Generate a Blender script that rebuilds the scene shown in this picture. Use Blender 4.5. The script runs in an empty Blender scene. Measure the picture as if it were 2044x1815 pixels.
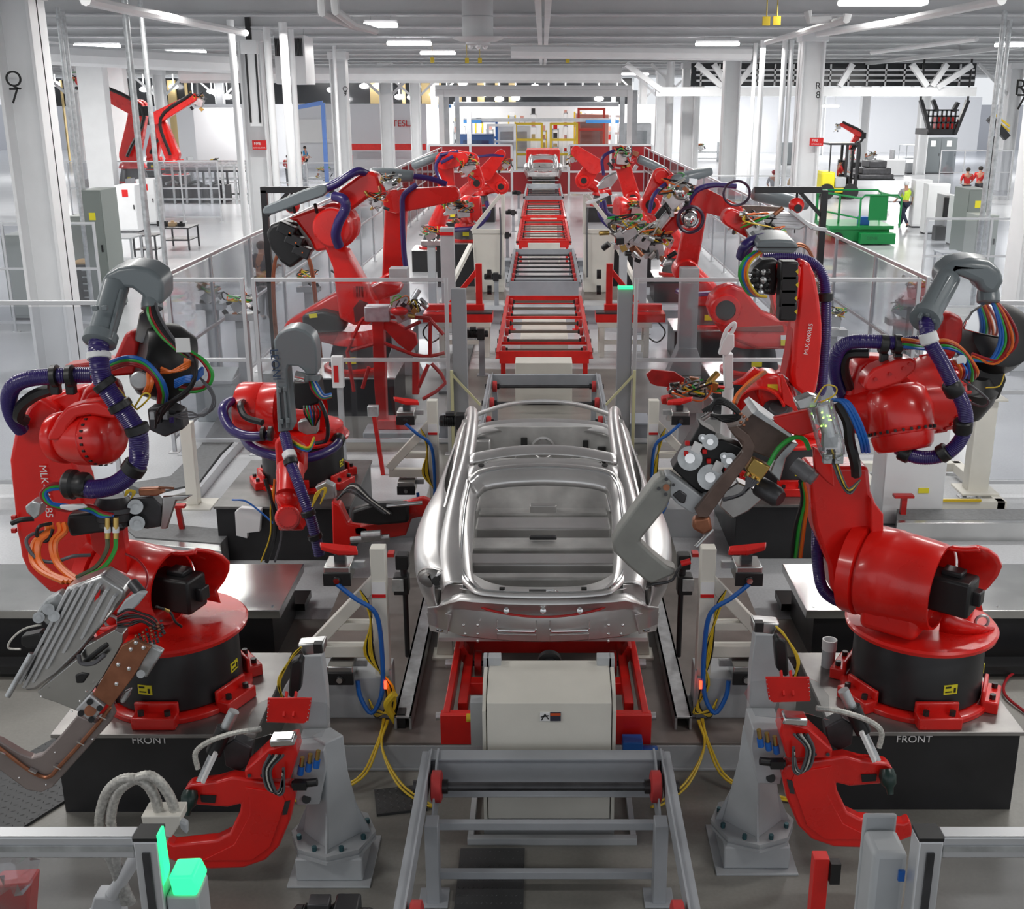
import bpy, bmesh, math, random
from mathutils import Vector, Matrix, Quaternion
from math import radians, sin, cos, pi, sqrt, atan2
random.seed(7)
SC = bpy.context.scene
COL = SC.collection
# ---------------- camera, world, lights, exposure
FPX = 2283.0; PX = 1084.0; PY = 907.5; TH = radians(17.2); H = 4.7
cam = bpy.data.cameras.new('camera'); camo = bpy.data.objects.new('camera', cam); COL.objects.link(camo)
camo.location = (0, 0, H); camo.rotation_euler = (radians(90) - TH, 0, 0)
cam.sensor_fit = 'HORIZONTAL'; cam.sensor_width = 36.0; cam.lens = FPX / 2044 * 36
cam.shift_x = -(PX - 1022) / 2044; cam.clip_end = 400; cam.clip_start = 0.05
SC.camera = camo
SC.view_settings.view_transform = 'Standard'; SC.view_settings.look = 'None'
SC.view_settings.exposure = 0.55; SC.view_settings.gamma = 1.0; SC.view_settings.use_curve_mapping = False
SC.cycles.max_bounces = 6; SC.cycles.transparent_max_bounces = 16; SC.cycles.use_denoising = True
SC.cycles.caustics_reflective = False; SC.cycles.caustics_refractive = False; SC.cycles.sample_clamp_indirect = 4
wd = bpy.data.worlds.new('world'); SC.world = wd; wd.use_nodes = True
wd.node_tree.nodes['Background'].inputs[0].default_value = (0.93, 0.96, 1.0, 1)
wd.node_tree.nodes['Background'].inputs[1].default_value = 0.60

def area(loc, sx, sy, power, rot=(0, 0, 0), color=(1, 0.98, 0.95)):
    l = bpy.data.lights.new('hall_light', 'AREA'); l.shape = 'RECTANGLE'; l.size = sx; l.size_y = sy
    l.energy = power; l.color = color
    o = bpy.data.objects.new('hall_light', l); COL.objects.link(o); o.location = loc; o.rotation_euler = rot
    return o
# area lights at roof height for the tube lighting: dim above the near cell, bright over the far hall
for ly, pw in ((3.5, 95), (9, 110), (15, 150), (22, 190), (30, 230), (40, 320), (54, 450), (70, 470), (88, 420), (104, 600)):  # farthest row is added to brighten the back right wall
    for lx in (-17, -6, 6, 17):
        area((lx, ly, 6.35), 3.2, 0.6, pw)
for lx in (-30, 30):  # extra side lights, added to whiten the far floor and right wall
    for ly in (28, 50, 75, 98):
        area((lx, ly, 6.3), 4, 2, 620 if ly < 90 else 1600)

# ---------------- pixel ray helpers used to survey real positions (metres)
def ray(x, y):
    u = (x - PX) / FPX; v = (y - PY) / FPX
    return Vector((u, cos(TH) - v * sin(TH), -(sin(TH) + v * cos(TH))))
def pY(x, y, Y):
    r = ray(x, y); return r * (Y / r.y) + Vector((0, 0, H))
def pH(x, y, h):
    r = ray(x, y); return r * ((h - H) / r.z) + Vector((0, 0, H))
def pxm(Y, Z=1.2):
    return (Y * cos(TH) - (Z - H) * sin(TH)) / FPX      # metres per pixel at that place

# ---------------- materials
MATS = {}
def mat(name, col, rough=0.5, metal=0.0, emit=None, es=1.0, coat=0.0, noise=0.0, nscale=8.0, bump=0.0, alpha=1.0, aniso=None):
    if name in MATS: return MATS[name]
    m = bpy.data.materials.new(name); m.use_nodes = True; nt = m.node_tree; b = nt.nodes['Principled BSDF']
    c = (*col, 1)
    b.inputs['Base Color'].default_value = c; b.inputs['Roughness'].default_value = rough; b.inputs['Metallic'].default_value = metal
    b.inputs['Coat Weight'].default_value = coat; b.inputs['Coat Roughness'].default_value = 0.08
    if emit: b.inputs['Emission Color'].default_value = (*emit, 1); b.inputs['Emission Strength'].default_value = es
    if alpha < 1: b.inputs['Alpha'].default_value = alpha
    if noise or bump:
        tc = nt.nodes.new('ShaderNodeTexCoord'); n = nt.nodes.new('ShaderNodeTexNoise')
        n.inputs['Scale'].default_value = nscale; n.inputs['Detail'].default_value = 5
        if aniso:
            mp = nt.nodes.new('ShaderNodeMapping'); mp.inputs['Scale'].default_value = aniso
            nt.links.new(tc.outputs['Object'], mp.inputs['Vector']); nt.links.new(mp.outputs[0], n.inputs['Vector'])
        else:
            nt.links.new(tc.outputs['Object'], n.inputs['Vector'])
        if noise:
            r = nt.nodes.new('ShaderNodeValToRGB'); r.color_ramp.elements[0].position = 0.3; r.color_ramp.elements[1].position = 0.7
            r.color_ramp.elements[0].color = (*[max(0, k * (1 - noise)) for k in col], 1)
            r.color_ramp.elements[1].color = (*[min(1, k * (1 + noise)) for k in col], 1)
            nt.links.new(n.outputs['Fac'], r.inputs[0]); nt.links.new(r.outputs[0], b.inputs['Base Color'])
            mr = nt.nodes.new('ShaderNodeMapRange'); mr.inputs['To Min'].default_value = max(0, rough - noise * 0.35); mr.inputs['To Max'].default_value = min(1, rough + noise * 0.35)
            nt.links.new(n.outputs['Fac'], mr.inputs[0]); nt.links.new(mr.outputs[0], b.inputs['Roughness'])
        if bump:
            bn = nt.nodes.new('ShaderNodeBump'); bn.inputs['Strength'].default_value = bump; bn.inputs['Distance'].default_value = 0.01
            nt.links.new(n.outputs['Fac'], bn.inputs['Height']); nt.links.new(bn.outputs[0], b.inputs['Normal'])
    MATS[name] = m; return m
def glass(name, col=(1, 1, 1), gl=0.16, mix=0.75, rough=0.04):
    if name in MATS: return MATS[name]
    m = bpy.data.materials.new(name); m.use_nodes = True; nt = m.node_tree; nt.nodes.clear()
    o = nt.nodes.new('ShaderNodeOutputMaterial'); t = nt.nodes.new('ShaderNodeBsdfTransparent'); g = nt.nodes.new('ShaderNodeBsdfGlossy')
    t.inputs[0].default_value = (*col, 1); g.inputs[1].default_value = rough
    lw = nt.nodes.new('ShaderNodeLayerWeight'); lw.inputs[0].default_value = 0.3
    mr = nt.nodes.new('ShaderNodeMapRange'); mr.inputs['To Min'].default_value = gl * 0.4; mr.inputs['To Max'].default_value = mix
    nt.links.new(lw.outputs['Fresnel'], mr.inputs[0])
    s = nt.nodes.new('ShaderNodeMixShader'); nt.links.new(mr.outputs[0], s.inputs[0]); nt.links.new(t.outputs[0], s.inputs[1]); nt.links.new(g.outputs[0], s.inputs[2])
    nt.links.new(s.outputs[0], o.inputs[0]); MATS[name] = m; return m
RED = mat('red_paint', (0.74, 0.014, 0.010), 0.28, coat=0.35, noise=0.10, nscale=3)
REDW = mat('worn_red_paint', (0.50, 0.012, 0.010), 0.42, noise=0.22, nscale=9)
REDT = mat('red_steel_frame', (0.72, 0.014, 0.010), 0.35, coat=0.2, noise=0.12, nscale=5)
PINK = mat('red_rubber_wheel', (0.48, 0.035, 0.035), 0.6, noise=0.15)
BLACK = mat('black_plastic', (0.012, 0.012, 0.013), 0.4)
BLKP = mat('black_satin_paint', (0.018, 0.018, 0.02), 0.35, noise=0.2, nscale=4)
DARK = mat('dark_steel', (0.07, 0.07, 0.075), 0.4, 0.6, noise=0.25)
HOSE = mat('blue_corrugated_hose', (0.028, 0.014, 0.13), 0.3, coat=0.3)
GREY = mat('grey_plastic_shell', (0.175, 0.205, 0.22), 0.30, coat=0.15)
PGREY = mat('light_grey_paint', (0.44, 0.46, 0.48), 0.42, noise=0.10, nscale=3)
CGREY = mat('conveyor_grey_paint', (0.36, 0.38, 0.41), 0.42, noise=0.10, nscale=3)
CREAM = mat('cream_paint', (0.76, 0.74, 0.67), 0.42, noise=0.05, nscale=3)
WHITE = mat('white_paint', (0.80, 0.81, 0.82), 0.45, noise=0.03, nscale=2)
STEEL = mat('brushed_steel', (0.60, 0.60, 0.60), 0.30, 1.0, noise=0.14, nscale=6, aniso=(1, 10, 1))
STAIN = mat('stainless_sheet', (0.56, 0.56, 0.55), 0.24, 1.0, noise=0.12, nscale=2.5)
ALU = mat('aluminium_profile', (0.62, 0.63, 0.65), 0.38, 0.55)
CHROME = mat('bright_chrome', (0.82, 0.82, 0.82), 0.10, 1.0)
GALV = mat('galvanised_steel', (0.55, 0.57, 0.58), 0.4, 0.8, noise=0.2, nscale=12)
COPPER = mat('copper_bar', (0.36, 0.15, 0.085), 0.4, 0.7, noise=0.2, nscale=10)
BROWN = mat('brown_laminate_plate', (0.13, 0.085, 0.07), 0.45, noise=0.25, nscale=9)
BRASS = mat('brass', (0.55, 0.38, 0.12), 0.3, 0.9)
ORANGE = mat('orange_cable', (0.80, 0.16, 0.02), 0.35)
GREEN = mat('green_cable', (0.03, 0.36, 0.05), 0.3)
BLUE = mat('blue_air_hose', (0.015, 0.13, 0.50), 0.3)
DRED = mat('dark_red_cable', (0.32, 0.01, 0.015), 0.3)
YELLOW = mat('yellow_cable', (0.72, 0.50, 0.03), 0.4)
YLAB = mat('yellow_warning_label', (0.85, 0.75, 0.03), 0.5)
WLAB = mat('white_label', (0.85, 0.85, 0.85), 0.5)
CABLE = mat('grey_cable', (0.10, 0.10, 0.11), 0.4)
LCAB = mat('pale_braided_hose', (0.55, 0.54, 0.50), 0.4, 0.2, noise=0.3, nscale=60)
ACR = glass('clear_acrylic', (0.93, 0.94, 0.95), 0.22, 0.7)
PANEL = glass('clear_guard_panel', (0.90, 0.91, 0.93), 0.16, 0.6, 0.08)
REDG = glass('red_weld_screen', (0.45, 0.02, 0.03), 0.12, 0.4, 0.15)
LITE = mat('lit_tube', (1, 1, 1), 0.5, emit=(1, 0.99, 1), es=9)
GLED = mat('green_lamp', (0.02, 0.6, 0.2), 0.4, emit=(0.03, 1, 0.28), es=1.1)
RUB = mat('ribbed_grey_mat', (0.16, 0.165, 0.17), 0.6, noise=0.15, nscale=30)
CAB = mat('cabinet_grey_green', (0.22, 0.25, 0.235), 0.45)
INK = mat('black_ink', (0.01, 0.01, 0.01), 0.6)
RLAB = mat('red_label', (0.65, 0.01, 0.01), 0.5)
SKIN = mat('skin', (0.45, 0.22, 0.15), 0.6)

# ---------------- object helpers
def wloc(o):
    v = Vector((0, 0, 0))
    while o: v += o.location; o = o.parent
    return v
def thing(name, label, cat, loc=(0, 0, 0), group=None):
    o = bpy.data.objects.new(name, None); COL.objects.link(o); o.location = loc; o.empty_display_size = 0.1
    o['label'] = label; o['category'] = cat
    if group: o['group'] = group
    return o
def tag(o, label, cat, group=None, kind=None):
    o['label'] = label; o['category'] = cat
    if group: o['group'] = group
    if kind: o['kind'] = kind
    return o
def dup(o, loc=None, rz=None, label=None, group=None, parent=None):
    c = o.copy(); COL.objects.link(c)
    if parent is not None: c.parent = parent
    if loc is not None: c.location = loc
    if rz is not None: c.rotation_euler = (0, 0, rz)
    if label: c['label'] = label
    if group: c['group'] = group
    for ch in list(o.children): dup(ch, parent=c)
    return c
def bez(pts, n=6):
    pts = [Vector(p) for p in pts]
    if len(pts) < 3: return pts
    out = []
    P = [pts[0] * 2 - pts[1]] + pts + [pts[-1] * 2 - pts[-2]]
    for i in range(1, len(P) - 2):
        a, b, c, d = P[i - 1], P[i], P[i + 1], P[i + 2]
        for k in range(n):
            t = k / n
            out.append(0.5 * ((2 * b) + (c - a) * t + (2 * a - 5 * b + 4 * c - d) * t * t + (3 * b - a - 3 * c + d) * t ** 3))
    out.append(pts[-1]); return out
class MB:
    def __init__(s): s.v = []; s.f = []
    def add(s, vs, fs):
        o = len(s.v); s.v += [Vector(v) for v in vs]; s.f += [[i + o for i in f] for f in fs]; return s
    def box(s, c, d, R=None):
        c = Vector(c); h = Vector(d) / 2
        vs = [Vector((x * h.x, y * h.y, z * h.z)) for x in (-1, 1) for y in (-1, 1) for z in (-1, 1)]
        if R is not None: vs = [R @ v for v in vs]
        return s.add([c + v for v in vs], [(0, 1, 3, 2), (4, 6, 7, 5), (0, 4, 5, 1), (2, 3, 7, 6), (0, 2, 6, 4), (1, 5, 7, 3)])
    def bb(s, a, b):
        a = Vector(a); b = Vector(b); return s.box((a + b) / 2, [abs(k) for k in (b - a)])
    def bar(s, a, b, w, h, up=(0, 0, 1)):
        a = Vector(a); b = Vector(b); d = (b - a); L = d.length
        if L < 1e-6: return s
        d.normalize(); u = Vector(up)
        if abs(d.dot(u)) > 0.98: u = Vector((0, 1, 0))
        x = d.cross(u).normalized(); z = x.cross(d).normalized()
        R = Matrix((x, d, z)).transposed()
        return s.box((a + b) / 2, (w, L, h), R)
    def ring(s, c, ax, r, n, ref=None):
        ax = Vector(ax).normalized(); ref = Vector(ref) if ref else Vector((0, 0, 1))
        if abs(ax.dot(ref)) > 0.95: ref = Vector((0, 1, 0))
        x = ax.cross(ref).normalized(); y = ax.cross(x)
        return [Vector(c) + x * (r * cos(2 * pi * i / n)) + y * (r * sin(2 * pi * i / n)) for i in range(n)]
    def lathe(s, p, ax, prof, n=24, caps=True):
        """prof: (distance along axis, radius) pairs"""
        p = Vector(p); ax = Vector(ax).normalized(); o = len(s.v)
        for t, r in prof: s.v += s.ring(p + ax * t, ax, max(r, 1e-4), n)
        for k in range(len(prof) - 1):
            for i in range(n):
                j = (i + 1) % n; a = o + k * n; b = a + n
                s.f.append([a + i, b + i, b + j, a + j])
        if caps:
            s.f.append([o + i for i in range(n)]); e = o + (len(prof) - 1) * n; s.f.append([e + i for i in reversed(range(n))])
        return s
    def cyl(s, a, b, r, r2=None, n=20):
        a = Vector(a); b = Vector(b); return s.lathe(a, b - a, [(0, r), ((b - a).length, r if r2 is None else r2)], n)
    def tube(s, pts, r, n=8, smooth=5, cor=0.0, pitch=0.02):
        pts = bez(pts, smooth) if smooth > 1 else [Vector(p) for p in pts]
        if cor:                                                    # corrugated: resample along the length
            L = [0]
            for i in range(1, len(pts)): L.append(L[-1] + (pts[i] - pts[i - 1]).length)
            m = min(240, max(4, int(L[-1] / pitch * 2))); out = []; k = 0
            for i in range(m + 1):
                t = L[-1] * i / m
                while k < len(L) - 2 and L[k + 1] < t: k += 1
                f = (t - L[k]) / max(1e-6, L[k + 1] - L[k]); out.append(pts[k].lerp(pts[k + 1], f))
            pts = out
        o = len(s.v); m = len(pts); T = None; x = None
        for i in range(m):
            d = (pts[min(i + 1, m - 1)] - pts[max(i - 1, 0)])
            d = d.normalized() if d.length > 1e-9 else (T or Vector((0, 0, 1)))
            if x is None:
                ref = Vector((0, 0, 1)) if abs(d.z) < 0.9 else Vector((0, 1, 0)); x = d.cross(ref).normalized()
            else:
                x = (x - d * x.dot(d)); x = x.normalized() if x.length > 1e-6 else d.cross(Vector((0, 0.3, 1))).normalized()
            y = d.cross(x); T = d
            rr = r[min(len(r) - 1, int(i / max(1, m - 1) * (len(r) - 1) + .5))] if isinstance(r, (list, tuple)) else r
            if cor: rr = rr * (1 + (cor if i % 2 else -cor))
            s.v += [pts[i] + x * (rr * cos(2 * pi * k / n)) + y * (rr * sin(2 * pi * k / n)) for k in range(n)]
        for i in range(m - 1):
            for k in range(n):
                a = o + i * n; b = a + n; j = (k + 1) % n; s.f.append([a + k, a + j, b + j, b + k])
        s.f.append([o + k for k in reversed(range(n))]); e = o + (m - 1) * n; s.f.append([e + k for k in range(n)])
        return s
    def prism(s, poly, ext):
        """poly: 3D outline, ext: extrusion vector"""
        e = Vector(ext); n = len(poly); p = [Vector(v) for v in poly]
        return s.add(p + [v + e for v in p], [list(range(n))[::-1], [n + i for i in range(n)]] + [[i, (i + 1) % n, n + (i + 1) % n, n + i] for i in range(n)])
    def slab(s, pix, Y, t, tilt=None):
        """outline surveyed on the plane at distance Y, thickness t backwards; tilt=(x0,k): Y varies with x"""
        pts = [pY(a, b, Y) for a, b in pix]; return s.prism(pts, (0, t, 0))
    def sphere(s, c, r, n=12, m=8, sc=(1, 1, 1)):
        c = Vector(c); o = len(s.v)
        for i in range(1, m):
            th = pi * i / m
            for k in range(n):
                ph = 2 * pi * k / n
                s.v.append(c + Vector((r * sc[0] * sin(th) * cos(ph), r * sc[1] * sin(th) * sin(ph), r * sc[2] * cos(th))))
        t = len(s.v); s.v += [c + Vector((0, 0, r * sc[2])), c - Vector((0, 0, r * sc[2]))]
        for i in range(m - 2):
            for k in range(n):
                a = o + i * n; b = a + n; j = (k + 1) % n; s.f.append([a + k, b + k, b + j, a + j])
        for k in range(n):
            j = (k + 1) % n; s.f.append([t, o + k, o + j]); e = o + (m - 2) * n; s.f.append([t + 1, e + j, e + k])
        return s
    def grid(s, rows):
        o = len(s.v); n = len(rows[0]); 
        for r in rows: s.v += [Vector(p) for p in r]
        for i in range(len(rows) - 1):
            for k in range(n - 1):
                a = o + i * n + k; s.f.append([a, a + 1, a + n + 1, a + n])
        return s
    def build(s, name, m, parent=None, bevel=0.0, seg=2, smooth=38, solid=0.0, sub=0):
        off = wloc(parent) if parent else Vector((0, 0, 0))
        me = bpy.data.meshes.new(name); me.from_pydata([v - off for v in s.v], [], s.f); me.update()
        bm = bmesh.new(); bm.from_mesh(me)
        bmesh.ops.recalc_face_normals(bm, faces=bm.faces) if len(bm.faces) < 60000 else None
        for f in bm.faces: f.smooth = True
        bm.to_mesh(me); bm.free()
        me.set_sharp_from_angle(angle=radians(smooth))
        me.materials.append(m)
        o = bpy.data.objects.new(name, me); COL.objects.link(o)
        if parent: o.parent = parent
        if sub:
            md = o.modifiers.new('sub', 'SUBSURF'); md.levels = sub; md.render_levels = sub
        if solid:
            md = o.modifiers.new('solid', 'SOLIDIFY'); md.thickness = solid; md.offset = 0
        if bevel:
            md = o.modifiers.new('bevel', 'BEVEL'); md.width = bevel; md.segments = seg; md.limit_method = 'ANGLE'; md.angle_limit = radians(40)
            md.harden_normals = False
        return o
def rod(a, b, r=None, n=12): return MB().cyl(a, b, r, n=n)
def text(body, size, loc, rot, m, name='lettering', parent=None, label=None, ext=0.001):
    """raised lettering as mesh: text curve converted through its evaluated mesh"""
    cu = bpy.data.curves.new(name, 'FONT'); cu.body = body; cu.size = size; cu.align_x = 'CENTER'; cu.align_y = 'CENTER'; cu.extrude = ext
    t = bpy.data.objects.new('tmp_text', cu); COL.objects.link(t)
    bpy.context.view_layer.update()
    me = bpy.data.meshes.new_from_object(t.evaluated_get(bpy.context.evaluated_depsgraph_get()))
    bpy.data.objects.remove(t); bpy.data.curves.remove(cu)
    me.materials.clear(); me.materials.append(m)
    o = bpy.data.objects.new(name, me); COL.objects.link(o)
    off = wloc(parent) if parent else Vector((0, 0, 0))
    o.location = Vector(loc) - off
    if isinstance(rot, Matrix): o.rotation_euler = rot.to_euler()
    else: o.rotation_euler = rot
    if parent: o.parent = parent
    return o
FR = (radians(90), 0, 0)
# ---------------- the hall
def floor_mat():
    m = bpy.data.materials.new('epoxy_and_concrete_floor'); m.use_nodes = True; nt = m.node_tree; b = nt.nodes['Principled BSDF']; L = nt.links.new
    tc = nt.nodes.new('ShaderNodeTexCoord'); n1 = nt.nodes.new('ShaderNodeTexNoise'); n1.inputs['Scale'].default_value = 0.9; n1.inputs['Detail'].default_value = 8
    n2 = nt.nodes.new('ShaderNodeTexNoise'); n2.inputs['Scale'].default_value = 40; n2.inputs['Detail'].default_value = 3
    L(tc.outputs['Object'], n1.inputs['Vector']); L(tc.outputs['Object'], n2.inputs['Vector'])
    r = nt.nodes.new('ShaderNodeValToRGB'); r.color_ramp.elements[0].position = 0.3; r.color_ramp.elements[1].position = 0.72
    r.color_ramp.elements[0].color = (0.175, 0.17, 0.155, 1); r.color_ramp.elements[1].color = (0.34, 0.33, 0.30, 1)
    L(n1.outputs['Fac'], r.inputs[0])
    r2 = nt.nodes.new('ShaderNodeValToRGB'); r2.color_ramp.elements[0].color = (0.60, 0.615, 0.64, 1); r2.color_ramp.elements[1].color = (0.70, 0.715, 0.74, 1)
    L(n1.outputs['Fac'], r2.inputs[0])
    # bare concrete ends where the white epoxy paint begins
    sp = nt.nodes.new('ShaderNodeSeparateXYZ'); L(tc.outputs['Object'], sp.inputs[0])
    ax = nt.nodes.new('ShaderNodeMath'); ax.operation = 'ABSOLUTE'; L(sp.outputs[0], ax.inputs[0])
    g1 = nt.nodes.new('ShaderNodeMath'); g1.operation = 'GREATER_THAN'; L(sp.outputs[1], g1.inputs[0]); g1.inputs[1].default_value = 9.9
    g2 = nt.nodes.new('ShaderNodeMath'); g2.operation = 'GREATER_THAN'; L(ax.outputs[0], g2.inputs[0]); g2.inputs[1].default_value = 1.45
    g3 = nt.nodes.new('ShaderNodeMath'); g3.operation = 'GREATER_THAN'; L(sp.outputs[1], g3.inputs[0]); g3.inputs[1].default_value = 20.5
    g5 = nt.nodes.new('ShaderNodeMath'); g5.operation = 'LESS_THAN'; L(sp.outputs[1], g5.inputs[0]); g5.inputs[1].default_value = 15.3
    g4 = nt.nodes.new('ShaderNodeMath'); g4.operation = 'MULTIPLY'; L(g1.outputs[0], g4.inputs[0]); L(g2.outputs[0], g4.inputs[1])
    g7 = nt.nodes.new('ShaderNodeMath'); g7.operation = 'MULTIPLY'; L(g4.outputs[0], g7.inputs[0]); L(g5.outputs[0], g7.inputs[1])
    g8 = nt.nodes.new('ShaderNodeMath'); g8.operation = 'GREATER_THAN'; L(ax.outputs[0], g8.inputs[0]); g8.inputs[1].default_value = 3.6
    g9 = nt.nodes.new('ShaderNodeMath'); g9.operation = 'MULTIPLY'; L(g8.outputs[0], g9.inputs[0]); L(g1.outputs[0], g9.inputs[1])
    g6 = nt.nodes.new('ShaderNodeMath'); g6.operation = 'MAXIMUM'; L(g7.outputs[0], g6.inputs[0]); L(g9.outputs[0], g6.inputs[1])
    ga = nt.nodes.new('ShaderNodeMath'); ga.operation = 'MAXIMUM'; L(g6.outputs[0], ga.inputs[0]); L(g3.outputs[0], ga.inputs[1])
    mx = nt.nodes.new('ShaderNodeMixRGB'); L(ga.outputs[0], mx.inputs[0]); L(r.outputs[0], mx.inputs[1]); L(r2.outputs[0], mx.inputs[2])
    m2 = nt.nodes.new('ShaderNodeMixRGB'); m2.blend_type = 'MULTIPLY'; m2.inputs[0].default_value = 0.25; L(mx.outputs[0], m2.inputs[1]); L(n2.outputs['Fac'], m2.inputs[2])
    L(m2.outputs[0], b.inputs['Base Color'])
    mr = nt.nodes.new('ShaderNodeMapRange'); L(ga.outputs[0], mr.inputs[0]); mr.inputs['To Min'].default_value = 0.36; mr.inputs['To Max'].default_value = 0.2
    L(mr.outputs[0], b.inputs['Roughness'])
    return m
FL = MB().bb((-60, -8, -0.2), (60, 150, 0)).build('floor', floor_mat()); FL['kind'] = 'structure'
CEIL = mat('ceiling_deck', (0.52, 0.53, 0.54), 0.7, noise=0.06, nscale=1)
BEAM = mat('roof_beam_paint', (0.62, 0.63, 0.64), 0.6, noise=0.05, nscale=1)
CE = MB().bb((-60, -8, 7.45), (60, 100, 7.6)).build('ceiling', CEIL); CE['kind'] = 'structure'
bn = 1
for k in range(21):
    Y = 9.7 + 4.83 * k
    b = MB().bb((-60, Y - .13, 6.62), (60, Y + .13, 6.66)).bb((-60, Y - .02, 6.66), (60, Y + .02, 7.41)).bb((-60, Y - .13, 7.41), (60, Y + .13, 7.45)).build('roof_beam', BEAM)
    b['kind'] = 'structure'
for X in (-16.7, 0, 16.7):
    b = MB().bb((X - .16, 9.7, 6.45), (X - .03, 106, 6.6)).bb((X + .03, 9.7, 6.45), (X + .16, 106, 6.6)).build('roof_beam', BEAM); b['kind'] = 'structure'
for k in range(7):
    for sx in (-1, 1):
        for X in (8.35, 25):
            Y = 20.3 + 14.5 * k
            if X == 25 and k < 1: continue
            m = MB(); x = sx * X; w = .33
            if X < 9: x = (-8.72 if sx < 0 else 8.62) if k == 0 else (-8.35 if sx < 0 else 7.72)
            m.bb((x - w, Y - .03, 0), (x + w, Y + .03, 6.6)).bb((x - w, Y - w, 0), (x - w + .06, Y + w, 6.6)).bb((x + w - .06, Y - w, 0), (x + w, Y + w, 6.6))
            m.bb((x - w - .05, Y - w - .05, 6.3), (x + w + .05, Y + w + .05, 6.6))
            c = m.build('column', WHITE, bevel=.01); c['kind'] = 'structure'
            b = MB()
            for sd in (-1, 1):
                b.bar((x + sd * .3, Y, 5.0), (x + sd * 2.0, Y, 6.55), .12, .14)
            if k >= 3: q = b.build('column_brace', WHITE); q['kind'] = 'structure'
# letters painted on the columns
for s, x, y, Y in (('Q', 27, 159, 19.9), ('7', 29, 193, 19.9), ('R', 1633, 172, 34.4), ('8', 1633, 190, 34.4), ('R', 2038, 176, 19.9), ('7', 2038, 205, 19.9), ('Q', 689, 178, 48.9), ('9', 689, 188, 48.9)):
    p = pY(x, y, Y); c = text(s, (.36 if Y < 30 else .27), (p.x, Y, p.z), FR, INK, 'wall_lettering'); c['kind'] = 'structure'; c['label'] = 'black letter painted on a white column'
bw = MB().bb((-60, 118, 0), (60, 118.3, 4.3)).build('wall_back', mat('back_wall_paint', (0.55, 0.56, 0.6), 0.7)); bw['kind'] = 'structure'
# ---------------- conveyor line down the middle
def conveyor(name, label, y0, y1, h, fm, rollers, cross=(), wheels=True, front=.2, hw=.75, legs=True, group=None, cx=.02, shaftm=None, rear=True, nwheel=True, wheelr=.085):
    t = thing(name, label, 'conveyor', (cx, (y0 + y1) / 2, 0), group)
    for s in (-1, 1):
        x = cx + s * hw
        MB().bb((x - .006, y0, h - .14), (x + .006, y1, h)).bb((x, y0, h - .14), (x + s * .07, y1, h - .125)).bb((x, y0, h - .035), (x + s * .06, y1, h - .022)).build('side_rail', fm, t, bevel=.002)
    if front:
        MB().bb((cx - hw, y0 - .012, h - front), (cx + hw, y0, h - .01)).bb((cx - hw, y0, h - .02), (cx + hw, y0 + .05, h - .01)).build('end_plate', fm, t, bevel=.003)
    if rear:
        MB().bb((cx - hw, y1 - .05, h - .045), (cx + hw, y1, h - .025)).bb((cx - hw, y1 - .06, h - .2), (cx + hw, y1 - .05, h - .03)).build('end_plate', fm, t, bevel=.003)
    for y in rollers:
        MB().cyl((cx - hw + .02, y, h - .1), (cx + hw - .02, y, h - .1), .026).cyl((cx - hw - .09, y, h - .1), (cx - hw, y, h - .1), .04, n=10).cyl((cx + hw, y, h - .1), (cx + hw + .09, y, h - .1), .04, n=10).build('roller_shaft', shaftm or DARK, t)
        if wheels:
            for s in (-1, 1):
                x = cx + s * (hw - .055)
                MB().lathe((x - .035, y, h - .1), (1, 0, 0), [(0, wheelr * .8), (.008, wheelr), (.062, wheelr), (.07, wheelr * .8)], 22).build('roller_wheel', PINK, t)
                MB().cyl((x - s * .035, y, h - .1), (x - s * .07, y, h - .1), .045, n=14).build('wheel_hub', BLACK, t)
    for (y, hh) in cross:
        MB().bb((cx - hw, y, hh - .05), (cx + hw, y + .045, hh)).build('cross_bar', fm, t, bevel=.003)
    if legs:
        for s in (-1, 1):
            for y in ((y0 + .3, y1 - .35) if legs is True else legs):
                x = cx + s * (hw - .05)
                MB().bb((x - .04, y - .06, 0.012), (x + .04, y + .06, h - .14)).bb((x - .09, y - .09, 0), (x + .09, y + .09, .015)).build('leg', fm, t, bevel=.004)
    return t
def motor(name, label, p, s=1.0, group='geared motors along the conveyor'):
    t = thing(name, label, 'motor', p, group); p = Vector(p)
    m = MB().lathe(p + Vector((-.30, 0, 0)), (1, 0, 0), [(0, .06), (.015, .075), (.05, .075)] + [(.05 + .012 * i, .082 if i % 2 else .07) for i in range(14)] + [(.225, .075)], 18)
    m.build('motor_body', BLACK, t)
    MB().box(p + Vector((-.02, 0, 0)), (.13, .17, .2)).cyl(p + Vector((.03, 0, 0)), p + Vector((.11, 0, 0)), .06).build('gearbox', BLKP, t, bevel=.012)
    MB().bb(p + Vector((-.06, -.05, -.06)), (p.x + .04, p.y + .05, 0)).bb((p.x - .1, p.y - .1, 0), (p.x + .1, p.y + .1, .015)).build('bracket_post', CGREY, t)
    MB().box(p + Vector((-.16, 0, .10)), (.11, .09, .05)).build('terminal_box', DARK, t, bevel=.006)
    return t
c1 = conveyor('roller_conveyor', 'grey steel roller frame at the very front with two big red wheeled rollers', 3.9, 6.50, .70, CGREY, (6.22, 5.0), cross=((5.98, .50), (5.95, .17)), legs=(5.92,), front=0, hw=.74, wheelr=.10)
MB().bb((-.71, 6.415, .44), (.75, 6.435, .668)).bb((-.74, 6.40, .669), (.78, 6.51, .682)).bb((-.71, 6.36, .425), (.75, 6.434, .438)).build('end_plate', CGREY, c1, bevel=.003)
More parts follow.
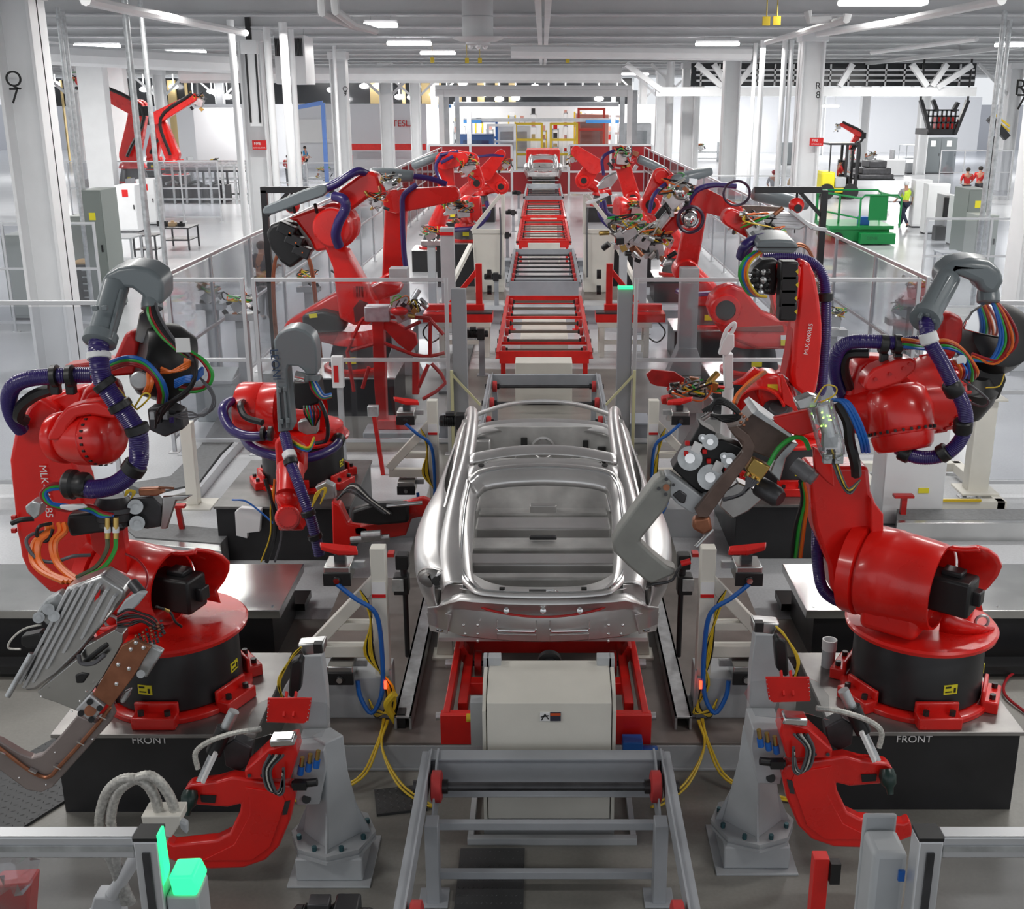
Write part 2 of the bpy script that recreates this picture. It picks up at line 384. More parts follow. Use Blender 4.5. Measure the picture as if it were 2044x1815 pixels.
for s in (-1, 1):
    x = .02 + s * .74
    MB().prism([(x - s * .05, 6.50, .70), (x - s * .05, 6.50, .38), (x - s * .05, 5.9, .38), (x - s * .05, 5.9, .46), (x - s * .05, 6.35, .70)], (s * .012, 0, 0)).build('gusset', CGREY, c1)
motor('gear_motor', 'black geared motor at the bottom edge beside the front grey roller frame', (-1.0, 4.98, .62))
# red lift frame with cream lift housing
lf = thing('red_lift_frame', 'bright red steel lifting frame under the bare car body', 'lift frame', (.02, 7.7, 0))
for s in (-1, 1):
    x = .02 + s * .70
    MB().bar((x, 7.14, .53), (x - s * .02, 8.6, .55), .05, .13).build('side_rail', REDT, lf, bevel=.006)
    x2 = .02 + s * .60
    MB().bar((x2, 7.35, .50), (x2, 8.6, .50), .07, .10).build('inner_rail', REDT, lf, bevel=.006)
    MB().bar((x - s * .03, 8.15, .52), (x2, 8.15, .56), .12, .16).build('wheel_bracket', REDT, lf, bevel=.006)
    MB().cyl((x2 - s * .05, 8.05, .50), (x2 - s * .1, 8.05, .50), .10).build('wheel', REDW, lf)
    MB().cyl((x + s * .01, 8.05, .50), (x + s * .08, 8.05, .50), .035).cyl((x + s * .02, 7.3, .47), (x + s * .09, 7.3, .47), .03).build('bolt', GALV, lf)
MB().bb((-.72, 7.10, .36), (.76, 7.13, .59)).bb((-.72, 7.13, .57), (.76, 7.18, .59)).build('front_plate', REDT, lf, bevel=.003)
MB().bb((-.60, 7.66, .44), (.64, 7.76, .54)).build('cross_bar', REDT, lf, bevel=.006)
MB().bb((-.62, 8.32, .45), (.66, 8.42, .57)).build('cross_bar', REDT, lf, bevel=.006)
MB().bb((-.02, 7.66, .40), (.06, 8.4, .48)).build('spine', REDT, lf, bevel=.004)
MB().cyl((-.62, 8.05, .5), (.66, 8.05, .5), .022).build('shaft', DARK, lf)
# cream lift housing
ch = thing('cream_lift_housing', 'cream sheet metal housing with a small pinch warning label in front of red frame', 'machine housing', (.04, 6.8, 0))
x0, x1 = -.365, .445
MB().prism([(x0, 6.60, .10), (x0, 6.60, .97), (x0, 6.82, 1.04), (x0, 7.06, 1.04), (x0, 7.06, .10)], (x1 - x0, 0, 0)).build('sheet_cover', CREAM, ch, bevel=.004)
for s, x in ((-1, x0 - .02), (1, x1 + .02)):
    MB().prism([(x - .012, 6.62, .06), (x - .012, 6.62, .90), (x - .012, 6.78, 1.05), (x - .012, 6.95, 1.05), (x - .012, 6.95, .06)], (.024, 0, 0)).build('side_cheek', CREAM, ch, bevel=.003)
    MB().bb((x - .02, 6.98, .5), (x + .02, 7.06, 1.10)).bb((x - s * .10, 6.98, 1.02), (x, 7.06, 1.10)).build('guide_post', PGREY, ch, bevel=.004)
MB().bb((-.50, 6.45, 0), (.62, 6.50, .05)).bb((-.498, 6.502, 0), (-.46, 7.1, .048)).bb((.58, 6.502, 0), (.618, 7.1, .048)).bb((x0 - .03, 6.56, 0), (x1 + .03, 6.95, .06)).build('floor_frame', PGREY, ch, bevel=.003)
MB().lathe((.045, 7.10, .99), (0, 1, 0), [(0, .05), (.0, .085), (.05, .085)], 20).cyl((.045, 7.05, .99), (.045, 7.10, .99), .05).build('drive_sprocket', BLACK, ch)
MB().bb((-.02, 6.592, .845), (.045, 6.60, .905)).build('warning_label', WLAB, ch)
MB().bb((.045, 6.590, .845), (.115, 6.60, .905)).build('warning_label', mat('dark_label', (.03, .03, .05)), ch)
MB().bb((.047, 6.588, .885), (.113, 6.60, .903)).build('warning_label', mat('orange_red_label', (.6, .08, .02)), ch)
MB().bar((-.01, 6.590, .852), (.012, 6.590, .895), .006, .006).bar((.012, 6.590, .895), (.035, 6.590, .86), .006, .006).bar((-.015, 6.590, .875), (.035, 6.590, .885), .006, .006).build('warning_label', INK, ch)
MB().bb((-.5, 6.98, .42), (-.40, 7.08, .76)).build('junction_box', PGREY, ch, bevel=.004)
MB().cyl((-.53, 7.02, .62), (-.50, 7.02, .62), .03).build('button', YELLOW, ch)
mb = thing('blue_drive_motor', 'blue drive motor hanging behind the front roller frame', 'motor', (.66, 7.0, .2))
MB().cyl((.58, 7.02, .30), (.80, 7.02, .30), .09).box((.62, 7.0, .42), (.14, .12, .1)).build('motor_body', BLUE, mb, bevel=.006)
# platform sheets under the cell
PLT = mat('stained_floor_plate', (0.20, 0.175, 0.16), 0.38, noise=0.35, nscale=2.2)
pl = MB().bb((-1.95, 7.37, .19), (1.95, 10.4, .21)).build('platform_deck', PLT, bevel=.002)
tag(pl, 'brown stained steel deck plate under the red lift frame', 'platform')
pb = MB().bb((-1.95, 7.36, .0), (1.95, 7.38, .19)).bb((-1.95, 7.37, .15), (1.95, 7.42, .19)).bb((-1.95, 7.33, 0), (1.95, 7.37, .02)).build('platform_beam', PGREY, bevel=.004)
tag(pb, 'blue grey steel channel along the front edge of the brown deck', 'beam')
DIA = mat('black_diamond_plate', (0.06, 0.062, 0.065), 0.5, 0.3)
def diamond(name, label, c, w, d, rz=0, nx=14, ny=16, group=None, h=.02):
    c = Vector(c); R = Matrix.Rotation(rz, 3, 'Z'); m = MB(); m.box((c.x, c.y, h / 2 + c.z), (w, d, h), R)
    for i in range(nx):
        for j in range(ny):
            q = R @ Vector(((i + .5) / nx * w - w / 2, (j + .5) / ny * d - d / 2, h + .001))
            a = pi / 4 if (i + j) % 2 else -pi / 4
            v = R @ Vector((cos(a) * w / nx * .38, sin(a) * w / nx * .38, 0)); n = Vector((-v.y, v.x, 0)).normalized() * w / nx * .12
            p = c + q; m.add([p - v, p + n, p + v, p - n, p + Vector((0, 0, .003))], [(0, 1, 4), (1, 2, 4), (2, 3, 4), (3, 0, 4)])
    o = m.build(name, DIA); return tag(o, label, 'tread plate', group)
diamond('diamond_tread_plate', 'black diamond tread plate on the floor below the front roller frame', (-.33, 5.82, 0), .42, 1.15)
# further sections (positions surveyed from rail ends)
conveyor('roller_conveyor', 'grey roller section just beyond the car body nose', 13.4, 17.2, .70, CGREY, (13.9, 14.7, 15.7, 16.7), legs=True, hw=.80, wheels=True, front=.32, shaftm=DARK)
motor('gear_motor', 'black geared motor left of the grey rollers beyond the car nose', (-1.08, 14.7, .62), 1)
# cream pinch-guard box in front of the red table
cb = thing('cream_guard_box', 'cream guard box with warning label at the near end of the red roller table', 'machine housing', (.02, 18.0, 0))
MB().bb((-.45, 17.95, .0), (.47, 18.4, .68)).build('sheet_cover', CREAM, cb, bevel=.01)
MB().bb((.03, 17.94, .45), (.10, 17.95, .47)).build('warning_label', WLAB, cb); MB().bb((.10, 17.94, .45), (.18, 17.95, .47)).build('warning_label', RLAB, cb)
SH = mat('bronze_roller', (0.23, 0.19, 0.16), 0.35, 0.8)
def redtable(label, y0, y1, h, n, motor_at=None, hw=.75, group=None, housing=True, rl=None):
    t = conveyor('red_roller_table', label, y0, y1, h, REDT, [y0 + (y1 - y0) * (i + .6) / n for i in range(n)], hw=hw, front=.22, legs=True, shaftm=SH, wheelr=.075, group=group, cross=[(y0 + (y1 - y0) * (i + .15) / n, h - .05) for i in range(1, n, 3)])
    if housing:
        MB().bb((-.42, y0 + (y1 - y0) * .35, .02), (.46, y0 + (y1 - y0) * .75, h - .22)).build('lift_housing', CREAM, t, bevel=.005)
    return t
redtable('red roller table with the bronze shafts nearest beyond the glass fence', 18.81, 24.6, .70, 7)
motor('gear_motor', 'black geared motor with yellow tag left of the nearest red roller table', (-1.08, 20.0, .75))
conveyor('roller_conveyor', 'long grey roller section between the two red roller tables', 26.4, 32.6, .72, CGREY, [27.0 + .8 * i for i in range(7)], hw=.80, front=.45, cross=((27.6, .6), (31.3, .6)))
motor('gear_motor', 'black geared motor left of the long grey roller section', (-1.1, 27.2, .7))
redtable('second red roller table up the line with a white end sheet', 34.5, 41.0, .72, 9)
motor('gear_motor', 'black geared motor left of the second red roller table', (-1.1, 36.0, .7))
redtable('third red roller table farther up the line', 42.0, 49.3, .72, 9)
motor('gear_motor', 'black geared motor left of the third red roller table', (-1.1, 43.5, .7))
conveyor('roller_conveyor', 'farthest short grey roller section before the red screens', 50.8, 58.6, .75, CGREY, [51 + 1.1 * i for i in range(5)], hw=.80, front=.42)
motor('gear_motor', 'black geared motor left of the farthest grey roller section', (-1.1, 53.0, .7))
for yy, lb in ((34.35, 'cream sheet cover at the near end of the second red table'), (41.85, 'cream sheet cover at the near end of the third red table')):
    o = MB().bb((-.45, yy - .05, .25), (.5, yy, .66)).bb((-.45, yy - .05, .0), (-.4, yy, .25)).bb((.45, yy - .05, 0), (.5, yy, .25)).build('end_cover', CREAM, bevel=.01); tag(o, lb, 'cover')
# ---------------- bare metal car body standing on the lift
def sm(a, b, t): return a + (b - a) * t
CAR = mat('bare_aluminium_body', (0.74, 0.73, 0.725), 0.36, 0.85, noise=0.10, nscale=2.5, bump=0.03)
CARI = mat('bare_aluminium_inside', (0.72, 0.715, 0.70), 0.45, 0.6, noise=0.22, nscale=3.5, aniso=(1, 1, 1))
HOLE = mat('dark_opening', (0.03, 0.03, 0.03), 0.6)
def carbody():
    t = thing('car_body', 'bare unpainted aluminium car body with open hatch on the red lift', 'car body', (0, 9.8, .72))
    for s in (-1, 1):
        # side panel: rows along the length, points from sill to shoulder
        ST = [  # Y, sill h, [ (x,h) ... ]
            (7.66, [(.66, 1.02), (.75, 1.12), (.79, 1.27), (.77, 1.40), (.67, 1.44)]),
            (7.80, [(.76, .97), (.84, 1.12), (.88, 1.27), (.86, 1.44), (.71, 1.49)]),
            (8.00, [(.82, .93), (.91, 1.1), (.955, 1.27), (.93, 1.46), (.725, 1.54)]),
            (8.35, [(.85, .86), (.96, 1.08), (1.0, 1.27), (.965, 1.50), (.74, 1.59)]),
            (8.75, [(.88, .78), (.97, 1.02), (1.01, 1.24), (.95, 1.53), (.765, 1.61)]),
            (9.20, [(.90, .70), (.955, .95), (.985, 1.2), (.92, 1.50), (.84, 1.57)]),
            (9.80, [(.91, .62), (.95, .9), (.96, 1.14), (.915, 1.44), (.87, 1.51)]),
            (10.5, [(.91, .60), (.95, .88), (.955, 1.1), (.91, 1.38), (.875, 1.46)]),
            (11.2, [(.91, .60), (.95, .88), (.955, 1.1), (.90, 1.36), (.86, 1.43)]),
            (11.9, [(.90, .62), (.95, .9), (.955, 1.1), (.90, 1.32), (.83, 1.38)]),
            (12.4, [(.82, .66), (.88, .9), (.88, 1.05), (.80, 1.22), (.70, 1.27)]),
        ]
        rows = []
        for Y, pr in ST: rows.append([Vector((s * x, Y, h)) for x, h in pr])
        # densify by interpolation
        cols = list(zip(*rows)); cols = [bez(c, 3) for c in cols]; rows = list(zip(*cols)); rows = [bez(r, 3) for r in rows]
        MB().grid(rows).build('side_panel', CAR, t, solid=.012, smooth=60)
        # roof rail from windscreen foot over the roof to the tail
        rail = [(.80, 11.75, 1.40), (.735, 11.1, 1.72), (.67, 10.5, 1.90), (.635, 9.9, 1.95), (.625, 9.3, 1.93), (.635, 8.85, 1.85), (.66, 8.45, 1.72), (.665, 8.05, 1.58), (.64, 7.72, 1.46), (.60, 7.55, 1.38)]
        P = bez([(s * a, b, c) for a, b, c in rail], 5)
        rows = []
        for i, p in enumerate(P):
            f = i / (len(P) - 1); w = .05 if f < .5 else sm(.05, .125, min(1, (f - .5) * 3)); 
            hgt = .05
            rows.append([p + Vector((s * w, 0, -.06)), p + Vector((s * w * .8, 0, 0)), p + Vector((s * w * .3, 0, .022)), p + Vector((-s * w * .3, 0, .02)), p + Vector((-s * w * .8, 0, -.005)), p + Vector((-s * w, 0, -hgt))])
        MB().grid(rows).build('roof_rail', CAR, t, solid=.006, smooth=50)
        # outer greenhouse frame around the side windows
        MB().tube([(s * .70, 10.6, 1.83), (s * .715, 9.9, 1.86), (s * .725, 9.3, 1.82), (s * .76, 8.8, 1.66), (s * .80, 8.50, 1.53), (s * .86, 8.75, 1.46), (s * .90, 9.3, 1.45)], .022, n=8).build('window_frame', CAR, t)
        MB().prism([(s * .66, 8.42, 1.70), (s * .74, 8.85, 1.68), (s * .79, 8.5, 1.52), (s * .74, 8.05, 1.50), (s * .68, 7.85, 1.47)], (0, 0, -.02)).build('quarter_pillar', CAR, t)
        MB().tube([(s * .83, 10.2, .75), (s * .81, 10.2, 1.4), (s * .70, 10.15, 1.88)], .045, n=8).build('door_pillar', CARI, t)
        # tail lamp recess
        MB().sphere((s * .795, 7.72, 1.37), .125, 20, 10, (.95, .5, .62)).build('lamp_recess', mat('lamp_bowl', (.28, .275, .27), .4, .6), t)
        MB().tube([(s * (.795 + .122 * cos(a)), 7.70 + .05 * cos(a), 1.37 + .08 * sin(a)) for a in [2 * pi * i / 16 for i in range(17)]], .009, n=6, smooth=1).build('lamp_rim', CAR, t)
        MB().cyl((s * .77, 7.645, 1.37), (s * .77, 7.70, 1.37), .035).build('lamp_boss', HOLE, t)
        MB().prism([(s * .80, 7.66, 1.34), (s * .88, 7.70, 1.35), (s * .86, 7.70, 1.42), (s * .82, 7.65, 1.42)], (0, .03, 0)).build('lamp_bracket', CHROME, t)
        MB().prism([(s * .57, 7.52, 1.40), (s * .73, 7.64, 1.36), (s * .76, 7.66, 1.10), (s * .60, 7.58, 1.0)], (0, .02, 0)).build('rear_corner_panel', CAR, t, bevel=.004)
        MB().prism([(s * .66, 7.53, 1.16), (s * .80, 7.66, 1.12), (s * .88, 7.90, 1.0), (s * .86, 7.92, .84), (s * .70, 7.60, .97)], (0, .02, 0)).build('bumper_corner', CAR, t, bevel=.006)
        MB().tube([(s * .70, 7.66, .98), (s * .76, 7.70, .95), (s * .79, 7.76, .93)], .01).build('stamping', CHROME, t)
        # fire-wall side, inner quarter trim with rungs
        MB().tube([(s * .60, 7.75, 1.34), (s * .58, 8.1, 1.45), (s * .57, 8.45, 1.58), (s * .52, 8.62, 1.72)], .02).build('inner_seam', CAR, t)
        MB().prism([(s * .66, 7.7, 1.36), (s * .66, 8.75, 1.60), (s * .56, 8.75, .95), (s * .56, 7.7, .90)], (s * .02, 0, 0)).build('inner_quarter', CARI, t)
        MB().prism([(s * .80, 8.75, 1.50), (s * .80, 11.8, 1.36), (s * .78, 11.8, .72), (s * .78, 8.75, .72)], (s * .02, 0, 0)).build('inner_sill', CARI, t)
    # hatch opening frame
    hp = []
    T = [(-.575, 8.58, 1.80), (-.44, 8.66, 1.865), (0, 8.70, 1.89), (.44, 8.66, 1.865), (.575, 8.58, 1.80), (.60, 8.3, 1.68), (.60, 7.9, 1.53), (.585, 7.68, 1.44), (.50, 7.52, 1.385), (.38, 7.46, 1.365), (0, 7.44, 1.36), (-.38, 7.46, 1.365), (-.50, 7.52, 1.385), (-.585, 7.68, 1.44), (-.60, 7.9, 1.53), (-.60, 8.3, 1.68), (-.575, 8.58, 1.80)]
    P = bez(T, 5); rows = []
    for i, p in enumerate(P):
        c = Vector((0, 8.1, 1.62)); d = (p - c); d.x *= .8; d = d.normalized()
        rows.append([p + d * .05 + Vector((0, 0, .01)), p + d * .02 + Vector((0, 0, .018)), p, p - d * .03 + Vector((0, 0, -.03)), p - d * .07 + Vector((0, 0, -.04)), p - d * .075 + Vector((0, 0, -.09))])
    MB().grid(rows).build('hatch_frame', CAR, t, solid=.005, smooth=50)
    MB().tube([v + Vector((0, 0, .012)) for v in P], .009, n=6, smooth=1).build('hatch_seal_flange', CHROME, t)
    # rear roof header: two rolled beams
    def beam(pts, prof, name, mt=CAR, n=6):
        Q = bez(pts, n); MB().grid([[q + Vector((0, a, b)) for a, b in prof] for q in Q]).build(name, mt, t, solid=.006, smooth=50)
    beam([(-.60, 8.98, 1.90), (-.3, 9.05, 1.935), (0, 9.08, 1.945), (.3, 9.05, 1.935), (.60, 8.98, 1.90)], [(.10, -.05), (.09, 0), (.03, .015), (-.04, .01), (-.09, -.015), (-.10, -.03)], 'roof_header')
    beam([(-.60, 8.78, 1.85), (-.3, 8.84, 1.885), (0, 8.87, 1.895), (.3, 8.84, 1.885), (.60, 8.78, 1.85)], [(.10, .0), (.06, .012), (-.02, .012), (-.10, -.005), (-.14, -.04)], 'roof_header')
    for s in (-1, 1):
        MB().lathe((s * .50, 8.80, 1.882), (0, -.2, 1), [(0, .025), (.006, .025)], 16).build('header_hole', HOLE, t)
    # windscreen header arc and cowl
    beam([(-.68, 10.36, 1.87), (-.35, 10.58, 1.925), (0, 10.66, 1.94), (.35, 10.58, 1.925), (.68, 10.36, 1.87)], [(.05, -.03), (.04, .005), (-.02, .008), (-.03, -.02)], 'windscreen_header')
    beam([(-.76, 11.55, 1.36), (-.55, 11.66, 1.41), (0, 11.74, 1.42), (.55, 11.66, 1.41), (.76, 11.55, 1.36)], [(.06, .03), (.02, .04), (-.05, .02), (-.07, -.03), (-.08, -.06)], 'cowl')
    MB().box((0, 11.62, 1.05), (1.6, .03, .72)).build('firewall', CARI, t)
    m = MB()
    for x, z, w, h in ((-.62, 1.2, .1, .12), (-.42, 1.12, .08, .1), (-.20, 1.22, .07, .16), (.45, 1.22, .06, .1), (.62, 1.1, .09, .2)): m.box((x, 11.59, z), (w, .02, h))
    m.build('firewall_opening', HOLE, t, bevel=.008)
    MB().lathe((.0, 11.60, 1.18), (0, -1, 0), [(0, .13), (.02, .13), (.025, .11), (.01, .10)], 24).cyl((0, 11.6, 1.25), (0, 11.56, 1.25), .04).build('firewall_boss', CAR, t)
    MB().bb((-.5, 11.5, .95), (-.28, 11.6, 1.15)).bb((-.72, 11.5, .9), (-.55, 11.6, 1.3)).build('firewall_bracket', CAR, t, bevel=.02)
    MB().prism([(.2, 11.4, 1.08), (.42, 11.45, 1.18), (.46, 11.45, 1.14), (.3, 11.35, 1.0)], (0, .02, 0)).build('loose_bracket', CHROME, t)
    # floor pan with cross members
    MB().bb((-.80, 7.95, .74), (.80, 12.2, .77)).build('floor_pan', CARI, t)
    for i, (y, z, d, hh) in enumerate(((10.3, .82, .2, .10), (9.75, .84, .3, .14), (9.25, .86, .28, .12), (8.72, .90, .24, .16), (8.38, .98, .12, .1))):
        MB().bb((-.62, y, z - .1), (.62, y + d, z + hh)).build('cross_member', CAR if i % 2 else CARI, t, bevel=.02)
    # seat back bulkhead far side of the boot
    MB().prism([(-.58, 10.9, 1.28), (.58, 10.9, 1.28), (.68, 10.4, .88), (-.68, 10.4, .88)], (0, .02, 0)).build('front_bulkhead', CARI, t)
    MB().bb((-.13, 10.32, .90), (.13, 10.42, .99)).bb((-.2, 10.38, .86), (.2, 10.44, .89)).build('bracket', CAR, t, bevel=.01)
    MB().bb((-.12, 9.4, 1.0), (.12, 9.46, 1.03)).build('bracket', DARK, t, bevel=.008)
    for s in (-1, 1): MB().tube([(s * .56, 10.84, 1.26), (s * .66, 10.38, .90)], .016, smooth=1).build('brace_rod', CHROME, t)
    # ribbed boot well
    m = MB().bb((-.55, 7.95, .86), (.55, 8.7, .88))
    for i in range(15): m.bb((-.52 + i * .074, 8.45, .88), (-.50 + i * .074, 8.70, .89))
    m.build('boot_floor', CARI, t)
    m = MB()
    for x in (-.26, .1, ):
        for k in (0, 1): m.bar((x + k * .16 - .02, 8.02, 1.0), (x + k * .16 + (.03 if not k else -.07), 8.02, 1.10), .022, .02)
    m.build('stamping', CHROME, t, bevel=.004)
    MB().prism([(-.44, 8.03, 1.14), (.44, 8.03, 1.14), (.42, 8.03, .9), (-.42, 8.03, .9)], (0, .02, 0)).build('well_wall', CARI, t)
    # lower deck lip behind the hatch
    rows = []
    for a in [i / 24 for i in range(25)]:
        x = -.60 + 1.2 * a; k = 1 - (abs(x) / .62) ** 4
        rows.append([Vector((x, 8.06 - .0 * k, 1.14 + .2 * (1 - k))), Vector((x, 7.92, 1.16 + .2 * (1 - k))), Vector((x, 7.74, 1.25 + .12 * (1 - k))), Vector((x, 7.60 - .02 * k, 1.30 + .1 * (1 - k))), Vector((x, 7.50 - .04 * k + .05 * (1 - k), 1.36))])
    MB().grid(rows).build('deck_lip', CAR, t, solid=.008)
    MB().bb((-.10, 7.46, 1.358), (.02, 7.50, 1.372)).build('latch_slot', HOLE, t); MB().tube([(.02, 7.47, 1.372), (.08, 7.48, 1.375), (.12, 7.44, 1.37)], .006).build('latch_hook', CHROME, t)
    for x in (-.3, .3): MB().bb((x - .02, 7.7, 1.275), (x + .02, 7.73, 1.29)).build('latch_slot', HOLE, t)
    # rear panel
    rows = []
    for a in [i / 20 for i in range(21)]:
        x = -.84 + 1.68 * a; k = (x / .6) ** 2; q = min(1, abs(x) / .6) ; x1 = x * .74 if 0 else x; t0 = max(0, abs(x) - .6) / .24
        rows.append([Vector((x * (1 - .14 * t0), 7.42 + .07 * k, 1.35 - .10 * t0)), Vector((x * (1 - .1 * t0), 7.40 + .07 * k, 1.30 - .08 * t0)), Vector((x, 7.45 + .08 * k, 1.22 - .04 * t0)), Vector((x, 7.47 + .08 * k, 1.20 - .05 * t0)), Vector((x, 7.455 + .10 * k, 1.12)), Vector((x, 7.48 + .10 * k, .98 + .04 * t0)), Vector((x * (1 - .04 * t0), 7.52 + .10 * k, .955 + .05 * t0))])
    MB().grid(rows).build('rear_panel', CAR, t, solid=.012, smooth=30)
    MB().tube([(-.48, 7.50, 1.27), (-.4, 7.46, 1.235), (-.2, 7.44, 1.20), (0, 7.43, 1.19), (.2, 7.44, 1.20), (.4, 7.46, 1.235), (.48, 7.50, 1.27)], .009).build('lip_edge', REDW, t)
    for x in (-.26, .0, .26): MB().lathe((x, 7.40, 1.255), (0, -1, .3), [(0, .025), (.012, .02), (.016, .005)], 14).build('stud', CHROME, t)
    for s in (-1, 1):
        MB().tube([(s * .05, 7.45, 1.085), (s * .06, 7.455, 1.065), (s * .32, 7.465, 1.065), (s * .33, 7.465, 1.085)], .009, smooth=1).build('stamping', CHROME, t)
        MB().tube([(s * .33, 7.46, 1.15), (s * .33, 7.475, 1.07), (s * .05, 7.455, 1.07), (s * .05, 7.45, 1.15)], .005, smooth=1).build('stamping', CAR, t)
        MB().tube([(s * .33, 7.50, .98), (s * .33, 7.485, 1.03), (s * .05, 7.465, 1.03), (s * .05, 7.48, .98)], .005, smooth=1).build('stamping', CAR, t)
        for q in ((.47, 1.08), (.47, .98), (.47, .90), (.56, .98), (.57, 1.08)):
            MB().sphere((s * q[0], 7.475, .98 + (q[1] - .9) * .7), .012, 8, 6).build('stud', CHROME, t)
    return t
car = carbody()
# ---------------- robots
class Zm:
    """survey frame: crop origin and scale -> real point at distance Y"""
    def __init__(s, ox, oy, k, Y=7.3): s.o = ox, oy, k; s.Y = Y
    def __call__(s, x, y, Y=None): return pY(s.o[0] + x / s.o[2], s.o[1] + y / s.o[2], s.Y if Y is None else Y)
    def L(s, pts, Y=None): return [s(p[0], p[1], p[2] if len(p) > 2 else Y) for p in pts]
    def r(s, d, Y=None): return d / s.o[2] * pxm(s.Y if Y is None else Y, 1.8)
def cab(par, Z, pts, r, m, name='cable', Y=None, n=7, **k):
    return MB().tube(Z.L(pts, Y), r, n=n, **k).build(name, m, par)
def slab(par, Z, pts, Y, t, m, name, bevel=.01, **k):
    return MB().prism(Z.L(pts, Y), (0, t, 0)).build(name, m, par, bevel=bevel, **k)
def clampring(par, a, b, r, m=None, name='hose_clamp'):
    a = Vector(a); b = Vector(b); d = (b - a).normalized(); L = (b - a).length
    return MB().lathe(a, d, [(0, r * .95), (L * .12, r * 1.1), (L * .88, r * 1.1), (L, r * .95)], 20).build(name, m or BLACK, par)
def circ(c, ax, r, n):
    return MB().ring(c, ax, r, n)
def bolts(par, c, ax, r, n, br, m=None, name='bolt_circle', h=.012):
    ax = Vector(ax).normalized(); b = MB()
    for p in circ(c, ax, r, n): b.cyl(p, p + ax * h, br, n=6)
    return b.build(name, m or DARK, par)
def pedestal(name, label, x0, x1, y0, y1, h, topm=None, group=None):
    t = thing(name, label, 'pedestal', ((x0 + x1) / 2, (y0 + y1) / 2, 0), group)
    MB().bb((x0, y0, 0), (x1, y1, h - .03)).build('box_body', BLKP, t, bevel=.006)
    MB().bb((x0 - .02, y0 - .02, h - .03), (x1 + .02, y1 + .02, h)).build('top_plate', topm or STAIN, t, bevel=.004)
    return t
def bigbase(t, cx, cy, h, s, disc=True):
    """red bolted ring, black drum, red turntable; s=+1 right hand, -1 left hand"""
    MB().lathe((cx, cy, h), (0, 0, 1), [(0, .52), (.035, .52), (.05, .50), (.05, .40)], 48).build('foot_ring', RED, t, bevel=.004)
    for a in (-90, -25, 35, 90, 150, 205):
        d = Vector((cos(radians(a)), sin(radians(a)), 0)); n = Vector((-d.y, d.x, 0)); R = Matrix((n, d, Vector((0, 0, 1)))).transposed()
        lug = MB().box(Vector((cx, cy, h + .045)) + d * .52, (.30, .12, .09), R).box(Vector((cx, cy, h + .10)) + d * .475, (.30, .03, .12), R).build('foot_lug', RED, t, bevel=.01)
        for k in (-.09, .09):
            p = Vector((cx, cy, h + .09)) + d * .535 + n * k
            MB().cyl(p, p + Vector((0, 0, .035)), .022, n=6).build('bolt', BLACK, lug)
    MB().lathe((cx, cy, h + .05), (0, 0, 1), [(0, .44), (.015, .455), (.43, .445), (.46, .43)], 56).build('base_drum', BLKP, t)
    for a, yw in ((-100 if s < 0 else -78, .07), (-12, .05)):
        d = Vector((cos(radians(a)), sin(radians(a)), 0)); n = Vector((-d.y, d.x, 0)); R = Matrix((n, d, Vector((0, 0, 1)))).transposed()
        l = MB().box(Vector((cx, cy, h + .235)) + d * .450, (.10, .008, .07), R).build('warning_label', YLAB, t)
        MB().box(Vector((cx, cy, h + .23)) + d * .456 + n * .03, (.014, .004, .035), R).box(Vector((cx, cy, h + .22)) + d * .456 - n * .015, (.05, .004, .008), R).box(Vector((cx, cy, h + .255)) + d * .456 - n * .02, (.04, .004, .012), R).build('warning_symbol', INK, l)
    MB().lathe((cx, cy, h + .50), (0, 0, 1), [(0, .50), (.01, .52), (.035, .525), (.05, .51), (.052, .3)], 56).build('turntable', RED, t)
    # curved ribs and lifting eye
    z = h + .55
    for k, (a0, a1) in enumerate(((-70, -20), (-20, 25))):
        m = MB(); P = []
        for i in range(7):
            f = i / 6; r = .20 + .28 * f; a = radians((a0 + (a1 - a0) * f) if s > 0 else 180 - (a0 + (a1 - a0) * f)); P.append(Vector((cx + r * cos(a), cy + r * sin(a), z)))
        m.grid([[p, p + Vector((0, 0, .16 * (1 - i / 6) + .02))] for i, p in enumerate(P)]); m.build('turntable_rib', RED, t, solid=.02)
    e = Vector((cx + s * .36 * 1, cy - .18, z + .02))
    E = [e + Vector((.045 * cos(a), 0, .05 + .045 * sin(a))) for a in [2 * pi * i / 16 for i in range(17)]]
    MB().tube(E, .011, n=6, smooth=1).cyl(e - Vector((0, 0, .03)), e + Vector((0, 0, .015)), .02).build('lifting_eye', GALV, t)
    return t
